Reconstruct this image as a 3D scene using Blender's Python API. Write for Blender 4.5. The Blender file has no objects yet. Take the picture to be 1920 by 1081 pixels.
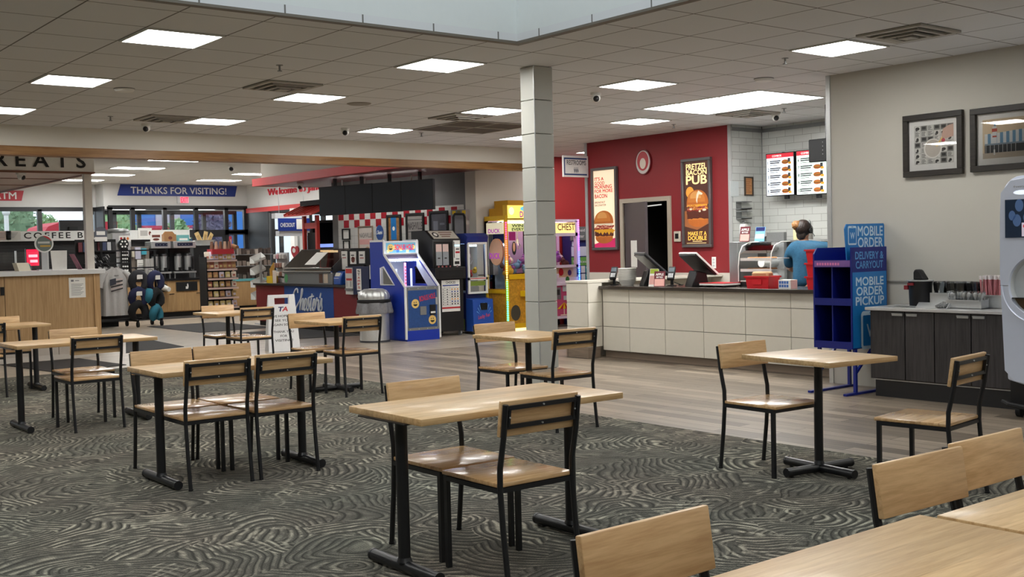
import bpy, bmesh, math, random
from mathutils import Vector, Matrix
random.seed(7)
PI = math.pi
SC = bpy.context.scene
COL = SC.collection

# ------------------------------------------------------------------ camera, sky, exposure
FPX = 2101.48
YAW, PIT, ROL = math.radians(51.715), math.radians(-2.11), math.radians(-1.356)
EYE = Vector((0.0, 0.0, 1.5))
_f = Vector((math.cos(YAW)*math.cos(PIT), math.sin(YAW)*math.cos(PIT), math.sin(PIT)))
_r0 = Vector((math.sin(YAW), -math.cos(YAW), 0.0))
_u0 = _r0.cross(_f)
_r = _r0*math.cos(ROL) + _u0*math.sin(ROL)
_u = -_r0*math.sin(ROL) + _u0*math.cos(ROL)
cam_data = bpy.data.cameras.new('camera')
cam_data.sensor_fit = 'HORIZONTAL'
cam_data.sensor_width = 36.0
cam_data.lens = FPX/1920.0*36.0
cam_data.clip_start = 0.05
cam_data.clip_end = 400
cam = bpy.data.objects.new('camera', cam_data)
COL.objects.link(cam)
cam.matrix_world = Matrix(((_r.x, _u.x, -_f.x, EYE.x), (_r.y, _u.y, -_f.y, EYE.y), (_r.z, _u.z, -_f.z, EYE.z), (0, 0, 0, 1)))
SC.camera = cam

world = bpy.data.worlds.new('sky')
SC.world = world
world.use_nodes = True
_bg = world.node_tree.nodes['Background']
_bg.inputs['Color'].default_value = (0.86, 0.94, 1.0, 1)
_bg.inputs['Strength'].default_value = 1.7

SC.view_settings.view_transform = 'Standard'
SC.view_settings.look = 'None'
SC.view_settings.exposure = 0.0
SC.view_settings.gamma = 1.0
SC.view_settings.use_curve_mapping = False

LAMP = 25.0           # brightness of the ceiling panels
SLAMP = 32.0          # brightness of the shop panels
CEIL = 3.2            # dining room ceiling
SCEIL = 3.66          # shop ceiling


def ray(px, py):
    return _r*((px-960)/FPX) - _u*((py-540.5)/FPX) + _f


def on(ax, c, px, py):
    """the point of the plane (axis ax = c) that the photograph shows at px, py"""
    d = ray(px, py)
    return EYE + d*((c-EYE[ax])/d[ax])


def onp(p0, ang, px, py):
    """the same for an upright plane through p0 whose right-hand direction has the angle ang; gives (along, z)"""
    d = ray(px, py)
    n = Vector((-math.sin(ang), math.cos(ang), 0))
    p0 = Vector((p0[0], p0[1], 0))
    t = (p0-Vector((0, 0, 0))).dot(n)/(Vector((d.x, d.y, 0)).dot(n))
    q = EYE + d*t
    return (Vector((q.x, q.y, 0))-p0).dot(Vector((math.cos(ang), math.sin(ang), 0))), q.z


# ------------------------------------------------------------------ materials
def rgb(r, g, b):
    f = lambda c: (c/255/12.92) if c/255 <= 0.04045 else ((c/255+0.055)/1.055)**2.4
    return (f(r), f(g), f(b), 1.0)


MATS = {}


def newmat(name):
    m = bpy.data.materials.new(name)
    m.use_nodes = True
    nt = m.node_tree
    return m, nt, nt.nodes['Principled BSDF']


def mat(name, col, rough=0.5, metal=0.0, var=0.06, scale=14.0, bump=0.0, spec=0.5, coat=0.0):
    if name in MATS:
        return MATS[name]
    m, nt, b = newmat(name)
    tc = nt.nodes.new('ShaderNodeTexCoord')
    nz = nt.nodes.new('ShaderNodeTexNoise')
    nz.inputs['Scale'].default_value = scale
    nz.inputs['Detail'].default_value = 3
    nt.links.new(tc.outputs['Object'], nz.inputs['Vector'])
    mr = nt.nodes.new('ShaderNodeMapRange')
    mr.inputs['To Min'].default_value = 1-var
    mr.inputs['To Max'].default_value = 1+var
    nt.links.new(nz.outputs['Fac'], mr.inputs['Value'])
    mx = nt.nodes.new('ShaderNodeVectorMath')
    mx.operation = 'SCALE'
    mx.inputs[0].default_value = col[:3]
    nt.links.new(mr.outputs['Result'], mx.inputs['Scale'])
    nt.links.new(mx.outputs['Vector'], b.inputs['Base Color'])
    b.inputs['Roughness'].default_value = rough
    b.inputs['Metallic'].default_value = metal
    b.inputs['Specular IOR Level'].default_value = spec
    b.inputs['Coat Weight'].default_value = coat
    if bump:
        bp = nt.nodes.new('ShaderNodeBump')
        bp.inputs['Strength'].default_value = bump
        bp.inputs['Distance'].default_value = 0.01
        nt.links.new(nz.outputs['Fac'], bp.inputs['Height'])
        nt.links.new(bp.outputs['Normal'], b.inputs['Normal'])
    MATS[name] = m
    return m


def emit(name, col, strength=1.0, rough=0.3):
    if name in MATS:
        return MATS[name]
    m, nt, b = newmat(name)
    b.inputs['Base Color'].default_value = col
    b.inputs['Emission Color'].default_value = col
    b.inputs['Emission Strength'].default_value = strength
    b.inputs['Roughness'].default_value = rough
    MATS[name] = m
    return m


def wood(name, c1, c2, rough=0.35, gs=(1.2, 14, 14), plank=0.0, axis='X', coat=0.0, knots=True):
    """grain along the local axis; plank > 0 lays glued staves of that width side by side"""
    if name in MATS:
        return MATS[name]
    m, nt, b = newmat(name)
    N, L = nt.nodes, nt.links
    tc = N.new('ShaderNodeTexCoord')
    oi = N.new('ShaderNodeObjectInfo')
    mp = N.new('ShaderNodeMapping')
    if axis == 'Z':
        mp.inputs['Rotation'].default_value = (0, PI/2, 0)
    elif axis == 'Y':
        mp.inputs['Rotation'].default_value = (0, 0, PI/2)
    L.new(tc.outputs['Object'], mp.inputs['Vector'])
    off = N.new('ShaderNodeVectorMath'); off.operation = 'SCALE'
    off.inputs[0].default_value = (13.1, 7.7, 3.3)
    L.new(oi.outputs['Random'], off.inputs['Scale'])
    ad = N.new('ShaderNodeVectorMath'); ad.operation = 'ADD'
    L.new(mp.outputs['Vector'], ad.inputs[0]); L.new(off.outputs['Vector'], ad.inputs[1])
    src = ad.outputs['Vector']
    st = None
    if plank:
        sp = N.new('ShaderNodeSeparateXYZ'); L.new(mp.outputs['Vector'], sp.inputs[0])
        dv = N.new('ShaderNodeMath'); dv.operation = 'DIVIDE'; dv.inputs[1].default_value = plank
        L.new(sp.outputs['Y'], dv.inputs[0])
        fl = N.new('ShaderNodeMath'); fl.operation = 'FLOOR'; L.new(dv.outputs[0], fl.inputs[0])
        a2 = N.new('ShaderNodeMath'); a2.operation = 'ADD'
        L.new(fl.outputs[0], a2.inputs[0]); L.new(oi.outputs['Random'], a2.inputs[1])
        wn = N.new('ShaderNodeTexWhiteNoise'); wn.noise_dimensions = '1D'
        L.new(a2.outputs[0], wn.inputs['W'])
        st = wn.outputs['Value']
        o2 = N.new('ShaderNodeVectorMath'); o2.operation = 'SCALE'; o2.inputs[0].default_value = (9, 3, 5)
        L.new(st, o2.inputs['Scale'])
        a3 = N.new('ShaderNodeVectorMath'); a3.operation = 'ADD'
        L.new(src, a3.inputs[0]); L.new(o2.outputs['Vector'], a3.inputs[1])
        src = a3.outputs['Vector']
    m2 = N.new('ShaderNodeMapping'); m2.inputs['Scale'].default_value = gs
    L.new(src, m2.inputs['Vector'])
    n1 = N.new('ShaderNodeTexNoise')
    n1.inputs['Scale'].default_value = 3.0; n1.inputs['Detail'].default_value = 6; n1.inputs['Distortion'].default_value = 0.6
    L.new(m2.outputs['Vector'], n1.inputs['Vector'])
    n2 = N.new('ShaderNodeTexNoise')
    n2.inputs['Scale'].default_value = 14.0; n2.inputs['Detail'].default_value = 3
    L.new(m2.outputs['Vector'], n2.inputs['Vector'])
    mm = N.new('ShaderNodeMath'); mm.operation = 'MULTIPLY_ADD'; mm.inputs[1].default_value = 0.35
    L.new(n2.outputs['Fac'], mm.inputs[0]); L.new(n1.outputs['Fac'], mm.inputs[2])
    cr = N.new('ShaderNodeValToRGB')
    cr.color_ramp.elements[0].position = 0.48; cr.color_ramp.elements[0].color = c2
    cr.color_ramp.elements[1].position = 0.82; cr.color_ramp.elements[1].color = c1
    L.new(mm.outputs[0], cr.inputs['Fac'])
    col = cr.outputs['Color']
    fac = N.new('ShaderNodeMapRange')
    fac.inputs['To Min'].default_value = 0.86; fac.inputs['To Max'].default_value = 1.1
    L.new(st if st else oi.outputs['Random'], fac.inputs['Value'])
    sc = N.new('ShaderNodeVectorMath'); sc.operation = 'SCALE'
    L.new(col, sc.inputs[0]); L.new(fac.outputs['Result'], sc.inputs['Scale'])
    L.new(sc.outputs['Vector'], b.inputs['Base Color'])
    b.inputs['Roughness'].default_value = rough
    b.inputs['Coat Weight'].default_value = coat
    b.inputs['Coat Roughness'].default_value = 0.12
    bp = N.new('ShaderNodeBump'); bp.inputs['Strength'].default_value = 0.08; bp.inputs['Distance'].default_value = 0.004
    L.new(mm.outputs[0], bp.inputs['Height']); L.new(bp.outputs['Normal'], b.inputs['Normal'])
    MATS[name] = m
    return m


def brickmat(name, ax_u, ax_v, c1, c2, mortar, bw, bh, gap=0.004, offset=0.5, rough=0.35, grain=None, shift=(0, 0), bump=0.3):
    """bricks or tiles: rows run along the axis ax_u and are stacked along ax_v (object coordinates)"""
    if name in MATS:
        return MATS[name]
    m, nt, b = newmat(name)
    N, L = nt.nodes, nt.links
    tc = N.new('ShaderNodeTexCoord')
    sp = N.new('ShaderNodeSeparateXYZ'); L.new(tc.outputs['Object'], sp.inputs[0])
    cb = N.new('ShaderNodeCombineXYZ')
    for k, (axn, sh) in enumerate(((ax_u, shift[0]), (ax_v, shift[1]))):
        a = N.new('ShaderNodeMath'); a.operation = 'ADD'; a.inputs[1].default_value = sh
        L.new(sp.outputs[axn], a.inputs[0]); L.new(a.outputs[0], cb.inputs[k])
    br = N.new('ShaderNodeTexBrick')
    br.offset = offset
    br.inputs['Color1'].default_value = c1; br.inputs['Color2'].default_value = c2; br.inputs['Mortar'].default_value = mortar
    br.inputs['Scale'].default_value = 1.0
    br.inputs['Mortar Size'].default_value = gap; br.inputs['Mortar Smooth'].default_value = 0.1
    br.inputs['Brick Width'].default_value = bw; br.inputs['Row Height'].default_value = bh
    L.new(cb.outputs[0], br.inputs['Vector'])
    col = br.outputs['Color']
    if grain:
        mp = N.new('ShaderNodeMapping'); mp.inputs['Scale'].default_value = grain
        L.new(cb.outputs[0], mp.inputs['Vector'])
        nz = N.new('ShaderNodeTexNoise'); nz.inputs['Scale'].default_value = 1.0; nz.inputs['Detail'].default_value = 5
        L.new(mp.outputs['Vector'], nz.inputs['Vector'])
        mr = N.new('ShaderNodeMapRange'); mr.inputs['From Min'].default_value = 0.3; mr.inputs['From Max'].default_value = 0.7
        mr.inputs['To Min'].default_value = 0.7; mr.inputs['To Max'].default_value = 1.25
        L.new(nz.outputs['Fac'], mr.inputs['Value'])
        sc = N.new('ShaderNodeVectorMath'); sc.operation = 'SCALE'
        L.new(col, sc.inputs[0]); L.new(mr.outputs['Result'], sc.inputs['Scale'])
        col = sc.outputs['Vector']
    L.new(col, b.inputs['Base Color'])
    b.inputs['Roughness'].default_value = rough
    bp = N.new('ShaderNodeBump'); bp.inputs['Strength'].default_value = bump; bp.inputs['Distance'].default_value = 0.003; bp.invert = True
    L.new(br.outputs['Fac'], bp.inputs['Height']); L.new(bp.outputs['Normal'], b.inputs['Normal'])
    MATS[name] = m
    return m


def glassmat(name, tint=(1, 1, 1, 1), alpha=0.93, rough=0.02):
    if name in MATS:
        return MATS[name]
    m = bpy.data.materials.new(name); m.use_nodes = True
    nt = m.node_tree; nt.nodes.clear()
    out = nt.nodes.new('ShaderNodeOutputMaterial')
    tr = nt.nodes.new('ShaderNodeBsdfTransparent'); tr.inputs['Color'].default_value = tint
    gl = nt.nodes.new('ShaderNodeBsdfGlossy'); gl.inputs['Roughness'].default_value = rough
    fr = nt.nodes.new('ShaderNodeFresnel'); fr.inputs['IOR'].default_value = 1.45
    ad = nt.nodes.new('ShaderNodeMath'); ad.operation = 'MAXIMUM'; ad.inputs[1].default_value = 1-alpha
    nt.links.new(fr.outputs[0], ad.inputs[0])
    mx = nt.nodes.new('ShaderNodeMixShader')
    nt.links.new(ad.outputs[0], mx.inputs[0]); nt.links.new(tr.outputs[0], mx.inputs[1]); nt.links.new(gl.outputs[0], mx.inputs[2])
    nt.links.new(mx.outputs[0], out.inputs['Surface'])
    MATS[name] = m
    return m


# ------------------------------------------------------------------ mesh builder
class MB:
    def __init__(s):
        s.v, s.f, s.m = [], [], []

    def add(s, vs, fs, m=0, M=None):
        o = len(s.v)
        for p in vs:
            p = Vector(p)
            s.v.append(M @ p if M else p)
        for f in fs:
            s.f.append([i+o for i in f]); s.m.append(m)
        return s

    def box(s, x0, x1, y0, y1, z0, z1, m=0, M=None):
        if x1 < x0: x0, x1 = x1, x0
        if y1 < y0: y0, y1 = y1, y0
        if z1 < z0: z0, z1 = z1, z0
        vs = [(x, y, z) for z in (z0, z1) for y in (y0, y1) for x in (x0, x1)]
        fs = [(0, 2, 3, 1), (4, 5, 7, 6), (0, 1, 5, 4), (1, 3, 7, 5), (3, 2, 6, 7), (2, 0, 4, 6)]
        return s.add(vs, fs, m, M)

    def cyl(s, p0, p1, r0, r1=None, n=14, m=0, cap=True):
        p0, p1 = Vector(p0), Vector(p1)
        r1 = r0 if r1 is None else r1
        d = (p1-p0).normalized()
        a = d.orthogonal().normalized(); b = d.cross(a)
        vs = []
        for p, r in ((p0, r0), (p1, r1)):
            for k in range(n):
                t = 2*PI*k/n
                vs.append(p + a*(r*math.cos(t)) + b*(r*math.sin(t)))
        fs = [(k, (k+1) % n, n+(k+1) % n, n+k) for k in range(n)]
        if cap:
            fs += [tuple(range(n-1, -1, -1)), tuple(range(n, 2*n))]
        return s.add(vs, fs, m)

    def bar(s, p0, p1, w, h=None, m=0, up=(0, 0, 1)):
        """square bar from p0 to p1"""
        p0, p1 = Vector(p0), Vector(p1)
        h = h or w
        d = (p1-p0).normalized(); up = Vector(up)
        if abs(d.dot(up)) > 0.97: up = Vector((1, 0, 0))
        a = d.cross(up).normalized(); b = a.cross(d)
        vs = [p + a*(i*w/2) + b*(j*h/2) for p in (p0, p1) for i, j in ((-1, -1), (1, -1), (1, 1), (-1, 1))]
        fs = [(0, 1, 2, 3), (7, 6, 5, 4), (0, 4, 5, 1), (1, 5, 6, 2), (2, 6, 7, 3), (3, 7, 4, 0)]
        return s.add(vs, fs, m)

    def tube(s, path, r, n=8, m=0, closed=False):
        path = [Vector(p) for p in path]
        N = len(path)
        rings = []
        a = None
        for i, p in enumerate(path):
            if closed: d = path[(i+1) % N]-path[i-1]
            else: d = path[min(i+1, N-1)]-path[max(i-1, 0)]
            d.normalize()
            a = d.orthogonal().normalized() if a is None else (a-d*a.dot(d)).normalized()
            b = d.cross(a)
            rr = r[i] if isinstance(r, (list, tuple)) else r
            rings.append([p + a*(rr*math.cos(2*PI*k/n)) + b*(rr*math.sin(2*PI*k/n)) for k in range(n)])
        vs = [q for R in rings for q in R]
        fs = []
        for i in range(N if closed else N-1):
            j = (i+1) % N
            for k in range(n):
                fs.append((i*n+k, i*n+(k+1) % n, j*n+(k+1) % n, j*n+k))
        if not closed:
            fs += [tuple(range(n-1, -1, -1)), tuple(range((N-1)*n, N*n))]
        return s.add(vs, fs, m)

    def lathe(s, prof, c=(0, 0), n=24, m=0, cap=True, sx=1.0, sy=1.0, wob=None):
        vs = []
        for r, z in prof:
            for k in range(n):
                t = 2*PI*k/n
                rr = r*(1 + (wob(t, z) if wob else 0))
                vs.append((c[0]+rr*math.cos(t)*sx, c[1]+rr*math.sin(t)*sy, z))
        fs = []
        for i in range(len(prof)-1):
            for k in range(n):
                fs.append((i*n+k, i*n+(k+1) % n, (i+1)*n+(k+1) % n, (i+1)*n+k))
        if cap:
            fs += [tuple(range(n-1, -1, -1)), tuple(range((len(prof)-1)*n, len(prof)*n))]
        return s.add(vs, fs, m)

    def prism(s, pts, a, b, plane='XZ', m=0):
        """polygon pts extruded from a to b along the axis missing from plane"""
        n = len(pts)
        if plane == 'XZ': g = lambda p, t: (p[0], t, p[1])
        elif plane == 'YZ': g = lambda p, t: (t, p[0], p[1])
        else: g = lambda p, t: (p[0], p[1], t)
        vs = [g(p, a) for p in pts] + [g(p, b) for p in pts]
        fs = [tuple(range(n)), tuple(range(2*n-1, n-1, -1))] + [(k, n+k, n+(k+1) % n, (k+1) % n) for k in range(n)]
        return s.add(vs, fs, m)

    def ball(s, c, r, n=12, h=8, m=0, sx=1, sy=1, sz=1, wob=None):
        vs = []
        for i in range(h+1):
            ph = PI*i/h
            for k in range(n):
                t = 2*PI*k/n
                d = Vector((math.sin(ph)*math.cos(t), math.sin(ph)*math.sin(t), math.cos(ph)))
                q = r*(1+(wob(d) if wob else 0))
                vs.append((c[0]+d.x*q*sx, c[1]+d.y*q*sy, c[2]+d.z*q*sz))
        fs = []
        for i in range(h):
            for k in range(n):
                fs.append((i*n+k, (i+1)*n+k, (i+1)*n+(k+1) % n, i*n+(k+1) % n))
        return s.add(vs, fs, m)

    # flat print shapes in the local x-z plane, facing -y
    def poly(s, pts, y, m=0):
        return s.add([(p[0], y, p[1]) for p in pts], [tuple(range(len(pts)))], m)

    def rect(s, x0, x1, z0, z1, y, m=0):
        return s.poly([(x0, z0), (x1, z0), (x1, z1), (x0, z1)], y, m)

    def oval(s, cx, cz, rx, rz, y, m=0, a0=0, a1=2*PI, n=20):
        return s.poly([(cx+rx*math.cos(a0+(a1-a0)*k/n), cz+rz*math.sin(a0+(a1-a0)*k/n)) for k in range(n+(0 if a1-a0 > 6.2 else 1))], y, m)

    def build(s, name, mats, parent=None, smooth=False, bevel=0.0, seg=1, loc=None):
        me = bpy.data.meshes.new(name)
        me.from_pydata([tuple(p) for p in s.v], [], s.f)
        if not isinstance(mats, (list, tuple)): mats = [mats]
        for mm in mats: me.materials.append(mm)
        if len(mats) > 1:
            for p, i in zip(me.polygons, s.m): p.material_index = i
        bm = bmesh.new(); bm.from_mesh(me)
        if bevel:
            es = [e for e in bm.edges if len(e.link_faces) == 2 and e.calc_face_angle(0) > 0.6]
            bmesh.ops.bevel(bm, geom=es, offset=bevel, segments=seg, affect='EDGES', profile=0.5, clamp_overlap=True)
        bm.to_mesh(me); bm.free()
        if smooth or bevel:
            me.shade_smooth()
            try: me.set_sharp_from_angle(angle=math.radians(40))
            except Exception: pass
        o = bpy.data.objects.new(name, me)
        COL.objects.link(o)
        if parent: o.parent = parent
        if loc: o.location = loc
        return o


def tag(o, label=None, cat=None, group=None, kind=None):
    if label: o['label'] = label
    if cat: o['category'] = cat
    if group: o['group'] = group
    if kind: o['kind'] = kind
    return o


def thing(name, label, cat, loc=(0, 0, 0), rz=0.0, group=None):
    o = bpy.data.objects.new(name, None)
    COL.objects.link(o)
    o.empty_display_size = 0.1
    o.location = loc; o.rotation_euler = (0, 0, rz)
    return tag(o, label, cat, group)


def struct(o):
    o['kind'] = 'structure'
    return o


def dup(root, loc, rz, label, group=None):
    c = root.copy(); COL.objects.link(c)
    c.location = loc; c.rotation_euler = (0, 0, rz)
    if label: c['label'] = label
    if group: c['group'] = group
    for ch in list(root.children):
        d = ch.copy(); COL.objects.link(d); d.parent = c
        for g in list(ch.children):
            e = g.copy(); COL.objects.link(e); e.parent = d
    return c


def lettering(s, parent, m, x, z, y, h=None, w=None, align='L', bold=0.0, depth=0.002, name='lettering', spacing=1.0, shear=0.0, rot=None):
    """writing in the local x-z plane of parent, facing -y; h = height of the whole line, w = its width; x is its left edge, middle or right edge"""
    cu = bpy.data.curves.new('txt', 'FONT')
    cu.body = s; cu.size = 1.0; cu.offset = 0.0 if depth <= 0.005 else min(bold, 0.015); cu.extrude = 0.0; cu.resolution_u = 3
    cu.space_character = spacing; cu.shear = shear
    ob = bpy.data.objects.new('txt', cu); COL.objects.link(ob)
    dg = bpy.context.evaluated_depsgraph_get()
    dg.update()
    me = bpy.data.meshes.new_from_object(ob.evaluated_get(dg))
    bpy.data.objects.remove(ob); bpy.data.curves.remove(cu)
    xs = [v.co.x for v in me.vertices]; ys = [v.co.y for v in me.vertices]
    x0, x1, y0, y1 = min(xs), max(xs), min(ys), max(ys)
    sy = h/(y1-y0) if h else None
    sx = w/(x1-x0) if w else None
    sx = sx or sy; sy = sy or sx
    ox = {'L': 0.0, 'C': (x1-x0)/2, 'R': (x1-x0)}[align]
    for v in me.vertices:
        v.co = Vector(((v.co.x-x0-ox)*sx, 0.0, (v.co.y-y0)*sy))
    bm = bmesh.new(); bm.from_mesh(me)
    if depth > 0.005:
        r = bmesh.ops.extrude_face_region(bm, geom=bm.faces[:])
        for e in r['geom']:
            if isinstance(e, bmesh.types.BMVert): e.co.y -= depth
    bm.normal_update()
    bm.to_mesh(me); bm.free()
    me.shade_flat()
    if bold and depth <= 0.005:
        # thicker strokes: the same flat shapes printed again a little to the side
        bm = bmesh.new(); bm.from_mesh(me)
        base = bm.faces[:]
        for k in range(8):
            r = bmesh.ops.duplicate(bm, geom=base)
            dx, dz = bold*sx*0.6*math.cos(k*PI/4), bold*sy*0.6*math.sin(k*PI/4)
            for e in r['geom']:
                if isinstance(e, bmesh.types.BMVert): e.co += Vector((dx, -0.00012*(k+1), dz))
        bm.to_mesh(me); bm.free()
    me.materials.clear(); me.materials.append(m)
    me.name = name
    o = bpy.data.objects.new(name, me); COL.objects.link(o)
    o.parent = parent
    o.location = (x, y, z)
    if rot: o.rotation_euler = rot
    return o


# shared materials
OAK = wood('oak_top', rgb(210, 176, 128), rgb(184, 146, 98), 0.4, plank=0.085, coat=0.12)
OAKS = wood('oak_seat', rgb(212, 174, 126), rgb(182, 140, 94), 0.25, plank=0.1, coat=0.4)
OAKB = wood('oak_back', rgb(226, 188, 138), rgb(198, 156, 108), 0.35, coat=0.15)
BLK = mat('black_metal', rgb(22, 23, 26), 0.38, 0.0, 0.1, 30, coat=0.1)
BLKP = mat('black_plastic', rgb(20, 20, 22), 0.4)
BLKM = mat('matte_black', rgb(16, 16, 17), 0.75)
STEEL = mat('brushed_steel', rgb(206, 208, 208), 0.34, 0.7, 0.08, 40)
STEELD = mat('dull_steel', rgb(140, 142, 142), 0.42, 0.5, 0.08, 40)
CHROME = mat('chrome', rgb(225, 226, 228), 0.12, 1.0)
WHITE = mat('white_paint', rgb(236, 236, 232), 0.45)
PAPER = mat('paper', rgb(238, 236, 230), 0.7)
DKGREY = mat('dark_grey', rgb(60, 60, 63), 0.5)
GREY = mat('grey', rgb(128, 128, 128), 0.5)
LTGREY = mat('light_grey', rgb(196, 198, 200), 0.45)
RED = mat('red', rgb(190, 32, 42), 0.4)
DKRED = mat('dark_red', rgb(118, 22, 30), 0.45)
BLUE = mat('blue', rgb(28, 60, 160), 0.4)
NAVY = mat('navy', rgb(20, 28, 96), 0.4)
YEL = mat('yellow', rgb(236, 196, 30), 0.4)
CLEAR = glassmat('clear_glass')

# ------------------------------------------------------------------ the room: floors
def carpet_mat():
    """dark carpet with brushed arcs: patches of fine curved stripes whose direction swirls"""
    m, nt, b = newmat('swirl_carpet')
    N, L = nt.nodes, nt.links

    def noise(vec, scale, detail, dist=0.0):
        n = N.new('ShaderNodeTexNoise'); n.inputs['Scale'].default_value = scale
        n.inputs['Detail'].default_value = detail; n.inputs['Distortion'].default_value = dist
        L.new(vec, n.inputs['Vector']); return n

    def math_(op, x, y):
        n = N.new('ShaderNodeMath'); n.operation = op
        for k, q in enumerate((x, y)):
            if isinstance(q, (int, float)): n.inputs[k].default_value = q
            else: L.new(q, n.inputs[k])
        return n.outputs[0]

    def remap(x, a, c, d, e):
        n = N.new('ShaderNodeMapRange')
        for k, q in zip(('From Min', 'From Max', 'To Min', 'To Max'), (a, c, d, e)): n.inputs[k].default_value = q
        L.new(x, n.inputs['Value']); return n.outputs['Result']
    tc = N.new('ShaderNodeTexCoord')
    P = tc.outputs['Object']
    # nested arcs: rings around scattered centres, bent by noise and broken into short strokes
    def warp(vec, scale, amt):
        n = noise(vec, scale, 1.0)
        s = N.new('ShaderNodeVectorMath'); s.operation = 'SCALE'; s.inputs['Scale'].default_value = amt
        L.new(n.outputs['Color'], s.inputs[0])
        a = N.new('ShaderNodeVectorMath'); a.operation = 'ADD'
        L.new(vec, a.inputs[0]); L.new(s.outputs['Vector'], a.inputs[1])
        return a.outputs['Vector']

    def arcs(vec, scale, freq, off):
        """stripes that curve round a point lying outside their own patch"""
        v = N.new('ShaderNodeTexVoronoi'); v.inputs['Scale'].default_value = scale
        L.new(vec, v.inputs['Vector'])
        o = N.new('ShaderNodeVectorMath'); o.operation = 'SUBTRACT'; o.inputs[1].default_value = (0.5, 0.5, 0.5)
        L.new(v.outputs['Color'], o.inputs[0])
        m_ = N.new('ShaderNodeVectorMath'); m_.operation = 'MULTIPLY_ADD'; m_.inputs[1].default_value = (off, off, 0)
        L.new(o.outputs['Vector'], m_.inputs[0]); L.new(v.outputs['Position'], m_.inputs[2])
        dd = N.new('ShaderNodeVectorMath'); dd.operation = 'DISTANCE'
        L.new(vec, dd.inputs[0]); L.new(m_.outputs['Vector'], dd.inputs[1])
        sp = N.new('ShaderNodeSeparateColor'); L.new(v.outputs['Color'], sp.inputs[0])
        ph = math_('ADD', math_('MULTIPLY', dd.outputs['Value'], freq), math_('MULTIPLY', sp.outputs[2], 20.0))
        return math_('SINE', ph, 0.0), sp.outputs[2], ph
    FL = N.new('ShaderNodeMapping'); FL.inputs['Scale'].default_value = (1, 1, 0)
    L.new(P, FL.inputs['Vector'])
    W1 = warp(FL.outputs['Vector'], 2.2, 0.3)
    st, rnd, ph = arcs(W1, 2.6, 130.0, 1.1)
    st2, rnd2, ph2 = arcs(warp(FL.outputs['Vector'], 3.1, 0.25), 3.6, 95.0, 0.7)
    brk = remap(noise(W1, 9.0, 2.0, 0.8).outputs['Fac'], 0.36, 0.6, 0.05, 1.0)
    brk2 = remap(noise(W1, 6.0, 2.0, 0.8).outputs['Fac'], 0.42, 0.66, 0.0, 1.0)
    pat = remap(rnd, 0.1, 1.0, 0.25, 0.9)
    a = math_('MULTIPLY', math_('MULTIPLY', remap(st, -0.3, 1.0, 0.0, 1.0), brk), pat)
    a2 = math_('MULTIPLY', math_('MULTIPLY', remap(st2, 0.2, 1.0, 0.0, 0.9), brk2), remap(rnd2, 0.3, 1.0, 0.0, 1.0))
    dl = remap(math_('SINE', math_('ADD', ph, 2.3), 0.0), 0.45, 1.0, 1.0, 0.5)
    mu = math_('MAXIMUM', a, a2)
    tint = noise(P, 1.1, 1.0).outputs['Fac']
    # woven rows
    rw = N.new('ShaderNodeTexWave'); rw.bands_direction = 'Y'
    rw.inputs['Scale'].default_value = 26.0; rw.inputs['Distortion'].default_value = 1.5; rw.inputs['Detail Scale'].default_value = 9.0
    L.new(P, rw.inputs['Vector'])
    fine = noise(P, 170, 1.0).outputs['Fac']
    fm = math_('ADD', math_('MULTIPLY', rw.outputs['Fac'], 0.55), fine)
    cr = N.new('ShaderNodeValToRGB')
    e = cr.color_ramp.elements
    e[0].position = 0.0; e[0].color = rgb(80, 77, 72)
    e[1].position = 1.0; e[1].color = rgb(182, 173, 158)
    q = e.new(0.3); q.color = rgb(114, 108, 100)
    L.new(mu, cr.inputs['Fac'])
    mxr = N.new('ShaderNodeMix'); mxr.data_type = 'RGBA'; mxr.blend_type = 'MULTIPLY'
    cr2 = N.new('ShaderNodeValToRGB')
    cr2.color_ramp.elements[0].color = (0.86, 1.0, 0.95, 1); cr2.color_ramp.elements[1].color = (1.0, 0.92, 0.86, 1)
    L.new(tint, cr2.inputs['Fac'])
    mxr.inputs['Factor'].default_value = 1.0
    L.new(cr.outputs['Color'], mxr.inputs['A']); L.new(cr2.outputs['Color'], mxr.inputs['B'])
    ml = N.new('ShaderNodeVectorMath'); ml.operation = 'SCALE'
    L.new(mxr.outputs['Result'], ml.inputs[0]); L.new(math_('MULTIPLY', dl, remap(fm, 0.4, 1.05, 0.35, 1.75)), ml.inputs['Scale'])
    L.new(ml.outputs['Vector'], b.inputs['Base Color'])
    b.inputs['Roughness'].default_value = 0.95
    b.inputs['Specular IOR Level'].default_value = 0.1
    bp = N.new('ShaderNodeBump'); bp.inputs['Strength'].default_value = 0.4; bp.inputs['Distance'].default_value = 0.004
    L.new(fm, bp.inputs['Height']); L.new(bp.outputs['Normal'], b.inputs['Normal'])
    return m


CX, WY, BY = 6.66, 13.87, 15.1       # carpet edge, end of the plank floor, line of the beam
X0, X1, Y0, Y1 = -4.0, 22.0, -5.0, 36.0
WOODF = brickmat('plank_floor', 1, 0, rgb(150, 136, 119), rgb(100, 89, 76), rgb(46, 41, 36), 1.2, 0.15, 0.004, 0.37, 0.34, grain=(1.3, 34, 1), bump=0.3)
TILEF = brickmat('beige_floor_tile', 0, 1, rgb(176, 164, 148), rgb(168, 156, 141), rgb(140, 130, 118), 0.6, 0.6, 0.003, 0.0, 0.28, grain=(2, 7, 1), bump=0.1)
struct(MB().box(X0, CX, Y0, BY, -0.1, 0.0).build('carpet_floor', carpet_mat()))
struct(MB().box(CX, 14.8, Y0, WY, -0.1, 0.0).build('plank_floor', WOODF))
struct(MB().box(CX, X1, WY, Y1, -0.1, 0.0).box(X0, CX, BY, Y1, -0.1, 0.0).build('tile_floor', TILEF))

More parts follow.
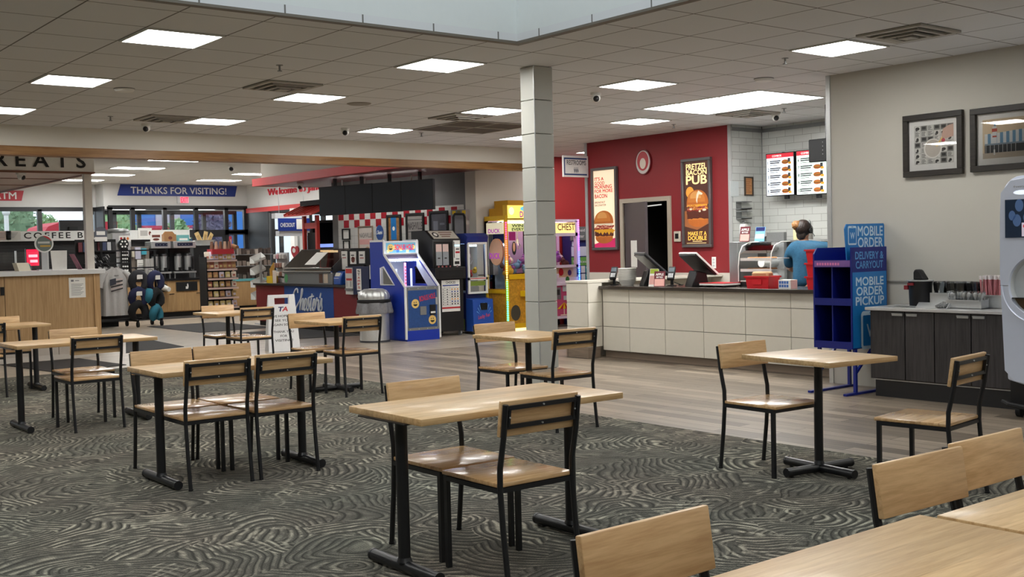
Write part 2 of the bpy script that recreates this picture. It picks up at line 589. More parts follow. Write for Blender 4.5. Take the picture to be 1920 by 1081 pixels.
# ------------------------------------------------------------------ ceilings and the light well
TX, TY, LX, LY = 0.6385, 0.6325, 5.985, 8.575          # ceiling tiles and one lamp centre


def ceil_mat(name, col, tx, ty, ox, oy, line, gap):
    return brickmat(name, 0, 1, col, col, line, tx, ty, gap, 0.0, 0.85, shift=(-(ox-tx/2)+40*tx, -(oy-ty/2)+40*ty), bump=0.5)


CEILM = ceil_mat('ceiling_tile', rgb(224, 225, 226), TX, TY, LX, LY, rgb(118, 116, 112), 0.007)
SCEILM = ceil_mat('shop_ceiling_tile', rgb(214, 212, 208), 1.22, 0.61, 9.95, 24.75, rgb(170, 168, 164), 0.006)
SKX0, SKX1, SKY0, SKY1 = 1.2, 5.86, 0.6, 7.28
cb = MB()
cb.box(X0, SKX0, Y0, BY, CEIL, CEIL+0.06).box(SKX1, 14.8, Y0, BY, CEIL, CEIL+0.06)
cb.box(SKX0, SKX1, Y0, SKY0, CEIL, CEIL+0.06).box(SKX0, SKX1, SKY1, BY, CEIL, CEIL+0.06)
cb.box(12.05, 14.8, BY, 16.6, CEIL, CEIL+0.06)
struct(cb.build('ceiling', CEILM))
struct(MB().box(X0, X1, BY+0.15, Y1, SCEIL, SCEIL+0.06).build('shop_ceiling', SCEILM))
WELL = mat('light_well_paint', rgb(226, 230, 228), 0.8, 0, 0.02)
wl = MB()
wl.box(SKX0-0.06, SKX0, SKY0-0.06, SKY1+0.06, CEIL+0.06, 5.4).box(SKX1, SKX1+0.06, SKY0-0.06, SKY1+0.06, CEIL+0.06, 5.4)
wl.box(SKX0, SKX1, SKY0-0.06, SKY0, CEIL+0.06, 5.4).box(SKX0, SKX1, SKY1, SKY1+0.06, CEIL+0.06, 5.4)
struct(wl.build('light_well_wall', WELL))
TRIMB = mat('bronze_trim', rgb(112, 104, 92), 0.5)
tb = MB()
tb.box(SKX0, SKX1, SKY1-0.0, SKY1+0.07, CEIL-0.02, CEIL).box(SKX1-0.0, SKX1+0.07, SKY0, SKY1+0.07, CEIL-0.02, CEIL)
tb.box(SKX0-0.07, SKX0, SKY0, SKY1+0.07, CEIL-0.02, CEIL).box(SKX0, SKX1, SKY0-0.07, SKY0, CEIL-0.02, CEIL)
struct(tb.build('trim_1', TRIMB))

# ------------------------------------------------------------------ walls
WALLG = mat('warm_grey_paint', rgb(192, 188, 178), 0.75, 0, 0.02, 3)
WALLB = mat('beige_paint', rgb(206, 200, 188), 0.75, 0, 0.02, 3)
WALLS = mat('shop_wall_paint', rgb(208, 208, 206), 0.75, 0, 0.02, 3)
REDW = mat('red_wall_paint', rgb(134, 30, 36), 0.6, 0, 0.03, 3)
REDF = mat('far_red_wall_paint', rgb(170, 42, 40), 0.6, 0, 0.03, 3)
OAKT = wood('oak_trim', rgb(160, 118, 70), rgb(128, 88, 48), 0.4, gs=(0.6, 10, 10), knots=False)
struct(MB().box(9.87, 10.12, -5, 7.14, 0, CEIL).build('wall_right', WALLG))
struct(MB().box(9.855, 9.87, -5, 7.1, 1.068, 1.08).build('trim_2', mat('wall_strip', rgb(150, 147, 140), 0.5)))
struct(MB().box(9.862, 10.13, 7.14, 7.152, 0.0, CEIL).box(9.858, 9.87, 7.10, 7.15, 0.0, CEIL).build('trim_3', STEEL))
struct(MB().box(9.84, 9.87, -5, 4.0, 0, 0.12).build('baseboard_right', mat('baseboard_grey', rgb(84, 76, 68), 0.5)))
struct(MB().box(-4.1, -4, Y0, Y1, 0, SCEIL).build('wall_left', WALLG))
struct(MB().box(-4.1, 14.8, -5.1, -5, 0, CEIL).build('wall_rear', WALLG))
# beam with oak trim
struct(MB().box(-4, 12.75, BY, BY+0.2, 2.93, SCEIL).build('beam', mat('beam_paint', rgb(228, 224, 214), 0.75, 0, 0.02, 3)))
struct(MB().box(-4, 12.75, BY-0.015, BY+0.215, 2.82, 2.935).build('trim_4', OAKT))
# tiled column
colb = MB().box(6.765, 6.975, 8.165, 8.345, 0, CEIL, 1)
zc = CEIL
TCOL = 0.318
while zc > 0.02:
    z0 = max(0.0, zc-TCOL)
    colb.box(6.754, 6.986, 8.153, 8.357, z0+0.003, zc-0.003)
    zc -= TCOL
struct(colb.build('column', [mat('column_tile', rgb(196, 196, 188), 0.35, 0, 0.03), mat('grout', rgb(120, 118, 112), 0.8)], bevel=0.004))
struct(MB().cyl((6.756, 8.155, 0), (6.756, 8.155, CEIL), 0.006).build('trim_5', STEEL))

# wall with the side door: x = 12.64
RX = 12.64
RY1 = 13.94
DY0, DY1, DZ = 12.08, 13.06, 2.16          # door opening
struct(MB().box(RX, RX+0.12, DY1, RY1, 1.05, CEIL).box(RX, RX+0.12, 10.82, DY0, 1.05, CEIL).box(RX, RX+0.12, DY0, DY1, DZ, CEIL).build('wall_red', REDW))
struct(MB().box(RX-0.006, RX+0.12, DY1, RY1, 0, 1.05).box(RX-0.006, RX+0.12, 10.82, DY0, 0, 1.05).build('wall_red_lower', WALLB))
struct(MB().box(RX-0.015, RX+0.13, RY1, RY1+0.025, 0, CEIL).box(RX-0.012, RX-0.001, 10.80, 10.865, 0, CEIL).box(RX-0.015, RX-0.001, 13.905, RY1, 0, CEIL).build('trim_6', mat('corner_guard', rgb(178, 180, 180), 0.35, 0.2)))
# corridor behind that wall, red far wall and the beige wall beside it
FY = 16.3
struct(MB().box(13.3, 20.5, FY, FY+0.15, 0, CEIL).build('wall_far_red', REDF))
struct(MB().box(12.1, 13.3, FY, FY+0.15, 0, SCEIL).build('wall_beige', WALLB))
struct(MB().box(13.28, 13.32, FY-0.012, FY, 0, CEIL).build('trim_7', STEEL))
struct(MB().box(12.09, 13.3, FY-0.012, FY, 1.0, 1.02).build('trim_8', STEELD))
struct(MB().box(14.8, 20.6, 6, RY1+0.1, 0, CEIL).build('wall_corridor', REDF))
# dark store room behind the open door
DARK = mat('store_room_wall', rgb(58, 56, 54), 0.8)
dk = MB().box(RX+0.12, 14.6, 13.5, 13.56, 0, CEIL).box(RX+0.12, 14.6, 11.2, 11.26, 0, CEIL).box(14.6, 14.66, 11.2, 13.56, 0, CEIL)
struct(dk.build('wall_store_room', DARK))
# kitchen walls of white brick tile
SUBY = brickmat('kitchen_tile_side', 0, 2, rgb(214, 216, 212), rgb(206, 208, 204), rgb(158, 158, 154), 0.305, 0.104, 0.003, 0.5, 0.18, bump=0.25)
SUBX = brickmat('kitchen_tile_back', 1, 2, rgb(214, 216, 212), rgb(206, 208, 204), rgb(158, 158, 154), 0.305, 0.104, 0.003, 0.5, 0.18, bump=0.25)
KX, KY = 13.32, 10.8
struct(MB().box(RX+0.004, KX+0.1, KY, KY+0.018, 0, CEIL).build('wall_kitchen_side', SUBY))
struct(MB().box(KX, KX+0.1, 5.5, KY, 0, CEIL).build('wall_kitchen_back', SUBX))
struct(MB().box(10.12, KX, 5.4, 5.5, 0, CEIL).build('wall_kitchen_near', WALLG))
struct(MB().box(RX-0.02, KX, KY-0.03, KY, 3.11, 3.16).box(KX-0.03, KX, 6, KY, 3.11, 3.16).build('trim_9', STEELD))
struct(MB().cyl((KX-0.006, KY-0.006, 0), (KX-0.006, KY-0.006, CEIL), 0.008).build('trim_10', STEELD))

# ------------------------------------------------------------------ ceiling fixtures
PANEL = emit('lamp_diffuser', (1.0, 0.992, 0.96, 1), LAMP)
SPANEL = emit('shop_lamp_diffuser', (1.0, 0.995, 0.97, 1), SLAMP)
FRAMEW = mat('white_lamp_frame', rgb(226, 226, 222), 0.5)


def lamp_proto(name, w, d, label, group, m):
    t = thing(name, label, 'ceiling light', (0, 0, 0), 0, group)
    fr = MB()
    e = 0.018
    fr.box(-w/2, w/2, -d/2, -d/2+e, -0.012, 0).box(-w/2, w/2, d/2-e, d/2, -0.012, 0)
    fr.box(-w/2, -w/2+e, -d/2+e, d/2-e, -0.012, 0).box(w/2-e, w/2, -d/2+e, d/2-e, -0.012, 0)
    fr.build('frame', FRAMEW, t)
    MB().box(-w/2+e, w/2-e, -d/2+e, d/2-e, -0.008, 0).build('diffuser', m, t)
    return t


G1 = 'square ceiling lights over the dining room'
spots = [
    (0, 0, 'square ceiling light at upper left, the largest one left of the light well'),
    (1, 0, 'square ceiling light just beyond the corner of the light well'),
    (0, 1, 'square ceiling light near the left frame edge, above the canopy sign letters'),
    (0, 2, 'square ceiling light cut off by the left edge of the frame'),
    (1, 1, 'square ceiling light between the slotted vent and the tiled column'),
    (1, 2, 'square ceiling light beside the slotted vent nearest the oak trimmed beam'),
    (2, 1, 'square ceiling light touching the left side of the tiled column'),
    (2, 2, 'square ceiling light above the beam left of the dark four panel grille'),
    (3, 2, 'square ceiling light half hidden behind the tiled column'),
    (2, 0, 'square ceiling light right of the column above the white dome camera'),
    (3, 1, 'small square ceiling light over the red wall and its round emblem'),
    (2, -1, 'square ceiling light next to the diffuser above the framed pictures'),
]
lp = None
for i, j, lab in spots:
    loc = (LX+2.555*i-2.555, LY+2.53*j, CEIL)
    if lp is None:
        lp = lamp_proto('ceiling_light', TX-0.02, TY-0.02, lab, G1, PANEL); lp.location = loc
    else:
        dup(lp, loc, 0, lab, G1)
for i, j in ((-1, 0), (-1, 1), (-1, 2), (-1, -1), (-1, -2), (-1, -3), (2, -2), (2, -3), (2, -4), (1, -4), (0, -4), (-1, -4)):
    dup(lp, (LX+2.555*i-2.555, LY+2.53*j, CEIL), 0, 'square ceiling light outside the frame', G1)
# three long panels over the order counter
G2 = 'long ceiling lights over the order counter'
l4 = lamp_proto('long_ceiling_light', 1.22, 0.615, 'long ceiling light over the counter, nearest of the three side by side', G2, PANEL)
l4.location = (10.68, 8.49, CEIL)
dup(l4, (10.68, 9.115, CEIL), 0, 'long ceiling light over the counter, middle of the three side by side', G2)
dup(l4, (10.68, 9.74, CEIL), 0, 'long ceiling light over the counter, farthest of the three side by side', G2)
# shop lights
G3 = 'long ceiling lights in the shop'
shop = [((9.93, 24.75), 'long shop ceiling light nearest, just under the oak trim above the blue banner'),
        ((9.97, 27.35), 'long shop ceiling light in the second row from the oak trimmed beam'),
        ((10.1, 29.8), 'long shop ceiling light right of the white canopy post'),
        ((10.05, 32.1), 'long shop ceiling light behind the white canopy post near the window wall'),
        ((13.72, 31.1), 'long shop ceiling light closest to the right end of the blue banner'),
        ((13.6, 28.4), 'long shop ceiling light cut by the white bulkhead, lower of the two'),
        ((13.4, 25.6), 'long shop ceiling light cut by the white bulkhead, upper of the two')]
l5 = None
for (x, y), lab in shop:
    if l5 is None:
        l5 = lamp_proto('shop_ceiling_light', 1.21, 0.6, lab, G3, SPANEL); l5.location = (x, y, SCEIL)
    else:
        dup(l5, (x, y, SCEIL), 0, lab, G3)
for x, y in ((6.2, 17.6), (6.2, 30.5), (3.0, 21), (17.5, 25.6), (17.5, 30.5), (3.5, 30.5), (8.9, 22.2), (17, 20)):  # unseen extra panels, added to light the shop
    dup(l5, (x, y, SCEIL), 0, 'added long shop ceiling light, hidden from view', G3)
# lamp in the corridor behind the red wall
l6 = dup(lp, (14.0, 15.1, CEIL), 0, 'square ceiling light in the restroom corridor', G1)

# vents
VENTM = mat('vent_metal', rgb(176, 172, 162), 0.5, 0.2)
VDARK = mat('vent_dark', rgb(46, 43, 38), 0.8)


def vent(x, y, lab, s=0.6, fill=False):
    t = thing('ceiling_vent', lab, 'vent', (x, y, CEIL), 0, 'square ceiling vents')
    MB().box(-s/2, s/2, -s/2, s/2, -0.004, 0).build('backing', VDARK, t)
    for k, a in enumerate((s/2, s*0.36, s*0.23)):
        b = MB()
        w = 0.03 if k else 0.05
        z = -0.02-0.012*k
        b.box(-a, a, -a, -a+w, z, z+0.016).box(-a, a, a-w, a, z, z+0.016)
        b.box(-a, -a+w, -a+w, a-w, z, z+0.016).box(a-w, a, -a+w, a-w, z, z+0.016)
        b.build('frame' if k == 0 else 'vane', VENTM, t)
    MB().box(-s*0.1, s*0.1, -s*0.1, s*0.1, -0.05, -0.035).build('centre_plate', VENTM, t)
    return t


vent(8.43, 5.29, 'slotted square vent beside the ceiling light above the framed pictures')
vent(5.33, 10.45, 'slotted square vent in mid ceiling left of the tiled column')
vent(5.33, 13.6, 'small slotted square vent near the beam beside a dome camera')
vent(8.53, 11.8, 'slotted square vent left of the column above the dark four panel grille')
vent(11.75, 9.75, 'slotted vent behind the three long lights over the counter')
gr = thing('return_grille', 'dark square return grille of four panels in the ceiling left of the column', 'vent', (9.42, 12.72, CEIL))
MB().box(-0.62, 0.62, -0.62, 0.62, -0.006, 0).build('backing', mat('grille_brown', rgb(92, 84, 74), 0.8, 0, 0.2, 60), gr)
g2 = MB()
for a in (-0.62, -0.012, 0.6):
    g2.box(a, a+0.024, -0.62, 0.62, -0.014, -0.006).box(-0.62, 0.62, a, a+0.024, -0.014, -0.006)
g2.build('grid_bars', VENTM, gr)
sp = MB().lathe([(0.0, -0.012), (0.12, -0.012), (0.14, -0.004), (0.14, 0)], n=28)
s_ = tag(sp.build('ceiling_speaker', mat('speaker_grey', rgb(150, 144, 134), 0.7)), 'flat round speaker grille in the ceiling right of the middle light', 'speaker')
s_.location = on(2, CEIL, 673, 194)
tag(s_, None)


def dome(px, py, lab, z=CEIL, ang=0, s=1.0):
    p = on(2, z, px, py)
    t = thing('security_camera', lab, 'camera', p, ang, 'dome security cameras')
    MB().lathe([(0.055*s, -0.03*s), (0.06*s, -0.02*s), (0.06*s, 0)], n=20).build('mount', WHITE, t, smooth=True)
    MB().ball((0, 0, -0.055*s), 0.052*s, 16, 10).build('ball', WHITE, t, smooth=True)
    MB().ball((-0.018*s, -0.026*s, -0.068*s), 0.036*s, 12, 8).build('lens', BLKP, t, smooth=True)
    return t


dome(1117, 174, 'white dome camera on the ceiling right of the tiled column')
dome(1454, 212, 'white dome camera near the white tile kitchen wall')
dome(647, 240, 'white dome camera near the beam above the red fascia')
dome(274, 232, 'white dome camera near the beam beside the small vent')
dome(434, 309, 'white dome camera on the shop ceiling left of the white bulkhead', SCEIL, s=1.5)
for px, py, lab in ((233, 166, 'flat white smoke detector between the lights at upper left'), (1432, 147, 'flat white smoke detector above the order counter')):
    t = thing('smoke_detector', lab, 'smoke detector', on(2, CEIL, px, py))
    MB().lathe([(0.10, 0), (0.10, -0.012), (0.085, -0.03), (0.0, -0.035)], n=24, cap=False).build('housing', WHITE, t, smooth=True)
    MB().lathe([(0.104, 0), (0.104, -0.006), (0.10, -0.008)], n=24, cap=False).build('base_ring', GREY, t)
labs = ['sprinkler head right of the large ceiling light at upper left', 'sprinkler head near the beam at upper left', 'sprinkler head right of the light above the pictures',
        'sprinkler head over the red wall', 'sprinkler head in front of the white tile kitchen', 'sprinkler head beyond the four panel grille']
for (px, py), lab in zip(((524, 122), (207, 218), (1472, 109), (1263, 233), (1470, 203), (790, 249)), labs):
    t = thing('sprinkler_head', lab, 'sprinkler', on(2, CEIL, px, py), 0, 'ceiling sprinklers')
    MB().lathe([(0.032, -0.004), (0.032, 0)], n=16).build('escutcheon', STEELD, t)
    MB().cyl((0, 0, -0.05), (0, 0, 0), 0.009).cyl((0, 0, -0.056), (0, 0, -0.05), 0.022).build('nozzle', STEELD, t)


# ------------------------------------------------------------------ tables
def t_table(lab, cx, cy, L=1.22, D=0.62, H=0.76):
    """long table on two T feet"""
    t = thing('dining_table', lab, 'table', (cx, cy, 0), 0, 'long oak dining tables')
    MB().box(-L/2, L/2, -D/2, D/2, H-0.032, H).build('tabletop', OAK, t, bevel=0.004, seg=2)
    for s in (-1, 1):
        x = s*(L/2-0.095)
        MB().box(x-0.11, x+0.11, -0.2, 0.2, H-0.038, H-0.032).build('mounting_plate', BLK, t)
        MB().cyl((x, 0, 0.055), (x, 0, H-0.036), 0.029, n=20).cyl((x, 0, 0.055), (x, 0, 0.075), 0.038, 0.03, n=20).build('leg', BLK, t, smooth=True)
        f = MB().cyl((x, -0.28, 0.033), (x, 0.28, 0.033), 0.028, n=20).cyl((x, -0.285, 0.033), (x, -0.27, 0.033), 0.0295, n=20).cyl((x, 0.27, 0.033), (x, 0.285, 0.033), 0.0295, n=20)
        f.cyl((x, -0.22, 0), (x, -0.22, 0.02), 0.014).cyl((x, 0.22, 0), (x, 0.22, 0.02), 0.014)
        f.build('foot', BLK, t, smooth=True)
    return t


def x_table(lab, cx, cy, rz=0.0, W=0.61, D=0.76, H=0.76):
    """small table on one post with a cross foot"""
    t = thing('small_table', lab, 'table', (cx, cy, 0), rz, 'small oak pedestal tables')
    MB().box(-W/2, W/2, -D/2, D/2, H-0.032, H).build('tabletop', OAK, t, bevel=0.004, seg=2)
    MB().box(-0.18, 0.18, -0.18, 0.18, H-0.038, H-0.032).build('mounting_plate', BLK, t)
    MB().cyl((0, 0, 0.05), (0, 0, H-0.036), 0.027, n=20).cyl((0, 0, 0.055), (0, 0, 0.08), 0.036, 0.028, n=20).build('post', BLK, t, smooth=True)
    for (dx, dy) in ((1, 0), (-1, 0), (0, 1), (0, -1)):
        r = 0.29
        f = MB().cyl((0, 0, 0.034), (dx*r, dy*r, 0.034), 0.027, n=20).cyl((dx*(r-0.012), dy*(r-0.012), 0.034), (dx*(r+0.004), dy*(r+0.004), 0.034), 0.0285, n=20)
        f.cyl((dx*r*0.85, dy*r*0.85, 0), (dx*r*0.85, dy*r*0.85, 0.02), 0.013)
        f.build('foot', BLK, t, smooth=True)
    return t


t_table('long oak table in the centre on two black T feet', 3.295, 4.375)
t_table('long oak table with four chairs around it, left of centre', 3.22, 7.19)
t_table('long oak table near the left edge on the swirl carpet', 3.18, 10.36)
t_table('long oak table at the far left beside the wooden counter', 3.14, 13.5)
x_table('small oak table farthest away, before the wooden coffee counter', 5.99, 13.45)
x_table('small oak table in front of the blue counter panel and trash can', 5.98, 10.65)
x_table('small oak table in front of the tiled column', 5.97, 7.36)
x_table('small oak table alone in front of the white tiled counter', 5.99, 4.43, math.radians(-7))
t_table('oak tabletop nearest the viewer in the bottom right corner', 2.08, 1.36)
t_table('oak tabletop at the right edge, butted against the nearest tabletop', 3.325, 1.325)


# ------------------------------------------------------------------ chairs
def chair_proto(lab):
    """faces local +y; the rear feet stand at y = 0"""
    t = thing('dining_chair', lab, 'chair', (0, 0, 0), 0, 'oak and black metal dining chairs')
    W = 0.448
    w = W/2-0.0125
    MB().box(-W/2+0.004, W/2-0.004, 0.045, 0.485, 0.437, 0.457).build('seat', OAKS, t, bevel=0.005, seg=2)
    rl = [(0.0, 0.0), (0.03, 0.25), (0.045, 0.43), (0.043, 0.52), (0.012, 0.66), (-0.009, 0.812)]      # side view (y, z) of a rear leg
    for s in (-1, 1):
        MB().tube([(s*w, y, z) for y, z in rl], 0.0135, n=8).cyl((s*w, 0.0, 0.0), (s*w, 0.001, 0.012), 0.0155, n=10).build('leg', BLK, t, smooth=True)
        MB().bar((s*w, 0.455, 0.0), (s*w, 0.455, 0.437), 0.023).build('leg', BLK, t)
    fr = MB()
    fr.bar((-w, 0.455, 0.424), (w, 0.455, 0.424), 0.022).bar((-w, 0.052, 0.424), (w, 0.052, 0.424), 0.022)
    for s in (-1, 1): fr.bar((s*w, 0.045, 0.424), (s*w, 0.455, 0.424), 0.022)
    fr.build('seat_frame', BLK, t)
    yb = lambda z: -0.012+(0.83-z)*0.141
    bf = MB()
    for z in (0.796, 0.712):
        bf.bar((-w, yb(z), z), (w, yb(z), z), 0.012, 0.02)
    for s in (-1, 1):
        bf.bar((s*(w-0.022), yb(0.712), 0.712), (s*(w-0.022), yb(0.796), 0.796), 0.016, 0.012)
    bf.build('back_frame', BLK, t)
    a = math.atan(0.141)
    M = Matrix.Translation((0, yb(0.745)+0.024, 0.745)) @ Matrix.Rotation(a, 4, 'X')
    MB().box(-W/2, W/2, -0.011, 0.011, -0.08, 0.083, M=M).build('backrest', OAKB, t, bevel=0.005, seg=2)
    sc = MB()
    for x, z in ((0, 0.796), (0, 0.712), (w-0.022, 0.754), (-w+0.022, 0.754)):
        sc.cyl((x, yb(z)-0.0125, z), (x, yb(z)-0.006, z), 0.004, n=8)
    sc.build('screws', STEEL, t)
    return t


R_ = math.radians
chairs = [
    (3.20, 3.86, 0, 'chair with its back to the viewer at the centre table, beneath the tiled column'),
    (3.225, 4.86, 180, 'chair facing the viewer behind the centre table, its board left of the tabletop'),
    (2.97, 6.84, 0, 'left chair of the pair with backs to the viewer at the four chair table'),
    (3.455, 6.835, 0, 'right chair of the pair with backs to the viewer at the four chair table'),
    (2.98, 7.86, 180, 'left chair of the pair facing the viewer behind the four chair table'),
    (3.445, 7.87, 180, 'right chair of the pair facing the viewer behind the four chair table'),
    (3.17, 9.82, 2, 'chair with its back to the viewer at the long table near the left edge'),
    (3.31, 10.95, 180, 'chair facing the viewer behind the long table near the left edge'),
    (2.98, 12.94, 0, 'chair cut by the left frame edge, back to the viewer'),
    (3.40, 14.02, 180, 'chair facing the viewer against the wooden counter at far left'),
    (6.15, 12.92, 0, 'chair with its back to the viewer left of the white folding sign'),
    (6.09, 14.0, 180, 'farthest chair facing the viewer, before the coffee counter'),
    (5.96, 10.06, -2, 'chair with its back to the viewer in front of the trash can'),
    (5.90, 11.18, 180, 'chair facing the viewer in front of the blue counter panel'),
    (6.03, 6.82, -2, 'chair with its back to the viewer in front of the tiled column'),
    (6.08, 7.98, 180, 'chair facing the viewer left of the tiled column, before the yellow machine'),
    (5.87, 4.965, 178, 'chair facing the viewer in front of the white tiled counter'),
    (5.97, 3.37, 7, 'chair turned side on before the dark cabinet, pulled out from the small table'),
    (1.93, 1.955, 181, 'chair whose backrest rises at the bottom edge before the centre table'),
    (3.12, 1.95, 178, 'nearest chair at right whose pale board stands before the nearest tabletop'),
    (3.583, 1.985, 180, 'chair with a knotted board cut by the right frame edge'),
]
proto = None
for x, y, a, lab in chairs:
    if proto is None:
        proto = chair_proto(lab); proto.location = (x, y, 0); proto.rotation_euler = (0, 0, R_(a))
    else:
        dup(proto, (x, y, 0), R_(a), lab)

# ------------------------------------------------------------------ order counter
EAST = -PI/2       # things that look towards -x (their local x runs towards world -y, local y towards +x)
CTY0, CTY1, CFX = 7.2, 10.98, 10.2
CTZ = 0.958
TILEW = mat('counter_tile', rgb(214, 209, 196), 0.3, 0, 0.03)
GROUT = mat('grout', rgb(120, 118, 112), 0.8)
WOODB = brickmat('plank_base', 1, 2, rgb(128, 112, 96), rgb(98, 85, 73), rgb(52, 46, 40), 0.6, 0.3, 0.004, 0.0, 0.5, grain=(3, 60, 1), bump=0.1)
ctr = thing('order_counter', 'white tiled order counter with a dark top below the red wall', 'counter', (CFX, CTY1, 0), EAST)
L_ = CTY1-CTY0
b = MB().box(0, L_, 0.012, 0.6, 0.1, 0.915, 1)
xs = [CTY1-on(0, CFX, px, 600).y for px in (1180, 1247, 1319, 1397.5, 1483)]
xs = [0.0]+xs+[xs[-1]+0.6]
if xs[-1] < L_-0.05: xs.append(L_)
xs = [x for x in xs if x < L_-0.02]+[L_]
for z0, z1 in ((0.1, 0.418), (0.418, 0.742), (0.742, 0.915)):
    for a, c in zip(xs[:-1], xs[1:]):
        b.box(a+0.003, c-0.003, 0, 0.012, z0+0.003, z1-0.003)
b.build('tile_front', [TILEW, GROUT], ctr, bevel=0.002)
MB().box(0.0, L_, -0.07, 0.66, 0.915, CTZ).build('countertop', mat('dark_quartz', rgb(64, 58, 53), 0.22, 0, 0.15, 60), ctr, bevel=0.004)
MB().box(0, L_, 0.04, 0.08, 0.0, 0.1).build('kick_board', WOODB, ctr)
pl_ = MB().box(9.962, 10.2, 11.0, 11.42, 0.15, 1.0, 1).box(10.2, 12.62, 11.22, 11.42, 0, 1.0, 1)
for z0, z1 in ((0.15, 0.418), (0.418, 0.742), (0.742, 1.0)):
    pl_.box(9.95, 9.962, 11.003, 11.42, z0+0.003, z1-0.003)
    pl_.box(9.95, 10.2, 10.988, 11.0, z0+0.003, z1-0.003)
pl_.box(9.94, 12.62, 10.985, 11.43, 1.0, 1.03, 0)
struct(pl_.build('wall_half', [TILEW, WALLB], bevel=0.002))
struct(MB().box(9.94, 10.16, 10.99, 11.43, 0, 0.15).build('baseboard_half_wall', WOODB))

# ------------------------------------------------------------------ small helper pieces for prints
BUN = mat('bun_print', rgb(196, 108, 40), 0.6, 0, 0.2, 9)
PATTY = mat('patty_print', rgb(92, 40, 26), 0.6, 0, 0.25, 30)
CHEESE = mat('cheese_print', rgb(240, 176, 40), 0.6)
BACON = mat('bacon_print', rgb(150, 44, 34), 0.6, 0, 0.3, 25)
SAUCE = mat('sauce_print', rgb(244, 232, 204), 0.6)


def burger(p, cx, cz, w, h, y, style=0):
    """a burger in print: layered flat shapes on the poster"""
    rnd = random.Random(17+style)
    s = w/2
    m = MB()

    def band(x0, x1, za, zb, amp, mi, yy, n=14):
        up = [(x0+(x1-x0)*k/n, zb+amp*rnd.uniform(-1, 1)) for k in range(n+1)]
        lo = [(x0+(x1-x0)*k/n, za+amp*rnd.uniform(-1, 1)) for k in range(n+1)]
        for k in range(n): m.poly([lo[k], lo[k+1], up[k+1], up[k]], yy, mi)

    def dome(mi, q, yy, dx=0.0, z0=0.1, hh=0.38):
        m.poly([(cx+dx*s+s*q*math.cos(PI*k/24), cz+h*z0+h*hh*q*math.sin(PI*k/24)**0.8) for k in range(25)], yy, mi)
    m.poly([(cx-s*0.9, cz-h*0.26)]+[(cx+s*0.9*math.cos(PI+PI*k/20), cz-h*0.32+h*0.17*math.sin(PI+PI*k/20)) for k in range(21)]+[(cx+s*0.9, cz-h*0.26)], y, 0)
    band(cx-s*0.86, cx+s*0.86, cz-h*0.3, cz-h*0.25, h*0.008, 5, y-0.0004)
    band(cx-s*0.98, cx+s*0.98, cz-h*0.27, cz-h*0.12, h*0.018, 1, y-0.0008)
    if style == 0:
        for k in range(5):
            x = cx-s*0.5+s*0.42*k*0.8
            m.poly([(x-s*0.25, cz-h*0.1), (x, cz-h*(0.2+0.04*(k % 2))), (x+s*0.32, cz-h*0.1)], y-0.0012, 2)
    band(cx-s*1.02, cx+s*1.0, cz-h*0.14, cz-h*0.06, h*0.02, 2 if style == 0 else 1, y-0.0016)
    for k in range(4):
        band(cx-s*(1.05-0.1*k), cx+s*(0.85+0.1*(k % 3)), cz-h*(0.07-0.035*k), cz-h*(0.035-0.035*k), h*0.014, 3 if k % 2 == 0 else 6, y-0.002-0.0003*k)
    band(cx-s*0.95, cx+s*0.9, cz+h*0.05, cz+h*0.13, h*0.02, 4 if style == 0 else 2, y-0.0034)
    if style:
        for k in range(26):
            x = cx+s*rnd.uniform(-1.0, 0.95); z = cz+h*rnd.uniform(-0.03, 0.12)
            a = rnd.uniform(-0.6, 0.6)
            dx, dz = s*0.13*math.cos(a), s*0.13*math.sin(a)
            m.poly([(x-dx, z-dz-h*0.012), (x+dx, z+dz-h*0.012), (x+dx, z+dz+h*0.014), (x-dx, z-dz+h*0.014)], y-0.0038-0.00003*k, (2, 7, 0)[k % 3])
        for x, z, r in ((-0.62, -0.02, 0.13), (0.2, -0.08, 0.1), (0.62, -0.05, 0.17)):
            m.oval(cx+s*x, cz+h*z, s*r, h*0.028, y-0.0048, 4)
    dome(0, 1.0, y-0.005)
    dome(5, 0.8, y-0.0053, -0.1, 0.16, 0.36)
    dome(7, 0.5, y-0.0056, -0.16, 0.26, 0.36)
    if style:
        m.poly([(cx+s*0.1, cz+h*0.46), (cx+s*0.5, cz+h*0.38), (cx+s*0.42, cz+h*0.34), (cx+s*0.16, cz+h*0.36), (cx+s*0.02, cz+h*0.24), (cx-s*0.02, cz+h*0.12), (cx-s*0.12, cz+h*0.2), (cx-s*0.06, cz+h*0.36)], y-0.006, 4)
    return m.build('burger_print', [BUN, PATTY, CHEESE, BACON, SAUCE, mat('bun_shine_print', rgb(210, 128, 54), 0.6), mat('bacon_fat_print', rgb(206, 120, 96), 0.6), mat('bun_light_print', rgb(226, 160, 88), 0.6)], p)


def upright(name, label, cat, p0, rz, group=None):
    return thing(name, label, cat, (p0[0], p0[1], p0[2]), rz, group)


def frame4(m, x0, x1, z0, z1, w, y0, y1, mi=0):
    """rectangular frame in the local x-z plane"""
    m.box(x0, x1, y0, y1, z0, z0+w, mi).box(x0, x1, y0, y1, z1-w, z1, mi)
    m.box(x0, x0+w, y0, y1, z0+w, z1-w, mi).box(x1-w, x1, y0, y1, z0+w, z1-w, mi)
    return m


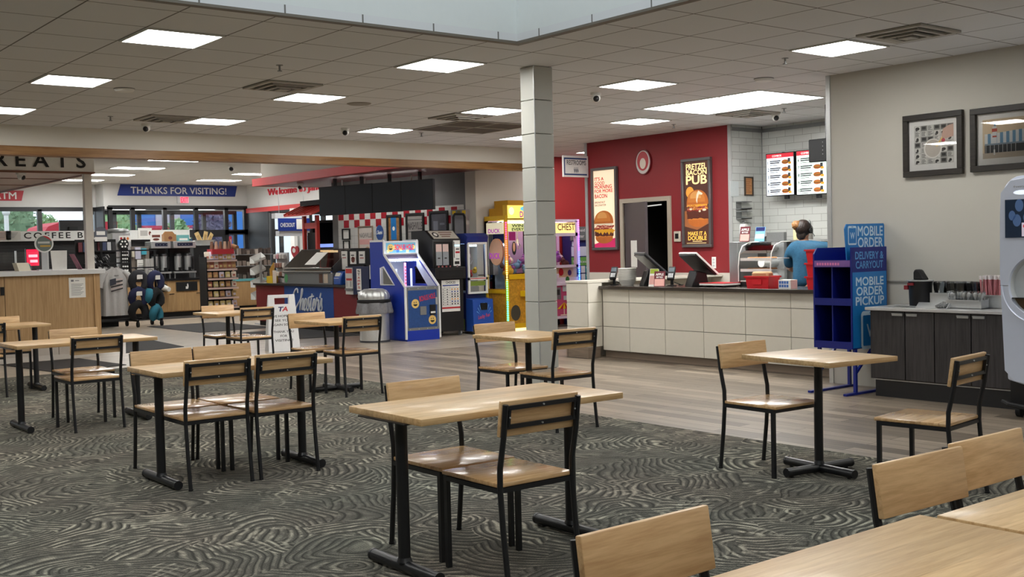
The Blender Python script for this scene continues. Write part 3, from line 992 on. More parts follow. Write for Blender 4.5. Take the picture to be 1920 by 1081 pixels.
# ------------------------------------------------------------------ red wall: door, emblem, posters
door = struct(bpy.data.objects.new('door_1', None)); COL.objects.link(door); door.location = (RX, DY1, 0); door.rotation_euler = (0, 0, EAST)
DW = DY1-DY0
FRB = mat('door_frame_paint', rgb(176, 164, 148), 0.5)
m = MB()
m.box(-0.07, 0.0, -0.03, 0.15, 0, DZ+0.07).box(DW, DW+0.07, -0.03, 0.15, 0, DZ+0.07).box(0, DW, -0.03, 0.15, DZ, DZ+0.07)
m.build('door_frame', FRB, door)
leafm = Matrix.Translation((0.015, 0.0, 0)) @ Matrix.Rotation(R_(-24), 4, 'Z')
MB().box(0, 0.9, 0, 0.045, 0.02, DZ-0.01, M=leafm).build('door_leaf', mat('door_grey', rgb(78, 70, 74), 0.5, 0, 0.05), door)
MB().box(0.27, 0.53, -0.004, 0, 1.14, 1.56, M=leafm).build('notice', PAPER, door)
m = MB()
for z in (0.3, 1.1, 1.9): m.cyl((0.012, 0.012, z-0.05), (0.012, 0.012, z+0.05), 0.012)
m.build('hinge', STEELD, door)
m = MB().box(0.45, 0.75, 0.05, 0.09, DZ-0.12, DZ-0.05, M=leafm).bar((0.62, -0.18, DZ-0.08), (0.78, 0.06, DZ-0.05), 0.03, 0.02)
m.build('door_closer', STEEL, door)
# shelf unit inside the dark store room
sh = thing('storage_shelf', 'dark storage shelf with cartons inside the open doorway', 'shelf', (13.6, 12.9, 0), EAST)
m = MB()
for x in (0, 1.1):
    for y in (0.0, 0.4): m.bar((x, y, 0), (x, y, 2.0), 0.03)
m.build('upright', BLK, sh)
for z in (0.5, 1.1, 1.55): MB().box(0, 1.1, 0, 0.4, z, z+0.03).build('shelf', mat('shelf_grey', rgb(70, 70, 70), 0.6), sh)
for k, (x, z, w, h) in enumerate(((0.1, 1.131, 0.4, 0.3), (0.55, 1.131, 0.45, 0.24), (0.2, 0.531, 0.5, 0.35))):
    c = thing('carton', ('brown carton on the left of the dark storage shelf', 'brown carton on the right of the dark storage shelf', 'brown carton low on the dark storage shelf')[k], 'box', (13.6+0.02, 12.9-x, z), EAST, 'cartons in the store room')
    MB().box(0, w, 0, 0.34, 0, h).build('carton_body', mat('cardboard', rgb(120, 92, 62), 0.8), c)
    MB().box(w*0.3, w*0.7, -0.001, 0, h*0.4, h*0.7).build('carton_label', PAPER, c)

# round emblem (plain, no portrait)
e0 = on(0, RX, 1208, 304)
em = upright('round_emblem', 'round red and white emblem on the red wall between the posters', 'emblem', (RX, e0.y, e0.z), EAST)
R0 = 0.165
MB().add(*[[(R0*1.02*math.cos(2*PI*k/32), yy, R0*1.2*math.sin(2*PI*k/32)) for yy in (0, -0.03) for k in range(32)], [tuple(range(31, -1, -1)), tuple(range(32, 64))]+[(k, (k+1) % 32, 32+(k+1) % 32, 32+k) for k in range(32)]]).build('backplate', mat('emblem_dark_red', rgb(110, 18, 26), 0.4), em)
MB().oval(0, 0, R0*0.92, R0*1.1, -0.031, n=32).build('ring', mat('emblem_silver', rgb(206, 198, 194), 0.4), em)
MB().oval(0, 0.018, R0*0.76, R0*0.92, -0.033, n=32).build('disc', mat('emblem_red', rgb(178, 38, 48), 0.4), em)
MB().oval(0, -0.02, R0*0.4, R0*0.52, -0.035, n=28).build('centre', mat('emblem_cream', rgb(222, 206, 194), 0.5), em)


def poster_box(label, pxl, pxr, pyt, pyb):
    a, c = on(0, RX-0.04, pxl, pyt[0]), on(0, RX-0.04, pxr, pyt[1])
    d = on(0, RX-0.04, pxl, pyb[0])
    w, h = a.y-c.y, a.z-d.z
    t = upright('menu_poster', label, 'poster', (RX, a.y, d.z), EAST)
    frame4(MB(), 0, w, 0, h, 0.045, -0.06, 0).build('frame', mat('poster_frame', rgb(104, 98, 98), 0.4, 0.4), t, bevel=0.006)
    return t, w, h


pb, w, h = poster_box('tall framed poster with a breakfast burger under red writing, on the red wall', 1108, 1155.5, (316, 312), (469, 465))
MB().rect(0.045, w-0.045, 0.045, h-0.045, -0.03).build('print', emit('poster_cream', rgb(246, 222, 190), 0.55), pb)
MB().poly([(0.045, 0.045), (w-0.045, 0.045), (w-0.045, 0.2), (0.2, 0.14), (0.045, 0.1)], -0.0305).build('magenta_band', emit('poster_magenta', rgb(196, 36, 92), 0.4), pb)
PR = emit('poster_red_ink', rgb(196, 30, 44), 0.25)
iw = w-0.13
hi = h-0.09
Z = lambda q: h-0.045-q*hi
for q0, q1, s, ww in ((0.086, 0.13, "IT'S A", 0.46), (0.143, 0.185, 'GOOD', 0.5), (0.19, 0.238, 'MORNING', 0.86), (0.247, 0.29, 'FOR MORE', 0.9), (0.308, 0.358, 'BACON', 0.62)):
    lettering(s, pb, PR, 0.07, Z(q1), -0.031, h=(q1-q0)*hi, w=iw*ww, bold=0.035)
for q0, q1, s, ww in ((0.4, 0.426, 'BREAKFAST', 0.52), (0.438, 0.462, 'BACONATOR', 0.56)):
    lettering(s, pb, mat('ink_grey', rgb(140, 110, 96), 0.6), 0.07, Z(q1), -0.031, h=(q1-q0)*hi, w=iw*ww, bold=0.02)
burger(pb, w*0.46, Z(0.735), w*0.76, hi*0.44, -0.0315)
pb, w, h = poster_box('tall framed dark poster with a burger and cream writing, beside the kitchen corner', 1277, 1332, (299, 293), (464, 463))
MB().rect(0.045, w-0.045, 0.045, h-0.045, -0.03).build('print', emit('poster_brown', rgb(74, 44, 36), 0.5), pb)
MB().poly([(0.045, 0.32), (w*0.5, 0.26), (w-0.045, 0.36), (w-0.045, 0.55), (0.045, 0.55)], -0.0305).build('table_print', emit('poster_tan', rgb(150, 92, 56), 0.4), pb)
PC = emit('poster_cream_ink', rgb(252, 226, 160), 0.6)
hi = h-0.09
for q0, q1, s, ww in ((0.03, 0.097, 'PRETZEL', 0.82), (0.103, 0.162, 'BACON', 0.82), (0.172, 0.274, 'PUB', 0.82)):
    lettering(s, pb, PC, w*0.5, Z(q1), -0.031, h=(q1-q0)*hi, w=(w-0.09)*ww, bold=0.04, align='C')
for q0, q1, s, ww in ((0.846, 0.892, 'MAKE IT A', 0.74), (0.9, 0.948, 'DOUBLE', 0.74)):
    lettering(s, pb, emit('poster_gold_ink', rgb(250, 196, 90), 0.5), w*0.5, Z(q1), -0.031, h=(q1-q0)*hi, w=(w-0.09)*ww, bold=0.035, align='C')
MB().rect(w*0.34, w*0.66, Z(0.966), Z(0.96), -0.031).rect(0.08, w*0.8, Z(0.987), Z(0.982), -0.031).build('rule_lines', PC, pb)
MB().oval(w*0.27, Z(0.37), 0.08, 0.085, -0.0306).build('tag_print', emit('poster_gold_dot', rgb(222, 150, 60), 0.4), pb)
burger(pb, w*0.53, Z(0.565), w*0.74, hi*0.46, -0.0315, 1)

# wall plates
p = on(0, RX, 1271.5, 443)
t = upright('thermostat', 'small beige wall control box left of the dark burger poster', 'control', (RX, p.y, p.z), EAST)
MB().box(-0.065, 0.065, -0.03, 0, -0.08, 0.08).build('housing', mat('cream_plastic', rgb(206, 196, 180), 0.5), t, bevel=0.006)
MB().box(-0.035, 0.035, -0.033, -0.03, -0.035, 0.045).build('screen', BLKP, t)
p = on(0, RX, 1339, 492)
t = upright('outlet_plate', 'white outlet plate low on the red wall behind the register', 'outlet', (RX, p.y, p.z), EAST)
MB().box(-0.04, 0.04, -0.008, 0, -0.085, 0.085).build('plate', WHITE, t, bevel=0.002)
m = MB()
for z in (-0.045, 0.0, 0.045): m.box(-0.02, 0.02, -0.011, -0.008, z-0.016, z+0.016)
m.build('sockets', LTGREY, t)
# restrooms blade sign on the corner of the red wall
p = on(1, RY1-0.1, 1076.5, 312)
rs = thing('restroom_sign', 'white RESTROOMS sign with blue lines at the corner of the red wall', 'sign', (RX-0.3, RY1-0.06, p.z))
hw = 0.27
MB().box(-hw, hw+0.012, -0.012, 0.012, -0.17, 0.18).build('panel', mat('sign_pale', rgb(244, 245, 246), 0.45), rs)
MB().box(-hw+0.02, hw-0.02, -0.0135, -0.012, 0.12, 0.145).box(-hw+0.02, hw-0.02, -0.0135, -0.012, -0.14, -0.115).box(-hw+0.02, -hw+0.04, -0.0135, -0.012, -0.115, 0.12).build('border', mat('sign_blue', rgb(40, 72, 130), 0.5), rs)
lettering('RESTROOMS', rs, mat('sign_dark', rgb(44, 52, 70), 0.5), 0.02, 0.03, -0.013, h=0.075, w=0.42, align='C', bold=0.015)
m = MB()
for x in (-0.035, 0.0, 0.035):
    m.oval(x+0.01, -0.02, 0.008, 0.01, -0.0135).poly([(x-0.006, -0.035), (x+0.018, -0.035), (x+0.03, -0.07), (x+0.008, -0.11)], -0.0135)
m.build('pictogram', mat('sign_grey', rgb(120, 130, 144), 0.5), rs)


# ------------------------------------------------------------------ things on the order counter
def onct(px, py, x=10.42): return Vector((x, on(0, x, px, py).y, CTZ))


def pos_terminal(label, px, py, rz, white_edge, sc=1.0):
    p = onct(px, py)
    t = thing('cash_register', label, 'register', p, rz, 'touch screen registers')
    MB().prism([(-0.1, 0), (0.14, 0), (0.1, 0.17), (-0.03, 0.2)], -0.11, 0.11, 'YZ').build('base', BLKP, t, bevel=0.01)
    A = Matrix.Translation((0, 0.03, 0.27)) @ Matrix.Rotation(R_(48), 4, 'X')
    MB().box(-0.19*sc, 0.19*sc, -0.012, 0.03, -0.15*sc, 0.15*sc, M=A).build('screen_housing', BLKP, t, bevel=0.008)
    frame4(MB(), -0.195*sc, 0.195*sc, -0.155*sc, 0.155*sc, 0.02, 0, 0.02)
    fm = MB()
    for (a, c, e, f) in ((-0.195, 0.195, -0.158, -0.14), (-0.195, 0.195, 0.14, 0.158), (-0.198, -0.18, -0.158, 0.158), (0.18, 0.198, -0.158, 0.158)):
        fm.box(a*sc, c*sc, 0.012, 0.034, e*sc, f*sc, M=A)
    fm.build('bezel', WHITE if white_edge else DKGREY, t)
    MB().box(-0.17*sc, 0.17*sc, 0.03, 0.0312, -0.13*sc, 0.13*sc, M=A).build('screen', emit('register_screen', rgb(160, 180, 200), 0.3), t)
    MB().box(0.08*sc, 0.15*sc, -0.014, -0.012, -0.1*sc, -0.07*sc, M=A).build('port_plate', DKGREY, t)
    return t


pos_terminal('black cash register with tilted screen before the open doorway', 1216, 528, R_(-120), False, 1.35)
pos_terminal('black cash register with white rimmed tilted screen before the dark poster', 1304, 531, R_(-112), True, 1.25)


def card_reader(label, px, py, rz):
    p = onct(px, py)
    t = thing('card_reader', label, 'card reader', p, rz, 'card readers')
    MB().lathe([(0.06, 0), (0.06, 0.01), (0.02, 0.015), (0.018, 0.12), (0.0, 0.12)], n=18, cap=False).build('stand', BLK, t, smooth=True)
    A = Matrix.Translation((0, -0.02, 0.16)) @ Matrix.Rotation(R_(-38), 4, 'X')
    MB().box(-0.045, 0.045, -0.02, 0.02, -0.1, 0.1, M=A).build('body', BLKP, t, bevel=0.008)
    m = MB()
    for i in range(3):
        for j in range(3): m.box(-0.03+i*0.022, -0.014+i*0.022, -0.024, -0.02, -0.075+j*0.022, -0.06+j*0.022, M=A)
    m.build('keypad', LTGREY, t)
    MB().box(-0.035, 0.035, -0.022, -0.02, 0.015, 0.075, M=A).build('display', mat('grey_lcd', rgb(90, 98, 104), 0.2), t)
    MB().tube([(0.03, 0.0, 0.05), (0.09, -0.03, 0.03), (0.12, 0.02, 0.012), (0.07, 0.07, 0.01), (0.12, 0.1, 0.01)], 0.006).build('cable', BLKM, t, smooth=True)
    return t


card_reader('black card reader on a stand left of the bowl stack', 1152, 530, R_(-60))
card_reader('black card reader on a stand between the flyers and the white rimmed register', 1260, 533, R_(-60))
p = onct(1176, 531)
bp = None
for k in range(9):
    if bp is None:
        bp = MB().lathe([(0.075, 0.0), (0.078, 0.0), (0.12, 0.075), (0.125, 0.075), (0.125, 0.08), (0.117, 0.08), (0.072, 0.006)], n=28).build('paper_bowl', mat('bowl_white', rgb(228, 226, 220), 0.5), None, smooth=True)
        tag(bp, 'white paper bowl in the stack on the order counter', 'bowl', None, None); bp['group'] = 'stacked paper bowls'
        bp.location = p
    else:
        c = bp.copy(); COL.objects.link(c); c.location = (p.x, p.y, p.z+0.0185*k)


def flyer(name, label, cat, p, rz, w, h, cols, words=(), z0=0.0, lean=14):
    t = thing(name, label, cat, p, rz, 'flyer holders')
    A = Matrix.Rotation(R_(-lean), 4, 'X')
    MB().box(-w/2, w/2, 0, 0.006, 0, h, M=A).build('card', cols[0], t)
    MB().box(-w/2, w/2, 0.0, 0.09, 0, 0.004).build('foot', CLEAR, t)
    for k, (a, c, mm) in enumerate(cols[1]):
        q = MB().box(-w/2*0.9, w/2*0.9, -0.001-0.0003*k, 0, a*h, c*h, M=A); q.build('print', mm, t)
    for s, z, hh, ww, mm in words:
        lettering(s, t, mm, 0, z*h*math.cos(R_(lean)), z*h*math.sin(R_(lean))-0.003, h=hh, w=ww, align='C', bold=0.03, rot=(R_(-lean), 0, 0))
    return t


MAROON = mat('maroon_print', rgb(96, 20, 34), 0.5)
LIME = mat('lime_print', rgb(176, 200, 56), 0.5)
PINKP = mat('pink_print', rgb(214, 160, 150), 0.5)
SKYP = mat('sky_print', rgb(120, 176, 214), 0.5)
p = onct(1222, 535, 10.27)
flyer('flyer', 'lime topped flyer card behind the maroon one on the order counter', 'flyer', (p.x+0.02, p.y, CTZ), R_(-75), 0.13, 0.23, (PAPER, [(0.72, 0.98, LIME), (0.1, 0.6, PINKP)]))
flyer('flyer', 'maroon flyer card with white writing in front of the first register', 'flyer', onct(1236, 535, 10.2), R_(-60), 0.14, 0.2, (MAROON, [(0.05, 0.5, PINKP)]), [('APPLE', 0.72, 0.03, 0.1, PAPER), ('BITES', 0.56, 0.02, 0.08, PAPER)])
p = onct(1334, 533, 10.3)
t = thing('order_tray', 'white and red stack of tray liners on the counter below the register', 'tray', p, EAST)
MB().box(-0.2, 0.2, 0, 0.3, 0.02, 0.045).build('tray', WHITE, t, bevel=0.004)
MB().box(-0.2, 0.2, 0.0, 0.3, 0.0455, 0.052).build('liner', RED, t)
m = MB()
for x in (-0.15, 0.0, 0.15): m.box(x-0.03, x+0.03, 0.05, 0.25, 0, 0.02)
m.build('foot', BLKP, t)
# pastry case: steel side and clear shelves
p = onct(1384, 539, 10.58)
t = thing('pastry_case', 'clear pastry display case with two shelves beside a steel side panel', 'display case', (p.x, p.y, CTZ), EAST)
MB().box(-0.13, 0.0, 0.0, 0.38, 0, 0.54).build('steel_side', STEELD, t, bevel=0.004)
MB().box(0.0, 0.5, 0.02, 0.38, 0, 0.06).build('base', BLKP, t)
for z in (0.06, 0.2, 0.33):
    m = MB().box(0.02, 0.49, 0.03, 0.36, z, z+0.008)
    m.build('shelf', LTGREY, t)
    MB().box(0.02, 0.49, 0.022, 0.03, z-0.02, z+0.014).build('price_rail', WHITE, t)
MB().box(0.0, 0.5, 0.0, 0.37, 0.53, 0.538).build('top', CLEAR, t)
prof = [(0.37, 0.535), (0.2, 0.53), (0.08, 0.49), (0.02, 0.4), (0.0, 0.25), (0.0, 0.06)]
for q in (0.01, 0.495): MB().tube([(q, y, z) for y, z in prof], 0.006).build('edge_rail', WHITE, t, smooth=True)
m = MB()
for (y0, z0), (y1, z1) in zip(prof[:-1], prof[1:]):
    m.add([(0.012, y0, z0), (0.493, y0, z0), (0.493, y1, z1), (0.012, y1, z1)], [(0, 1, 2, 3)])
m.build('glass', CLEAR, t)
COOK = mat('cookie', rgb(168, 112, 62), 0.8, 0, 0.3, 60)
ck = None
for i, (x, y, z) in enumerate([(0.1+0.07*a+0.01*c, 0.12+0.08*c, zz) for zz in (0.068, 0.208, 0.338) for a in range(5) for c in range(2)]):
    if ck is None:
        ck = MB().lathe([(0.0, 0.0), (0.036, 0.0), (0.04, 0.006), (0.03, 0.014), (0.0, 0.016)], n=16, cap=False).build('cookie', COOK, None, smooth=True)
        tag(ck, 'brown cookie lying on a shelf of the clear pastry case', 'cookie', 'cookies in the pastry case')
        o = ck
    else:
        o = ck.copy(); COL.objects.link(o)
    o.location = (p.x+y, p.y-x, CTZ+z)
flyer('flyer', 'maroon flyer card standing on top of the pastry case', 'flyer', (p.x+0.15, p.y+0.02, CTZ+0.541), R_(-75), 0.13, 0.19, (MAROON, [(0.05, 0.5, PINKP)]), [('APPLE', 0.72, 0.03, 0.1, PAPER), ('BITES', 0.56, 0.02, 0.08, PAPER)])
flyer('flyer', 'blue and white flyer card standing on top of the pastry case', 'flyer', (p.x+0.2, p.y-0.17, CTZ+0.541), R_(-80), 0.13, 0.18, (SKYP, [(0.72, 0.98, NAVY), (0.2, 0.5, PAPER)]))


def crate(label, p, rz, w=0.36, d=0.26, h=0.14, group='red plastic crates'):
    t = thing('plastic_crate', label, 'crate', p, rz, group)
    m = MB()
    m.add([(-w/2*0.9, -d/2*0.9, 0), (w/2*0.9, -d/2*0.9, 0), (w/2*0.9, d/2*0.9, 0), (-w/2*0.9, d/2*0.9, 0), (-w/2, -d/2, h), (w/2, -d/2, h), (w/2, d/2, h), (-w/2, d/2, h)],
          [(3, 2, 1, 0), (0, 1, 5, 4), (1, 2, 6, 5), (2, 3, 7, 6), (3, 0, 4, 7)])
    m.add([(-w/2*0.93, -d/2*0.93, h), (w/2*0.93, -d/2*0.93, h), (w/2*0.93, d/2*0.93, h), (-w/2*0.93, d/2*0.93, h), (-w/2*0.86, -d/2*0.86, 0.01), (w/2*0.86, -d/2*0.86, 0.01), (w/2*0.86, d/2*0.86, 0.01), (-w/2*0.86, d/2*0.86, 0.01)],
          [(0, 1, 5, 4), (1, 2, 6, 5), (2, 3, 7, 6), (3, 0, 4, 7), (4, 5, 6, 7)])
    RP = mat('crate_red', rgb(206, 34, 44), 0.35)
    m.build('bin', RP, t)
    frame_ = MB()
    frame_.box(-w/2-0.012, w/2+0.012, -d/2-0.012, -d/2*0.93, h-0.015, h+0.004).box(-w/2-0.012, w/2+0.012, d/2*0.93, d/2+0.012, h-0.015, h+0.004)
    frame_.box(-w/2-0.012, -w/2*0.93, -d/2, d/2, h-0.015, h+0.004).box(w/2*0.93, w/2+0.012, -d/2, d/2, h-0.015, h+0.004)
    frame_.build('rim', RP, t)
    MB().box(-w*0.2, w*0.2, -d/2*0.98-0.008, -d/2*0.9, h*0.35, h*0.75).build('label_holder', RP, t)
    return t


p = onct(1430, 541, 10.28)
crate('red plastic crate on the counter in front of the pastry case', (p.x, p.y, CTZ), R_(-90), 0.34, 0.2, 0.14)
m = MB().box(-0.12, 0.12, -0.06, 0.06, 0, 0.18).build('sandwich_parcel', mat('kraft_paper', rgb(178, 142, 102), 0.8, 0, 0.1, 40), bevel=0.02)
tag(m, 'brown paper parcel lying in the red crate', 'parcel'); m.location = (p.x+0.0, p.y+0.0, CTZ+0.0125); m.rotation_euler = (0, 0, R_(-90))
p = onct(1469, 541, 10.25)
t = thing('tissue_box', 'blue and white printed box between the red crate and the worker', 'box', (p.x+0.02, p.y, CTZ), EAST)
MB().box(-0.085, 0.085, 0, 0.12, 0, 0.1).build('carton', WHITE, t)
m = MB()
for i in range(4):
    for j in range(2): m.box(-0.075+i*0.034, -0.048+i*0.034, -0.001, 0, 0.015+j*0.04, 0.045+j*0.04)
m.build('print', mat('box_blue', rgb(58, 110, 190), 0.5), t)
p = onct(1531, 541, 10.2)
for k, lab in enumerate(('lowest of three red crates stacked at the right end of the counter', 'middle one of three red crates stacked at the right end of the counter', 'top one of three red crates stacked at the right end of the counter')):
    crate(lab, (p.x+0.1, p.y-0.06, CTZ+0.147*k), EAST, 0.34, 0.28, 0.142)

# ------------------------------------------------------------------ kitchen wall things
p = on(1, KY, 1403, 349)
t = thing('framed_notice', 'dark framed orange notice on the white tile wall', 'notice', (p.x, KY, p.z))
frame4(MB(), -0.095, 0.095, -0.14, 0.14, 0.02, -0.02, 0).build('frame', mat('bronze', rgb(70, 60, 52), 0.5), t)
MB().rect(-0.08, 0.08, -0.125, 0.125, -0.008).build('sheet', mat('orange_sheet', rgb(206, 150, 100), 0.6), t)
m = MB()
for k in range(7): m.rect(-0.06, 0.06-0.02*(k % 3), 0.09-k*0.03, 0.1-k*0.03, -0.009)
m.build('lines', mat('sheet_ink', rgb(170, 104, 64), 0.6), t)
p = on(1, KY, 1377, 354)
tag(MB().box(p.x-0.09, p.x+0.09, KY-0.004, KY, p.z-0.11, p.z+0.11).build('wall_paper_notice', mat('pale_paper', rgb(206, 212, 212), 0.6)), 'pale paper sheet taped to the white tile wall beside the framed notice', 'notice')
p = on(1, KY-0.02, 1392, 394)
t = thing('glove_dispenser', 'grey steel two tier glove dispenser on the white tile wall', 'dispenser', (p.x, KY, p.z))
for z in (-0.13, 0.01):
    m = MB().box(-0.12, 0.12, -0.1, 0, z, z+0.012).box(-0.12, 0.0, -0.006, 0, z, z+0.12).box(-0.12, 0.12, -0.1, -0.094, z, z+0.03).box(-0.12, 0.12, -0.1, 0, z+0.108, z+0.12)
    m.build('tray', STEELD, t)
t = thing('soap_bottle', 'white soap dispenser below the steel glove dispenser', 'bottle', (p.x-0.02, KY-0.06, p.z-0.36))
MB().box(-0.06, 0.06, -0.05, 0.05, 0, 0.16).build('body', WHITE, t, bevel=0.02)
MB().cyl((0, 0, 0.16), (0, 0, 0.19), 0.02).cyl((0, -0.05, 0.2), (0, 0.02, 0.2), 0.01).build('pump', GREY, t)
# back counter
bc = thing('back_counter', 'steel back counter behind the worker', 'counter', (12.72, 10.7, 0), EAST)
MB().box(0, 3.6, 0, 0.58, 0.0, 0.9).build('cabinet', STEELD, bc)
MB().box(-0.02, 3.62, -0.03, 0.58, 0.9, 0.94).build('worktop', STEEL, bc, bevel=0.004)
t = thing('drink_station', 'grey steel station with small bottles standing on the back counter', 'machine', (12.75, 10.0, 0.94), EAST)
MB().box(0, 0.62, 0.05, 0.5, 0, 0.54).build('housing', STEELD, t, bevel=0.01)
MB().box(-0.03, 0.65, 0.0, 0.5, 0.54, 0.57).build('top', STEEL, t)
MB().box(0.1, 0.5, 0.03, 0.05, 0.26, 0.38).build('teal_panel', mat('teal_panel', rgb(40, 120, 130), 0.4), t)
for x in (0.16, 0.36):
    MB().cyl((x, -0.02, 0.44), (x, 0.08, 0.44), 0.028).build('tap', CHROME, t, smooth=True)
MB().box(0.22, 0.46, 0.02, 0.05, 0.02, 0.22).build('drip_tray', LTGREY, t, bevel=0.01)
bt = [((0.08), 'pale yellow squeeze bottle on the steel station', rgb(228, 214, 160), 0.038, 0.2), (0.2, 'white squeeze bottle on the steel station', rgb(224, 222, 214), 0.042, 0.2), (0.31, 'clear grey jar with dark contents on the steel station', rgb(120, 116, 110), 0.05, 0.22)]
for k, (x, lab, c, r, hh) in enumerate(bt):
    t = thing('squeeze_bottle', lab, 'bottle', (12.75+0.2, 10.0-x, 0.94+0.57), 0, 'bottles on the steel station')
    MB().lathe([(r, 0), (r, hh*0.75), (r*0.6, hh*0.9), (r*0.5, hh)], n=18).build('body', mat('bottle_%d' % k, c, 0.35), t, smooth=True)
    MB().lathe([(r*0.6, hh), (r*0.5, hh+0.02), (0.008, hh+0.05)], n=14).build('cap', WHITE if k < 2 else STEELD, t, smooth=True)
t = thing('blender', 'black rounded machine on the back counter behind the pastry case', 'machine', (12.85, 10.42, 0.94), EAST)
MB().box(-0.18, 0.18, 0, 0.36, 0, 0.5).build('housing', BLKP, t, bevel=0.03, seg=3)
MB().lathe([(0.17, 0.5), (0.17, 0.56), (0.13, 0.62), (0.0, 0.65)], (0, 0.18), n=24, cap=False).build('lid', BLKP, t, smooth=True)
cp = None
for k in range(6):
    q = (12.42, 10.12-0.012*k, 0.98+0.1*k)
    if k == 0:
        cr_ = thing('cup_dispenser', 'steel rack of sideways cup tubes right of the pastry case', 'rack', (12.45, 10.0, 0.0), EAST)
        MB().box(-0.15, 0.15, 0.14, 0.2, 0.0, 1.62).build('post_panel', STEELD, cr_)
        for z in (1.0, 1.2, 1.42): MB().cyl((0.0, -0.02, z), (0.0, 0.14, z), 0.062, n=20).build('tube', STEEL, cr_, smooth=True)
for k, z in enumerate((1.0, 1.2, 1.42)):
    c = MB().cyl((0, -0.14, 0), (0, 0.0, 0), 0.058, 0.048, n=20).build('paper_cup', WHITE, smooth=True)
    c.location = (12.42, 10.0, z); c.rotation_euler = (0, 0, EAST)
    tag(c, ('white paper cup in the lowest tube of the steel cup rack', 'white paper cup in the middle tube of the steel cup rack', 'white paper cup in the top tube of the steel cup rack')[k], 'cup', 'paper cups')

# menu boards
MINK = mat('menu_ink', rgb(60, 60, 66), 0.5)


def menu_board(label, px0, px1, pyt0, pyt1, pyb0, head, hl, nums, glow):
    XM = 13.05
    a, c, d = on(0, XM, px0, pyt0), on(0, XM, px1, pyt1), on(0, XM, px0, pyb0)
    w, h = a.y-c.y, a.z-d.z
    t = upright('menu_board', label, 'menu board', (XM, a.y, d.z), EAST, 'hanging menu boards')
    MB().box(-0.012, w+0.012, 0.0, 0.09, -0.012, h+0.012).build('housing', BLKP, t)
    MB().rect(0, w, 0, h*0.9, -0.002).build('screen', emit('menu_white_%d' % glow, rgb(226, 236, 248) if glow else rgb(222, 244, 232), 0.9), t)
    MB().rect(0, w, h*0.9, h, -0.002).build('header', emit('menu_red', rgb(200, 30, 50), 0.7), t)
    if head: lettering(head, t, emit('menu_white_ink', rgb(250, 240, 240), 0.8), w*hl, h*0.925, -0.003, h=h*0.045, w=w*0.34, bold=0.02)
    for k, nn in enumerate(nums):
        z = h*(0.79-0.175*k)
        lettering(nn, t, MINK, w*0.04, z-0.02, -0.003, h=0.045, bold=0.03)
        m = MB()
        for q, (l, hh) in enumerate(((0.4, 0.016), (0.36, 0.016), (0.3, 0.007))):
            m.rect(w*0.13, w*(0.13+l), z+0.012-q*0.026, z+0.012-q*0.026+hh, -0.003)
        m.build('item_lines', MINK, t)
        m = MB()
        cx, cz, s = w*0.7, z, w*0.13
        m.oval(cx, cz+0.005, s, 0.028, -0.003, 0, 0, PI).rect(cx-s, cx+s, cz-0.012, cz+0.006, -0.0035, 1).oval(cx, cz-0.01, s*0.95, 0.022, -0.003, 0, PI, 2*PI)
        m.rect(cx-s, cx+s, cz-0.002, cz+0.003, -0.0038, 2)
        m.rect(cx+s*0.75, cx+s*1.45, cz-0.005, cz+0.05, -0.0042, 3).rect(cx+s*0.9, cx+s*1.7, cz-0.035, cz-0.002, -0.0045, 2)
        m.build('food_print', [BUN, PATTY, CHEESE, MINK], t)
    MB().box(w*0.6, w*0.75, 0.03, 0.06, -0.06, -0.012).bar((w*0.5, 0.07, h+0.01), (w*0.5, 0.25, h+0.01), 0.03).build('bracket', BLK, t)
    return t


menu_board('bluish lit menu board headed COMBOS, left of the two', 1437, 1487.5, 290, 285, 367, 'COMBOS', 0.22, '12345', 1)
menu_board('greenish lit menu board with item 10, partly behind the black monitor', 1493.5, 1549, 284, 277, 365, 'COMBOS', 0.16, ['6', '7', '8', '9', '10'], 0)
# monitor seen from behind
XM = 11.9
p = on(0, XM, 1533, 281)
t = upright('order_monitor', 'black monitor seen from behind, hung over the right menu board', 'monitor', (XM, p.y, p.z), EAST+R_(4))
MB().box(-0.135, 0.25, 0, 0.05, -0.15, 0.14).build('housing', mat('monitor_black', rgb(12, 12, 13), 0.6, spec=0.2), t, bevel=0.01)
MB().box(-0.13, 0.24, 0.05, 0.052, -0.14, 0.13).build('screen', emit('monitor_screen', rgb(150, 170, 190), 0.3), t)
m = MB()
for k in range(4): m.box(0.07, 0.078, -0.003, 0, -0.06+k*0.05, -0.052+k*0.05)
m.build('vent_holes', GREY, t)
MB().bar((0.12, 0.03, 0.12), (0.12, 0.03, CEIL-p.z), 0.03).build('ceiling_rod', BLK, t)

# ------------------------------------------------------------------ worker behind the counter (seen from behind, reaching to the right)
SKIN = mat('skin', rgb(196, 142, 112), 0.55, 0, 0.04)
TEAL = mat('teal_shirt', rgb(22, 78, 108), 0.75, 0, 0.3, 40, bump=0.3)
HAIRD = mat('dark_hair', rgb(38, 26, 20), 0.5, 0, 0.4, 60, bump=0.6)
HAIRL = mat('blond_bun', rgb(140, 96, 50), 0.5, 0, 0.5, 60, bump=0.8)
JEAN = mat('dark_trousers', rgb(40, 44, 54), 0.8)


def skinned(name, verts, edges, m, parent, root=0, sub=2):
    """verts: (x, y, z, rx, ry)"""
    me = bpy.data.meshes.new(name)
    me.from_pydata([v[:3] for v in verts], edges, [])
    me.materials.append(m)
    o = bpy.data.objects.new(name, me); COL.objects.link(o); o.parent = parent
    bpy.context.view_layer.objects.active = o
    md = o.modifiers.new('skin', 'SKIN')
    md.use_smooth_shade = True
    for i, v in enumerate(me.skin_vertices[0].data):
        v.radius = (verts[i][3], verts[i][4] if len(verts[i]) > 4 else verts[i][3])
        v.use_root = (i == root)
    sb = o.modifiers.new('sub', 'SUBSURF'); sb.levels = sub; sb.render_levels = sub
    return o


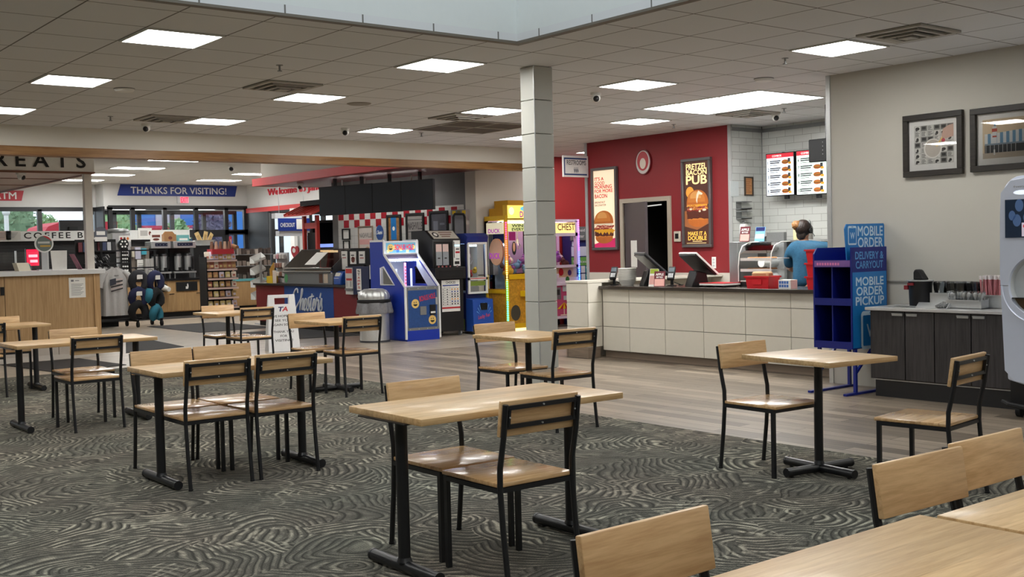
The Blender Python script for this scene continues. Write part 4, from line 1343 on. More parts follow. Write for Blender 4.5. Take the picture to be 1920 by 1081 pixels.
def bake(o):
    """turn skin and subdivision into one plain mesh"""
    dg = bpy.context.evaluated_depsgraph_get(); dg.update()
    me = bpy.data.meshes.new_from_object(o.evaluated_get(dg))
    o.modifiers.clear()
    o.data = me
    me.shade_smooth()
    return o


def person(label, loc, rz, shirt, hair_m, arms='reach', capm=None, pants=None, bun=True):
    """local +y = the way the person looks, height about 1.7 m"""
    t = thing('person', label, 'person', loc, rz)
    # body: pelvis root, spine, neck, head, arms with fingers, legs
    V = [(0, 0, 0.93, 0.13, 0.105), (0, 0.0, 1.12, 0.115, 0.09), (0, -0.01, 1.3, 0.135, 0.1), (0, -0.015, 1.41, 0.12, 0.08), (0, -0.01, 1.48, 0.055), (0, 0.01, 1.55, 0.052),
         (0, 0.02, 1.615, 0.078, 0.088), (0, 0.015, 1.68, 0.062, 0.07)]
    E_ = [(0, 1), (1, 2), (2, 3), (3, 4), (4, 5), (5, 6), (6, 7)]

    def chain(start, pts):
        k = start
        for q in pts:
            V.append(q); E_.append((k, len(V)-1)); k = len(V)-1
        return k
    if arms == 'reach':
        R1 = [(0.16, -0.01, 1.415, 0.06), (0.3, 0.05, 1.40, 0.05), (0.42, 0.14, 1.385, 0.042), (0.52, 0.25, 1.38, 0.038), (0.6, 0.34, 1.39, 0.03)]
        wrR = (0.6, 0.34, 1.39); fd = Vector((0.6, 0.75, 0.05))
        L1 = [(-0.16, -0.01, 1.405, 0.06), (-0.235, 0.02, 1.27, 0.05), (-0.26, 0.06, 1.14, 0.042), (-0.2, 0.2, 1.1, 0.038), (-0.14, 0.3, 1.1, 0.028)]
        wrL = (-0.14, 0.3, 1.1); fl_ = Vector((0.4, 0.9, -0.1))
    else:
        R1 = [(0.16, -0.01, 1.405, 0.06), (0.23, 0.0, 1.25, 0.05), (0.25, 0.03, 1.12, 0.042), (0.2, 0.18, 1.06, 0.036), (0.15, 0.27, 1.06, 0.028)]
        wrR = (0.15, 0.27, 1.06); fd = Vector((-0.3, 0.95, 0))
        L1 = [(-a[0],)+a[1:] for a in R1]
        wrL = (-0.15, 0.27, 1.06); fl_ = Vector((0.3, 0.95, 0))
    for pts, d in ((R1, fd), (L1, fl_)):
        k = chain(3, pts)
        d = d.normalized(); side = d.cross(Vector((0, 0, 1))).normalized()
        w_ = Vector(pts[-1][:3])
        palm = w_+d*0.06
        k = chain(k, [tuple(palm)+(0.026, 0.02)])
        for q, (off, ln) in enumerate(((-0.03, 0.06), (-0.01, 0.075), (0.01, 0.07), (0.03, 0.055))):
            a = palm+d*0.03+side*off
            chain(k, [tuple(a)+(0.009,), tuple(a+d*ln*0.6-Vector((0, 0, 0.006)))+(0.0085,), tuple(a+d*ln-Vector((0, 0, 0.022)))+(0.007,)])
        a = w_+d*0.03-side*0.03
        chain(k, [tuple(a+d*0.02-side*0.012)+(0.009,), tuple(a+d*0.055-side*0.018)+(0.008,)])
    for s in (-1, 1):
        chain(0, [(s*0.1, 0, 0.84, 0.09), (s*0.105, 0.01, 0.62, 0.072), (s*0.105, 0.02, 0.48, 0.055), (s*0.105, 0.0, 0.28, 0.05), (s*0.105, -0.02, 0.1, 0.038), (s*0.11, -0.02, 0.045, 0.04), (s*0.115, 0.12, 0.03, 0.03)])
    bake(skinned('body', V, E_, SKIN, t))
    # shirt
    V, E_ = [(0, 0, 0.85, 0.175, 0.15), (0, 0.0, 1.1, 0.155, 0.125), (0, -0.01, 1.28, 0.172, 0.135), (0, -0.015, 1.4, 0.168, 0.13), (0, -0.012, 1.495, 0.075)], [(0, 1), (1, 2), (2, 3), (3, 4)]
    for pts in (R1, L1):
        chain(3, [(a[0], a[1], a[2], a[3]+0.028) for a in pts[:3]])
    bake(skinned('shirt', V, E_, shirt, t))
    V, E_ = [(0, 0, 0.92, 0.14, 0.115)], []
    for s in (-1, 1):
        chain(0, [(s*0.1, 0, 0.82, 0.1), (s*0.106, 0.01, 0.6, 0.085), (s*0.107, 0.02, 0.46, 0.07), (s*0.107, 0.0, 0.28, 0.062), (s*0.107, -0.02, 0.08, 0.058)])
    bake(skinned('trousers', V, E_, pants or JEAN, t))
    for s in (-1, 1):
        MB().ball((s*0.112, 0.05, 0.045), 0.055, 14, 8, sy=2.5, sz=0.8, sx=0.95).build('shoe', BLKM, t, smooth=True)
    # face
    f = MB().ball((-0.032, 0.1, 1.63), 0.011, 10, 6, 0).ball((0.032, 0.1, 1.63), 0.011, 10, 6, 0)
    f.build('eye', mat('eye_white', rgb(230, 228, 224), 0.2), t, smooth=True)
    MB().ball((0, 0.113, 1.605), 0.014, 10, 6, sz=1.7, sy=1.2).build('nose', SKIN, t, smooth=True)
    MB().ball((0, 0.1, 1.565), 0.022, 10, 6, sz=0.3, sy=0.5).build('mouth', mat('lips', rgb(160, 84, 78), 0.5), t, smooth=True)
    for s in (-1, 1):
        MB().ball((s*0.082, 0.015, 1.62), 0.022, 10, 6, sx=0.4, sz=1.4).build('ear', SKIN, t, smooth=True)
    hw_ = lambda d: 0.025*math.sin(d.x*18)+0.02*math.sin(d.z*25+d.x*9)
    hair = MB()
    hair.ball((0, -0.012, 1.655), 0.108, 20, 12, sx=0.9, sy=1.05, sz=1.0, wob=hw_)
    hair.ball((0, -0.055, 1.57), 0.062, 14, 8, sx=1.1, sy=0.6, sz=1.1, wob=hw_)
    hair.build('hair', hair_m, t, smooth=True)
    if bun:
        MB().ball((-0.045, -0.082, 1.69), 0.06, 18, 12, wob=lambda d: 0.12*math.sin(d.x*14+d.z*9)*math.sin(d.z*16)).build('hair_bun', HAIRL, t, smooth=True)
    if capm:
        MB().ball((0, 0.0, 1.68), 0.112, 18, 10, sz=0.8, wob=lambda d: 0.0 if d.z > -0.2 else -0.1).cyl((0, 0.09, 1.675), (0, 0.19, 1.66), 0.07, 0.06).build('cap', capm, t, smooth=True)
    return t


wk = person('worker in a teal shirt and headset, seen from behind beyond the counter', (11.72, 8.86, 0.0), R_(-86), TEAL, HAIRD)
m = MB().tube([(0.098*math.cos(a), 0.01, 1.64+0.115*math.sin(a)) for a in [PI*k/12 for k in range(13)]], 0.007)
m.cyl((0.078, 0.01, 1.62), (0.108, 0.01, 1.62), 0.036, n=18)
m.tube([(0.1, 0.03, 1.6), (0.1, 0.09, 1.56), (0.07, 0.13, 1.545)], 0.004)
m.build('headset', BLKP, wk, smooth=True)

# ------------------------------------------------------------------ order pickup rack
PKX, PKY, PKW, PKD = 9.2, 6.41, 0.58, 0.43
BRB = mat('bright_blue', rgb(24, 118, 190), 0.4)
DPB = mat('deep_blue', rgb(12, 26, 116), 0.4)
PALE = mat('pale_blue_ink', rgb(196, 220, 236), 0.5)
t = thing('pickup_rack', 'deep blue order pickup shelf rack between the tiled counter and the dark cabinet', 'rack', (PKX, PKY, 0), 0)
z0, z1 = 0.44, 1.42
MB().box(0, 0.016, 0, 0.0, 0, 0)
MB().box(0.0, PKW, -0.008, 0.008, z0, z1).build('side_panel', DPB, t)
m = MB(); 
m.prism([(0.0, z0), (PKW, z0), (PKW, z1), (0.05, z1), (0.0, z1-0.06)], PKD-0.008, PKD+0.008, 'XZ').build('side_panel', DPB, t)
MB().box(PKW-0.016, PKW, 0.008, PKD-0.008, z0, z1).build('back_panel', DPB, t)
zs = (z0, 0.86, z1-0.19)
for z in zs:
    MB().box(0.005, PKW-0.016, 0.008, PKD-0.008, z, z+0.016).box(0.0, 0.012, 0.008, PKD-0.008, z-0.0, z+0.07).build('shelf', DPB, t)
MB().box(0.02, PKW-0.016, PKD*0.52, PKD*0.52+0.014, z0+0.016, z1-0.19).build('divider', DPB, t)
MB().box(-0.003, 0.0, 0.01, PKD-0.01, z1-0.185, z1-0.125).build('price_strip', mat('violet_strip', rgb(120, 84, 150), 0.5), t)
m = MB()
for k in range(9): m.box(-0.0045, -0.003, PKD-0.06-k*0.03, PKD-0.04-k*0.03, z1-0.17, z1-0.145)
m.build('strip_marks', mat('pink_ink', rgb(214, 120, 170), 0.5), t)
MB().box(0.01, PKW-0.01, -0.01, -0.008, z0+0.01, z1-0.24).build('print_panel', BRB, t)
for s, z, w in (('DELIVERY &', 1.305, 0.8), ('CARRYOUT', 1.215, 0.77)):
    lettering(s, t, mat('sky_ink', rgb(92, 156, 214), 0.5), PKW/2, z, -0.009, h=0.07, w=PKW*w, align='C', bold=0.03)
for s, z, w in (('MOBILE', 1.05, 0.78), ('ORDER', 0.955, 0.76), ('PICKUP', 0.86, 0.8)):
    lettering(s, t, PALE, PKW/2, z, -0.011, h=0.08, w=PKW*w, align='C', bold=0.04)


def phone(p, cx, cz, w, h, y, sc=1.0):
    m = MB()
    r = w*0.12
    def rr(x0, x1, zz0, zz1, r, yy, mi):
        pts = []
        for (ax, az, a0) in ((x1-r, zz1-r, 0), (x0+r, zz1-r, 1), (x0+r, zz0+r, 2), (x1-r, zz0+r, 3)):
            for k in range(6):
                a = PI/2*(a0+k/5); pts.append((ax+r*math.cos(a), az+r*math.sin(a)))
        m.poly(pts, yy, mi)
    rr(cx-w/2, cx+w/2, cz-h/2, cz+h/2, r, y, 0)
    rr(cx-w*0.42, cx+w*0.42, cz-h*0.41, cz+h*0.39, r*0.3, y-0.0012, 1)
    rr(cx-w*0.12, cx+w*0.12, cz+h*0.43, cz+h*0.46, 0.004, y-0.0012, 1)
    m.build('phone_print', [PALE, BRB], p)
    lettering('W', p, PALE, cx, cz-h*0.18, y-0.0015, h=h*0.33, w=w*0.5, align='C', bold=0.03)


phone(t, PKW*0.55, 0.615, PKW*0.62, 0.37, -0.0105)
LEG = MB
for y in (0.0, PKD*0.95):
    m = MB().bar((0.05, y, 0), (0.05, y, z0), 0.03).bar((-0.12, y, 0.012), (PKW, y, 0.012), 0.04, 0.02)
    m.bar((0.05, y, 0.2), (0.34, y, z0), 0.022).bar((PKW-0.04, y, 0), (PKW-0.04, y, z0), 0.03)
    m.build('leg_frame', mat('frame_blue', rgb(24, 40, 130), 0.35), t)
t = thing('header_sign', 'bright blue rounded MOBILE ORDER PICKUP sign standing on the deep blue rack', 'sign', (PKX+0.02, PKY+0.08, z1), R_(0))
a, c = on(1, PKY+0.08, 1583, 420), on(1, PKY+0.08, 1661, 418)
W2, H2 = c.x-a.x, a.z-z1+0.005
a0 = a.x-PKX-0.02
pts = [(0.03, -0.12), (W2, -0.12), (W2-0.02, H2-0.05), (W2-0.05, H2), (0.03, H2-0.005), (0.0, H2-0.05)]
MB().prism([(q[0]+a0, q[1]) for q in pts], -0.006, 0.006, 'XZ').build('panel', BRB, t)
for s, z in (('MOBILE', H2-0.12), ('ORDER', H2-0.232), ('PICKUP', H2-0.344)):
    lettering(s, t, PALE, a0+W2*0.3, z, -0.007, h=0.094, w=W2*0.6, align='L', bold=0.03)
phone(t, a0+W2*0.17, H2*0.5, W2*0.2, H2*0.8, -0.0068)

# ------------------------------------------------------------------ dark condiment cabinet
CBX, CBY0, CBY1 = 9.28, 4.72, 6.27
DKW = wood('dark_stained_wood', rgb(62, 58, 58), rgb(40, 37, 38), 0.5, gs=(0.8, 16, 16), axis='Z')
t = thing('condiment_cabinet', 'dark stained condiment cabinet with a pale counter top against the grey wall', 'cabinet', (CBX, CBY1, 0), EAST)
L2 = CBY1-CBY0
MB().box(0.0, L2, 0.02, 0.575, 0.17, 0.82).build('body', DKW, t)
MB().box(0.03, L2, 0.05, 0.575, 0.0, 0.16).build('plinth', mat('plinth_black', rgb(34, 34, 36), 0.4), t)
MB().box(0.02, L2, 0.04, 0.05, 0.158, 0.172).build('plinth_strip', STEEL, t)
MB().box(-0.03, L2, -0.03, 0.58, 0.82, 0.85).build('countertop', mat('pale_stone', rgb(190, 188, 186), 0.2, 0, 0.1, 40), t, bevel=0.004)
edges = [0.03]+[CBY1-on(0, CBX, px, 660).y for px in (1697, 1752, 1821)]+[L2]
for k, (a, c) in enumerate(zip(edges[:-1], edges[1:])):
    d = MB().box(a+0.004, c-0.004, 0.0, 0.02, 0.18, 0.815).build('door', DKW, t, bevel=0.002)
    xh = (c-0.075 if k % 2 == 0 else a+0.075)
    MB().box(xh-0.055, xh+0.055, -0.012, 0.0, 0.775, 0.8).box(xh-0.055, xh+0.055, -0.02, -0.012, 0.79, 0.8).build('handle', STEEL, d, bevel=0.003)
CTOP = 0.85


def oncab(px, py): return on(2, CTOP, px, py)


p = oncab(1726, 568)
q = Vector((9.62, on(0, 9.62, 1726, 560).y, CTOP))
t = thing('condiment_pail', 'round black pail with a steel rim and scoop lid on the pale counter top', 'pail', q, 0)
MB().lathe([(0.10, 0), (0.108, 0.22), (0.112, 0.235)], n=32).build('pail_body', BLKP, t, smooth=True)
MB().lathe([(0.108, 0.235), (0.12, 0.238), (0.12, 0.248), (0.0, 0.25)], n=32, cap=False).build('rim', STEEL, t, smooth=True)
MB().prism([(-0.07, 0.25), (0.05, 0.25), (0.05, 0.32), (0.035, 0.35), (-0.005, 0.345)], -0.045, 0.045, 'YZ').build('flap', BLKM, t, bevel=0.01)
MB().box(-0.12, -0.1, 0.06, 0.1, 0.16, 0.2).box(-0.125, -0.105, 0.0, 0.06, 0.2, 0.225).build('hook', DKRED, t)
p = Vector((9.42, on(0, 9.42, 1697, 573).y, CTOP))
r_ = MB().lathe([(0.1, 0.0), (0.115, 0.002), (0.115, 0.006), (0.1, 0.008), (0.1, 0.0)], n=32, cap=False).build('waste_ring', STEEL, smooth=True)
tag(r_, 'steel ring of the waste opening in the pale counter top', 'waste opening'); r_.location = p
bl = MB().lathe([(0.0, 0.0012), (0.099, 0.0012)], n=32, cap=False).build('opening', BLKM, r_)
q = Vector((9.36, on(0, 9.36, 1745, 572).y, CTOP))
t = thing('napkin_tray', 'flat steel napkin tray near the front of the pale counter top', 'tray', q, EAST)
MB().prism([(0.0, 0.0), (0.2, 0.0), (0.2, 0.035), (0.06, 0.05)], -0.16, 0.16, 'YZ').build('tray', STEEL, t, bevel=0.003)
m = MB()
for k in range(4): m.cyl((0.06+0.024*k, -0.01, 0.02), (0.07+0.024*k, 0.1, 0.05), 0.011)
m.build('rollers', STEELD, t, smooth=True)


def bin_(name, lab, p, w, d, h):
    t = thing(name, lab, 'bin', p, EAST, 'steel bins on the pale counter top')
    m = MB()
    m.box(-w/2, w/2, 0, 0.006, 0, h).box(-w/2, w/2, d-0.006, d, 0, h*1.15).box(-w/2, -w/2+0.006, 0.006, d-0.006, 0, h).box(w/2-0.006, w/2, 0.006, d-0.006, 0, h).box(-w/2, w/2, 0, d, 0, 0.006)
    m.build('bin_body', STEEL, t)
    MB().box(-w/2+0.01, w/2-0.01, -0.01, 0.0, h-0.012, h).build('rim', STEEL, t)
    return t


B1 = Vector((9.6, on(0, 9.6, 1790, 560).y, CTOP))
bin_('cutlery_bin', 'low rear steel bin full of black wrapped cutlery', B1, 0.5, 0.2, 0.13)
B2 = Vector((9.42, on(0, 9.42, 1806, 570).y, CTOP))
bin_('spoon_bin', 'low front steel bin with white wrapped spoons', B2, 0.34, 0.13, 0.08)
B3 = Vector((9.58, on(0, 9.58, 1855, 560).y, CTOP))
bin_('straw_bin', 'steel bin holding pink and white wrapped straws', B3, 0.24, 0.2, 0.12)
random.seed(11)
WRAP = glassmat('clear_wrap', (0.97, 0.98, 0.99, 1), 0.9, 0.15)


def sticks(n, name, lab, cat, group, base, w, d, builder, zt):
    first = None
    for k in range(n):
        if first is None:
            o = first = builder()
            tag(o, lab, cat, group)
        else:
            o = first.copy(); COL.objects.link(o)
            for ch in first.children:
                c2 = ch.copy(); COL.objects.link(c2); c2.parent = o
        lx = -w/2+w*((k*0.618) % 1.0); ly = 0.03+(d-0.06)*((k*0.755+0.3) % 1.0)
        o.location = (base.x+ly, base.y-lx, base.z+zt)
        q = 0.5 if 'straw' in name else 1.0
        o.rotation_euler = (q*random.uniform(-0.22, 0.22), q*random.uniform(-0.2, 0.2), EAST+random.uniform(-0.6, 0.6))


def fork(mt):
    def f():
        m = MB().box(-0.009, 0.009, -0.003, 0.003, 0, 0.1).box(-0.016, 0.016, -0.004, 0.004, 0.1, 0.17)
        o = m.build('wrapped_cutlery', mt)
        MB().box(-0.02, 0.02, -0.006, 0.006, 0.004, 0.185).build('wrapper', WRAP, o)
        return o
    return f


sticks(46, 'wrapped_cutlery', 'black plastic cutlery piece in clear wrap in the rear steel bin', 'cutlery', 'black wrapped cutlery', B1, 0.44, 0.2, fork(BLKP), 0.05)


def spoon():
    m = MB().cyl((0, 0, 0), (0, 0, 0.1), 0.006, 0.008).ball((0, 0, 0.115), 0.02, 10, 6, sy=0.5, sz=1.3)
    o = m.build('wrapped_spoon', mat('spoon_white', rgb(232, 232, 230), 0.4), smooth=True)
    MB().box(-0.022, 0.022, -0.012, 0.012, 0.004, 0.15).build('wrapper', WRAP, o)
    return o


sticks(14, 'wrapped_spoon', 'white plastic spoon in clear wrap in the front steel bin', 'cutlery', 'white wrapped spoons', B2, 0.3, 0.13, spoon, 0.008)
random.seed(5)


def straw():
    m = MB().cyl((0, 0, 0), (0, 0, 0.25), 0.0055, n=8, m=0).cyl((0, 0, 0.25), (0, 0, 0.285), 0.007, n=8, m=1)
    return m.build('wrapped_straw', [mat('straw_pink', rgb(206, 132, 138), 0.5), mat('straw_paper', rgb(238, 232, 230), 0.6)], smooth=True)


sticks(84, 'wrapped_straw', 'pink straw in a white tipped wrapper in the steel straw bin', 'straw', 'wrapped straws', B3, 0.21, 0.2, straw, 0.008)

# ------------------------------------------------------------------ drink machine at the right edge
SDX = 8.86
yl = on(0, SDX, 1873, 560).y
t = thing('drink_machine', 'tall pale grey blue touch screen drink machine at the right edge', 'drink machine', (SDX, yl, 0), EAST)
SW, SD = 0.66, 0.8
SODA = mat('machine_silver', rgb(214, 222, 240), 0.3, 0.15, 0.02, coat=0.3)
zb, zt = 0.31, 1.985
# front panel outline: rounded top, bulging lower edge, slightly wider in the middle
outline = []
for k in range(7): a = PI+(-PI/2)*k/6; outline.append((0.16+0.16*math.cos(a), zt-0.16+0.16*math.sin(a)))
outline += [(SW-q[0], q[1]) for q in reversed(outline)]
low = [(0.035+(SW-0.07)*(1-k/10), zb+0.0-0.05*math.sin(PI*k/10)) for k in range(11)]
body = [(0.0, zt-0.2)] + outline[1:-1] + [(SW, zt-0.2), (SW+0.005, 1.2)] + low + [(-0.005, 1.2)]
m = MB(); m.prism(body, 0.06, SD, 'XZ')
m.build('body', SODA, t, bevel=0.015, seg=2)
# front door with a round alcove, made of a ring of faces around the hole
cxh, czh, rh = SW/2, 1.09, 0.25
yf = 0.0
N = 48
fm = MB()


def ray_out(a):
    d = (math.cos(a), math.sin(a))
    best = None
    for (ax, az), (bx, bz) in zip(body, body[1:]+body[:1]):
        ex, ez = bx-ax, bz-az
        den = d[0]*ez-d[1]*ex
        if abs(den) < 1e-9: continue
        tt = ((ax-cxh)*ez-(az-czh)*ex)/den
        uu = ((ax-cxh)*d[1]-(az-czh)*d[0])/den
        if tt > 0 and -1e-6 <= uu <= 1+1e-6: best = tt if best is None else min(best, tt)
    return (cxh+d[0]*best*0.985, czh+d[1]*best*0.985)


rings = []
outp = [ray_out(2*PI*k/N) for k in range(N)]
for y, fn in ((0.06, lambda k: outp[k]), (0.0, lambda k: (cxh+(outp[k][0]-cxh)*0.97, czh+(outp[k][1]-czh)*0.985)), (0.0, lambda k: (cxh+rh*1.0*math.cos(2*PI*k/N), czh+rh*math.sin(2*PI*k/N))), (0.02, lambda k: (cxh+rh*0.965*math.cos(2*PI*k/N), czh+rh*0.965*math.sin(2*PI*k/N)))):
    rings.append([(fn(k)[0], y, fn(k)[1]) for k in range(N)])
vs = [q for R in rings for q in R]
fs = [(i*N+k, (i+1)*N+k, (i+1)*N+(k+1) % N, i*N+(k+1) % N) for i in range(3) for k in range(N)]
fm.add(vs, fs).build('front_door', SODA, t, smooth=True)
al = MB()
vs = [(cxh+rh*f*math.cos(2*PI*k/N), y, czh+rh*f*math.sin(2*PI*k/N)) for (f, y) in ((0.965, 0.018), (0.9, 0.055), (0.0, 0.057)) for k in range(N)]
fs = [(i*N+k, (i+1)*N+k, (i+1)*N+(k+1) % N, i*N+(k+1) % N) for i in range(2) for k in range(N)]
al.add(vs, fs).build('alcove', mat('alcove_white', rgb(206, 212, 216), 0.3), t, smooth=True)
MB().box(cxh-rh*0.88, cxh+rh*0.88, -0.002, 0.05, czh-rh*0.42, czh-rh*0.39).build('drip_grate', BLKP, t)
MB().oval(cxh, czh-rh*0.42, rh*0.86, rh*0.46, 0.03, 0, PI, 2*PI).build('drip_well', mat('bronze_well', rgb(96, 80, 62), 0.3, 0.6), t)
MB().tube([(cxh+rh*1.22*math.cos(q), -0.002, czh+rh*1.22*math.sin(q)) for q in [PI+PI*k/24 for k in range(25)]], 0.008, n=6).build('alcove_ring', SODA, t, smooth=True)
MB().box(0.005, cxh-rh, -0.001, 0.0, 1.088, 1.092).build('seam', DKGREY, t)
MB().box(0.06, SW-0.06, -0.006, 0.0, 1.48, 1.79).build('screen', mat('screen_dark', rgb(40, 56, 80), 0.1), t)
SG = emit('screen_glow', rgb(66, 92, 132), 0.35)
m = MB()
for x, z, r in ((0.1, 1.66, 0.04), (0.16, 1.74, 0.05), (0.14, 1.62, 0.05), (0.22, 1.64, 0.04)): m.oval(x+0.02, z, r*0.7, r, -0.007)
m.build('screen_bubbles', SG, t)
m = MB()
m.rect(0.2, 0.58, 1.49, 1.6, -0.0075, 2)
for k in range(5):
    m.oval(0.245+k*0.08, 1.572, 0.034, 0.022, -0.008, 0).oval(0.285+k*0.07, 1.525, 0.03, 0.02, -0.008, 1)
m.build('flavour_buttons', [emit('btn_red', rgb(200, 30, 50), 0.5), emit('btn_green', rgb(70, 160, 60), 0.5), emit('btn_tray', rgb(196, 186, 200), 0.5)], t)
lettering('CREATE', t, emit('screen_white', rgb(236, 240, 246), 0.6), 0.3, 1.71, -0.008, h=0.03, w=0.14, bold=0.02)
lettering('YOUR MIX', t, emit('screen_white', rgb(236, 240, 246), 0.6), 0.3, 1.675, -0.008, h=0.025, w=0.14, bold=0.02)
MB().rect(0.29, 0.45, 1.635, 1.655, -0.008).build('screen_bar', emit('screen_white', rgb(236, 240, 246), 0.6), t)
MB().oval(0.2, 1.845, 0.07, 0.018, -0.002).build('top_lamp', emit('machine_lamp', rgb(226, 236, 246), 0.8), t)
lettering('freestyle', t, GREY, 0.13, 1.88, -0.002, h=0.022, w=0.12, shear=0.2)
MB().box(0.03, SW-0.03, 0.12, SD, 0.09, zb+0.0).build('base', BLKP, t)
for x in (0.1, SW-0.1):
    for y in (0.14, SD-0.1):
        MB().cyl((x-0.02, y, 0.045), (x+0.02, y, 0.045), 0.045, n=18).build('caster', BLKM, t, smooth=True)
MB().tube([(0.05, 0.1, 0.1), (0.02, 0.02, 0.13), (0.1, -0.04, 0.12), (0.25, -0.02, 0.1)], 0.02).build('hose', BLKM, t, smooth=True)

# ------------------------------------------------------------------ framed pictures on the grey wall
WX = 9.87
FRD = wood('picture_frame_wood', rgb(44, 38, 32), rgb(28, 24, 20), 0.5)


def picture(label, px0, px1, top, bot, w=None):
    a, d = on(0, WX-0.04, px0, top), on(0, WX-0.04, px0, bot)
    h = a.z-d.z
    if w is None: w = a.y-on(0, WX-0.04, px1, top).y
    t = upright('framed_picture', label, 'picture', (WX, a.y, d.z), EAST)
    f = 0.055
    frame4(MB(), 0, w, 0, h, f, -0.045, -0.001).build('frame', FRD, t, bevel=0.003)
    MB().rect(f, w-f, f, h-f, -0.012).build('mat_board', mat('mat_board', rgb(222, 220, 216), 0.7), t)
    MB().rect(f, w-f, f, h-f, -0.024).build('glass', glassmat('picture_glass', (1, 1, 1, 1), 0.94, 0.01), t)
    return t, w, h, f


t, w, h, f = picture('square framed collage print with a hand over a cup, on the grey wall', 1692, 1803.5, 218, 333)
i0, i1, j0, j1 = f+0.055, w-f-0.045, f+0.06, h-f-0.055
random.seed(3)
m = MB(); m.rect(i0, i1, j0, j1, -0.0125, 0)
nx, nz = 6, 7
for i in range(nx):
    for j in range(nz):
        x = i0+(i1-i0)*i/nx; z = j0+(j1-j0)*j/nz; cw = (i1-i0)/nx; chh = (j1-j0)/nz
        k = random.choice((1, 2, 3, 1, 2))
        m.rect(x+cw*0.06, x+cw*0.94, z+chh*0.06, z+chh*0.94, -0.0128, 4 if k != 3 else 2)
        if k == 1:
            for q in range(5): m.rect(x+cw*0.12, x+cw*random.uniform(0.5, 0.9), z+chh*(0.14+q*0.16), z+chh*(0.22+q*0.16), -0.0131, 3)
        elif k == 2:
            m.oval(x+cw*0.5, z+chh*0.5, cw*random.uniform(0.15, 0.35), chh*random.uniform(0.2, 0.36), -0.0131, 1)
            m.rect(x+cw*0.2, x+cw*0.5, z+chh*0.1, z+chh*0.4, -0.0133, 3)
        else:
            m.rect(x+cw*0.2, x+cw*0.8, z+chh*0.3, z+chh*0.8, -0.0131, 1)
m.build('collage_print', [mat('print_grey', rgb(176, 174, 168), 0.7), mat('print_black', rgb(46, 44, 42), 0.7), mat('print_mid', rgb(112, 110, 106), 0.7), mat('print_ink', rgb(74, 72, 70), 0.7), mat('print_light', rgb(204, 202, 196), 0.7)], t)
cx, cz = (i0+i1)/2, (j0+j1)/2
m = MB()
m.oval(cx-0.01, cz-0.04, 0.095, 0.095, -0.0136, 0, n=28).oval(cx-0.01, cz-0.04, 0.08, 0.082, -0.0139, 1, n=28)
m.poly([(cx+0.02, cz-0.02), (cx+0.12, cz+0.11), (cx+0.13, cz+0.1), (cx+0.035, cz-0.03)], -0.0142, 2)
m.poly([(cx+0.08, cz+0.07), (cx+0.1, cz+0.14), (cx+0.16, cz+0.17), (i1, cz+0.175), (i1, cz+0.06), (cx+0.15, cz+0.05), (cx+0.11, cz+0.04)], -0.0145, 3)
m.oval(cx+0.1, cz+0.03, 0.02, 0.016, -0.0148, 4)
m.build('cup_and_hand_print', [mat('print_rim', rgb(214, 210, 204), 0.6), mat('print_cream', rgb(186, 178, 168), 0.6), mat('print_fry', rgb(222, 190, 120), 0.6), mat('print_skin', rgb(196, 164, 148), 0.6), mat('print_nail', rgb(196, 70, 84), 0.5)], t)
t, w, h, f = picture('framed print of a blue striped round fronted building, cut by the right edge', 1818, 1920, 205, 323, 0.78)
i0, i1, j0, j1 = f+0.055, w-f-0.055, f+0.06, h-f-0.055
m = MB()
m.rect(i0, i1, j0, j1, -0.0125, 0).rect(i0, i1, j0, j0+0.05, -0.0128, 1)
bx0, bx1, bz = i0+0.02, i1-0.1, j0+0.05
m.rect(bx0, bx1, bz, bz+0.07, -0.0131, 2).rect(bx0-0.0, bx1+0.02, bz+0.07, bz+0.085, -0.0134, 3)
for k in range(15):
    x = bx0+(bx1-bx0)*k/15
    m.rect(x, x+(bx1-bx0)/15, bz+0.085, bz+0.185-0.01*math.cos(k/14*PI), -0.0131, 4 if k % 2 else 5)
for k in range(8): m.rect(bx0+0.01+k*0.04, bx0+0.014+k*0.04, bz, bz+0.07, -0.0134, 5)
m.rect(bx0+0.075, bx0+0.115, bz+0.085, bz+0.24, -0.0137, 5).rect(bx0+0.07, bx0+0.12, bz+0.19, bz+0.22, -0.014, 6).rect(bx0+0.075, bx0+0.115, bz+0.14, bz+0.155, -0.014, 6).rect(bx0+0.09, bx0+0.108, bz+0.24, bz+0.27, -0.0137, 4)
m.rect(bx0+0.085, bx0+0.1, bz-0.02, bz+0.03, -0.014, 5)
m.build('building_print', [mat('print_sky', rgb(206, 186, 156), 0.7), mat('print_ground', rgb(186, 172, 154), 0.7), mat('print_shop', rgb(54, 56, 58), 0.7), mat('print_roof', rgb(132, 146, 158), 0.7), mat('print_blue', rgb(104, 146, 176), 0.7), mat('print_white', rgb(212, 212, 210), 0.7), mat('print_red', rgb(186, 84, 66), 0.7)], t)

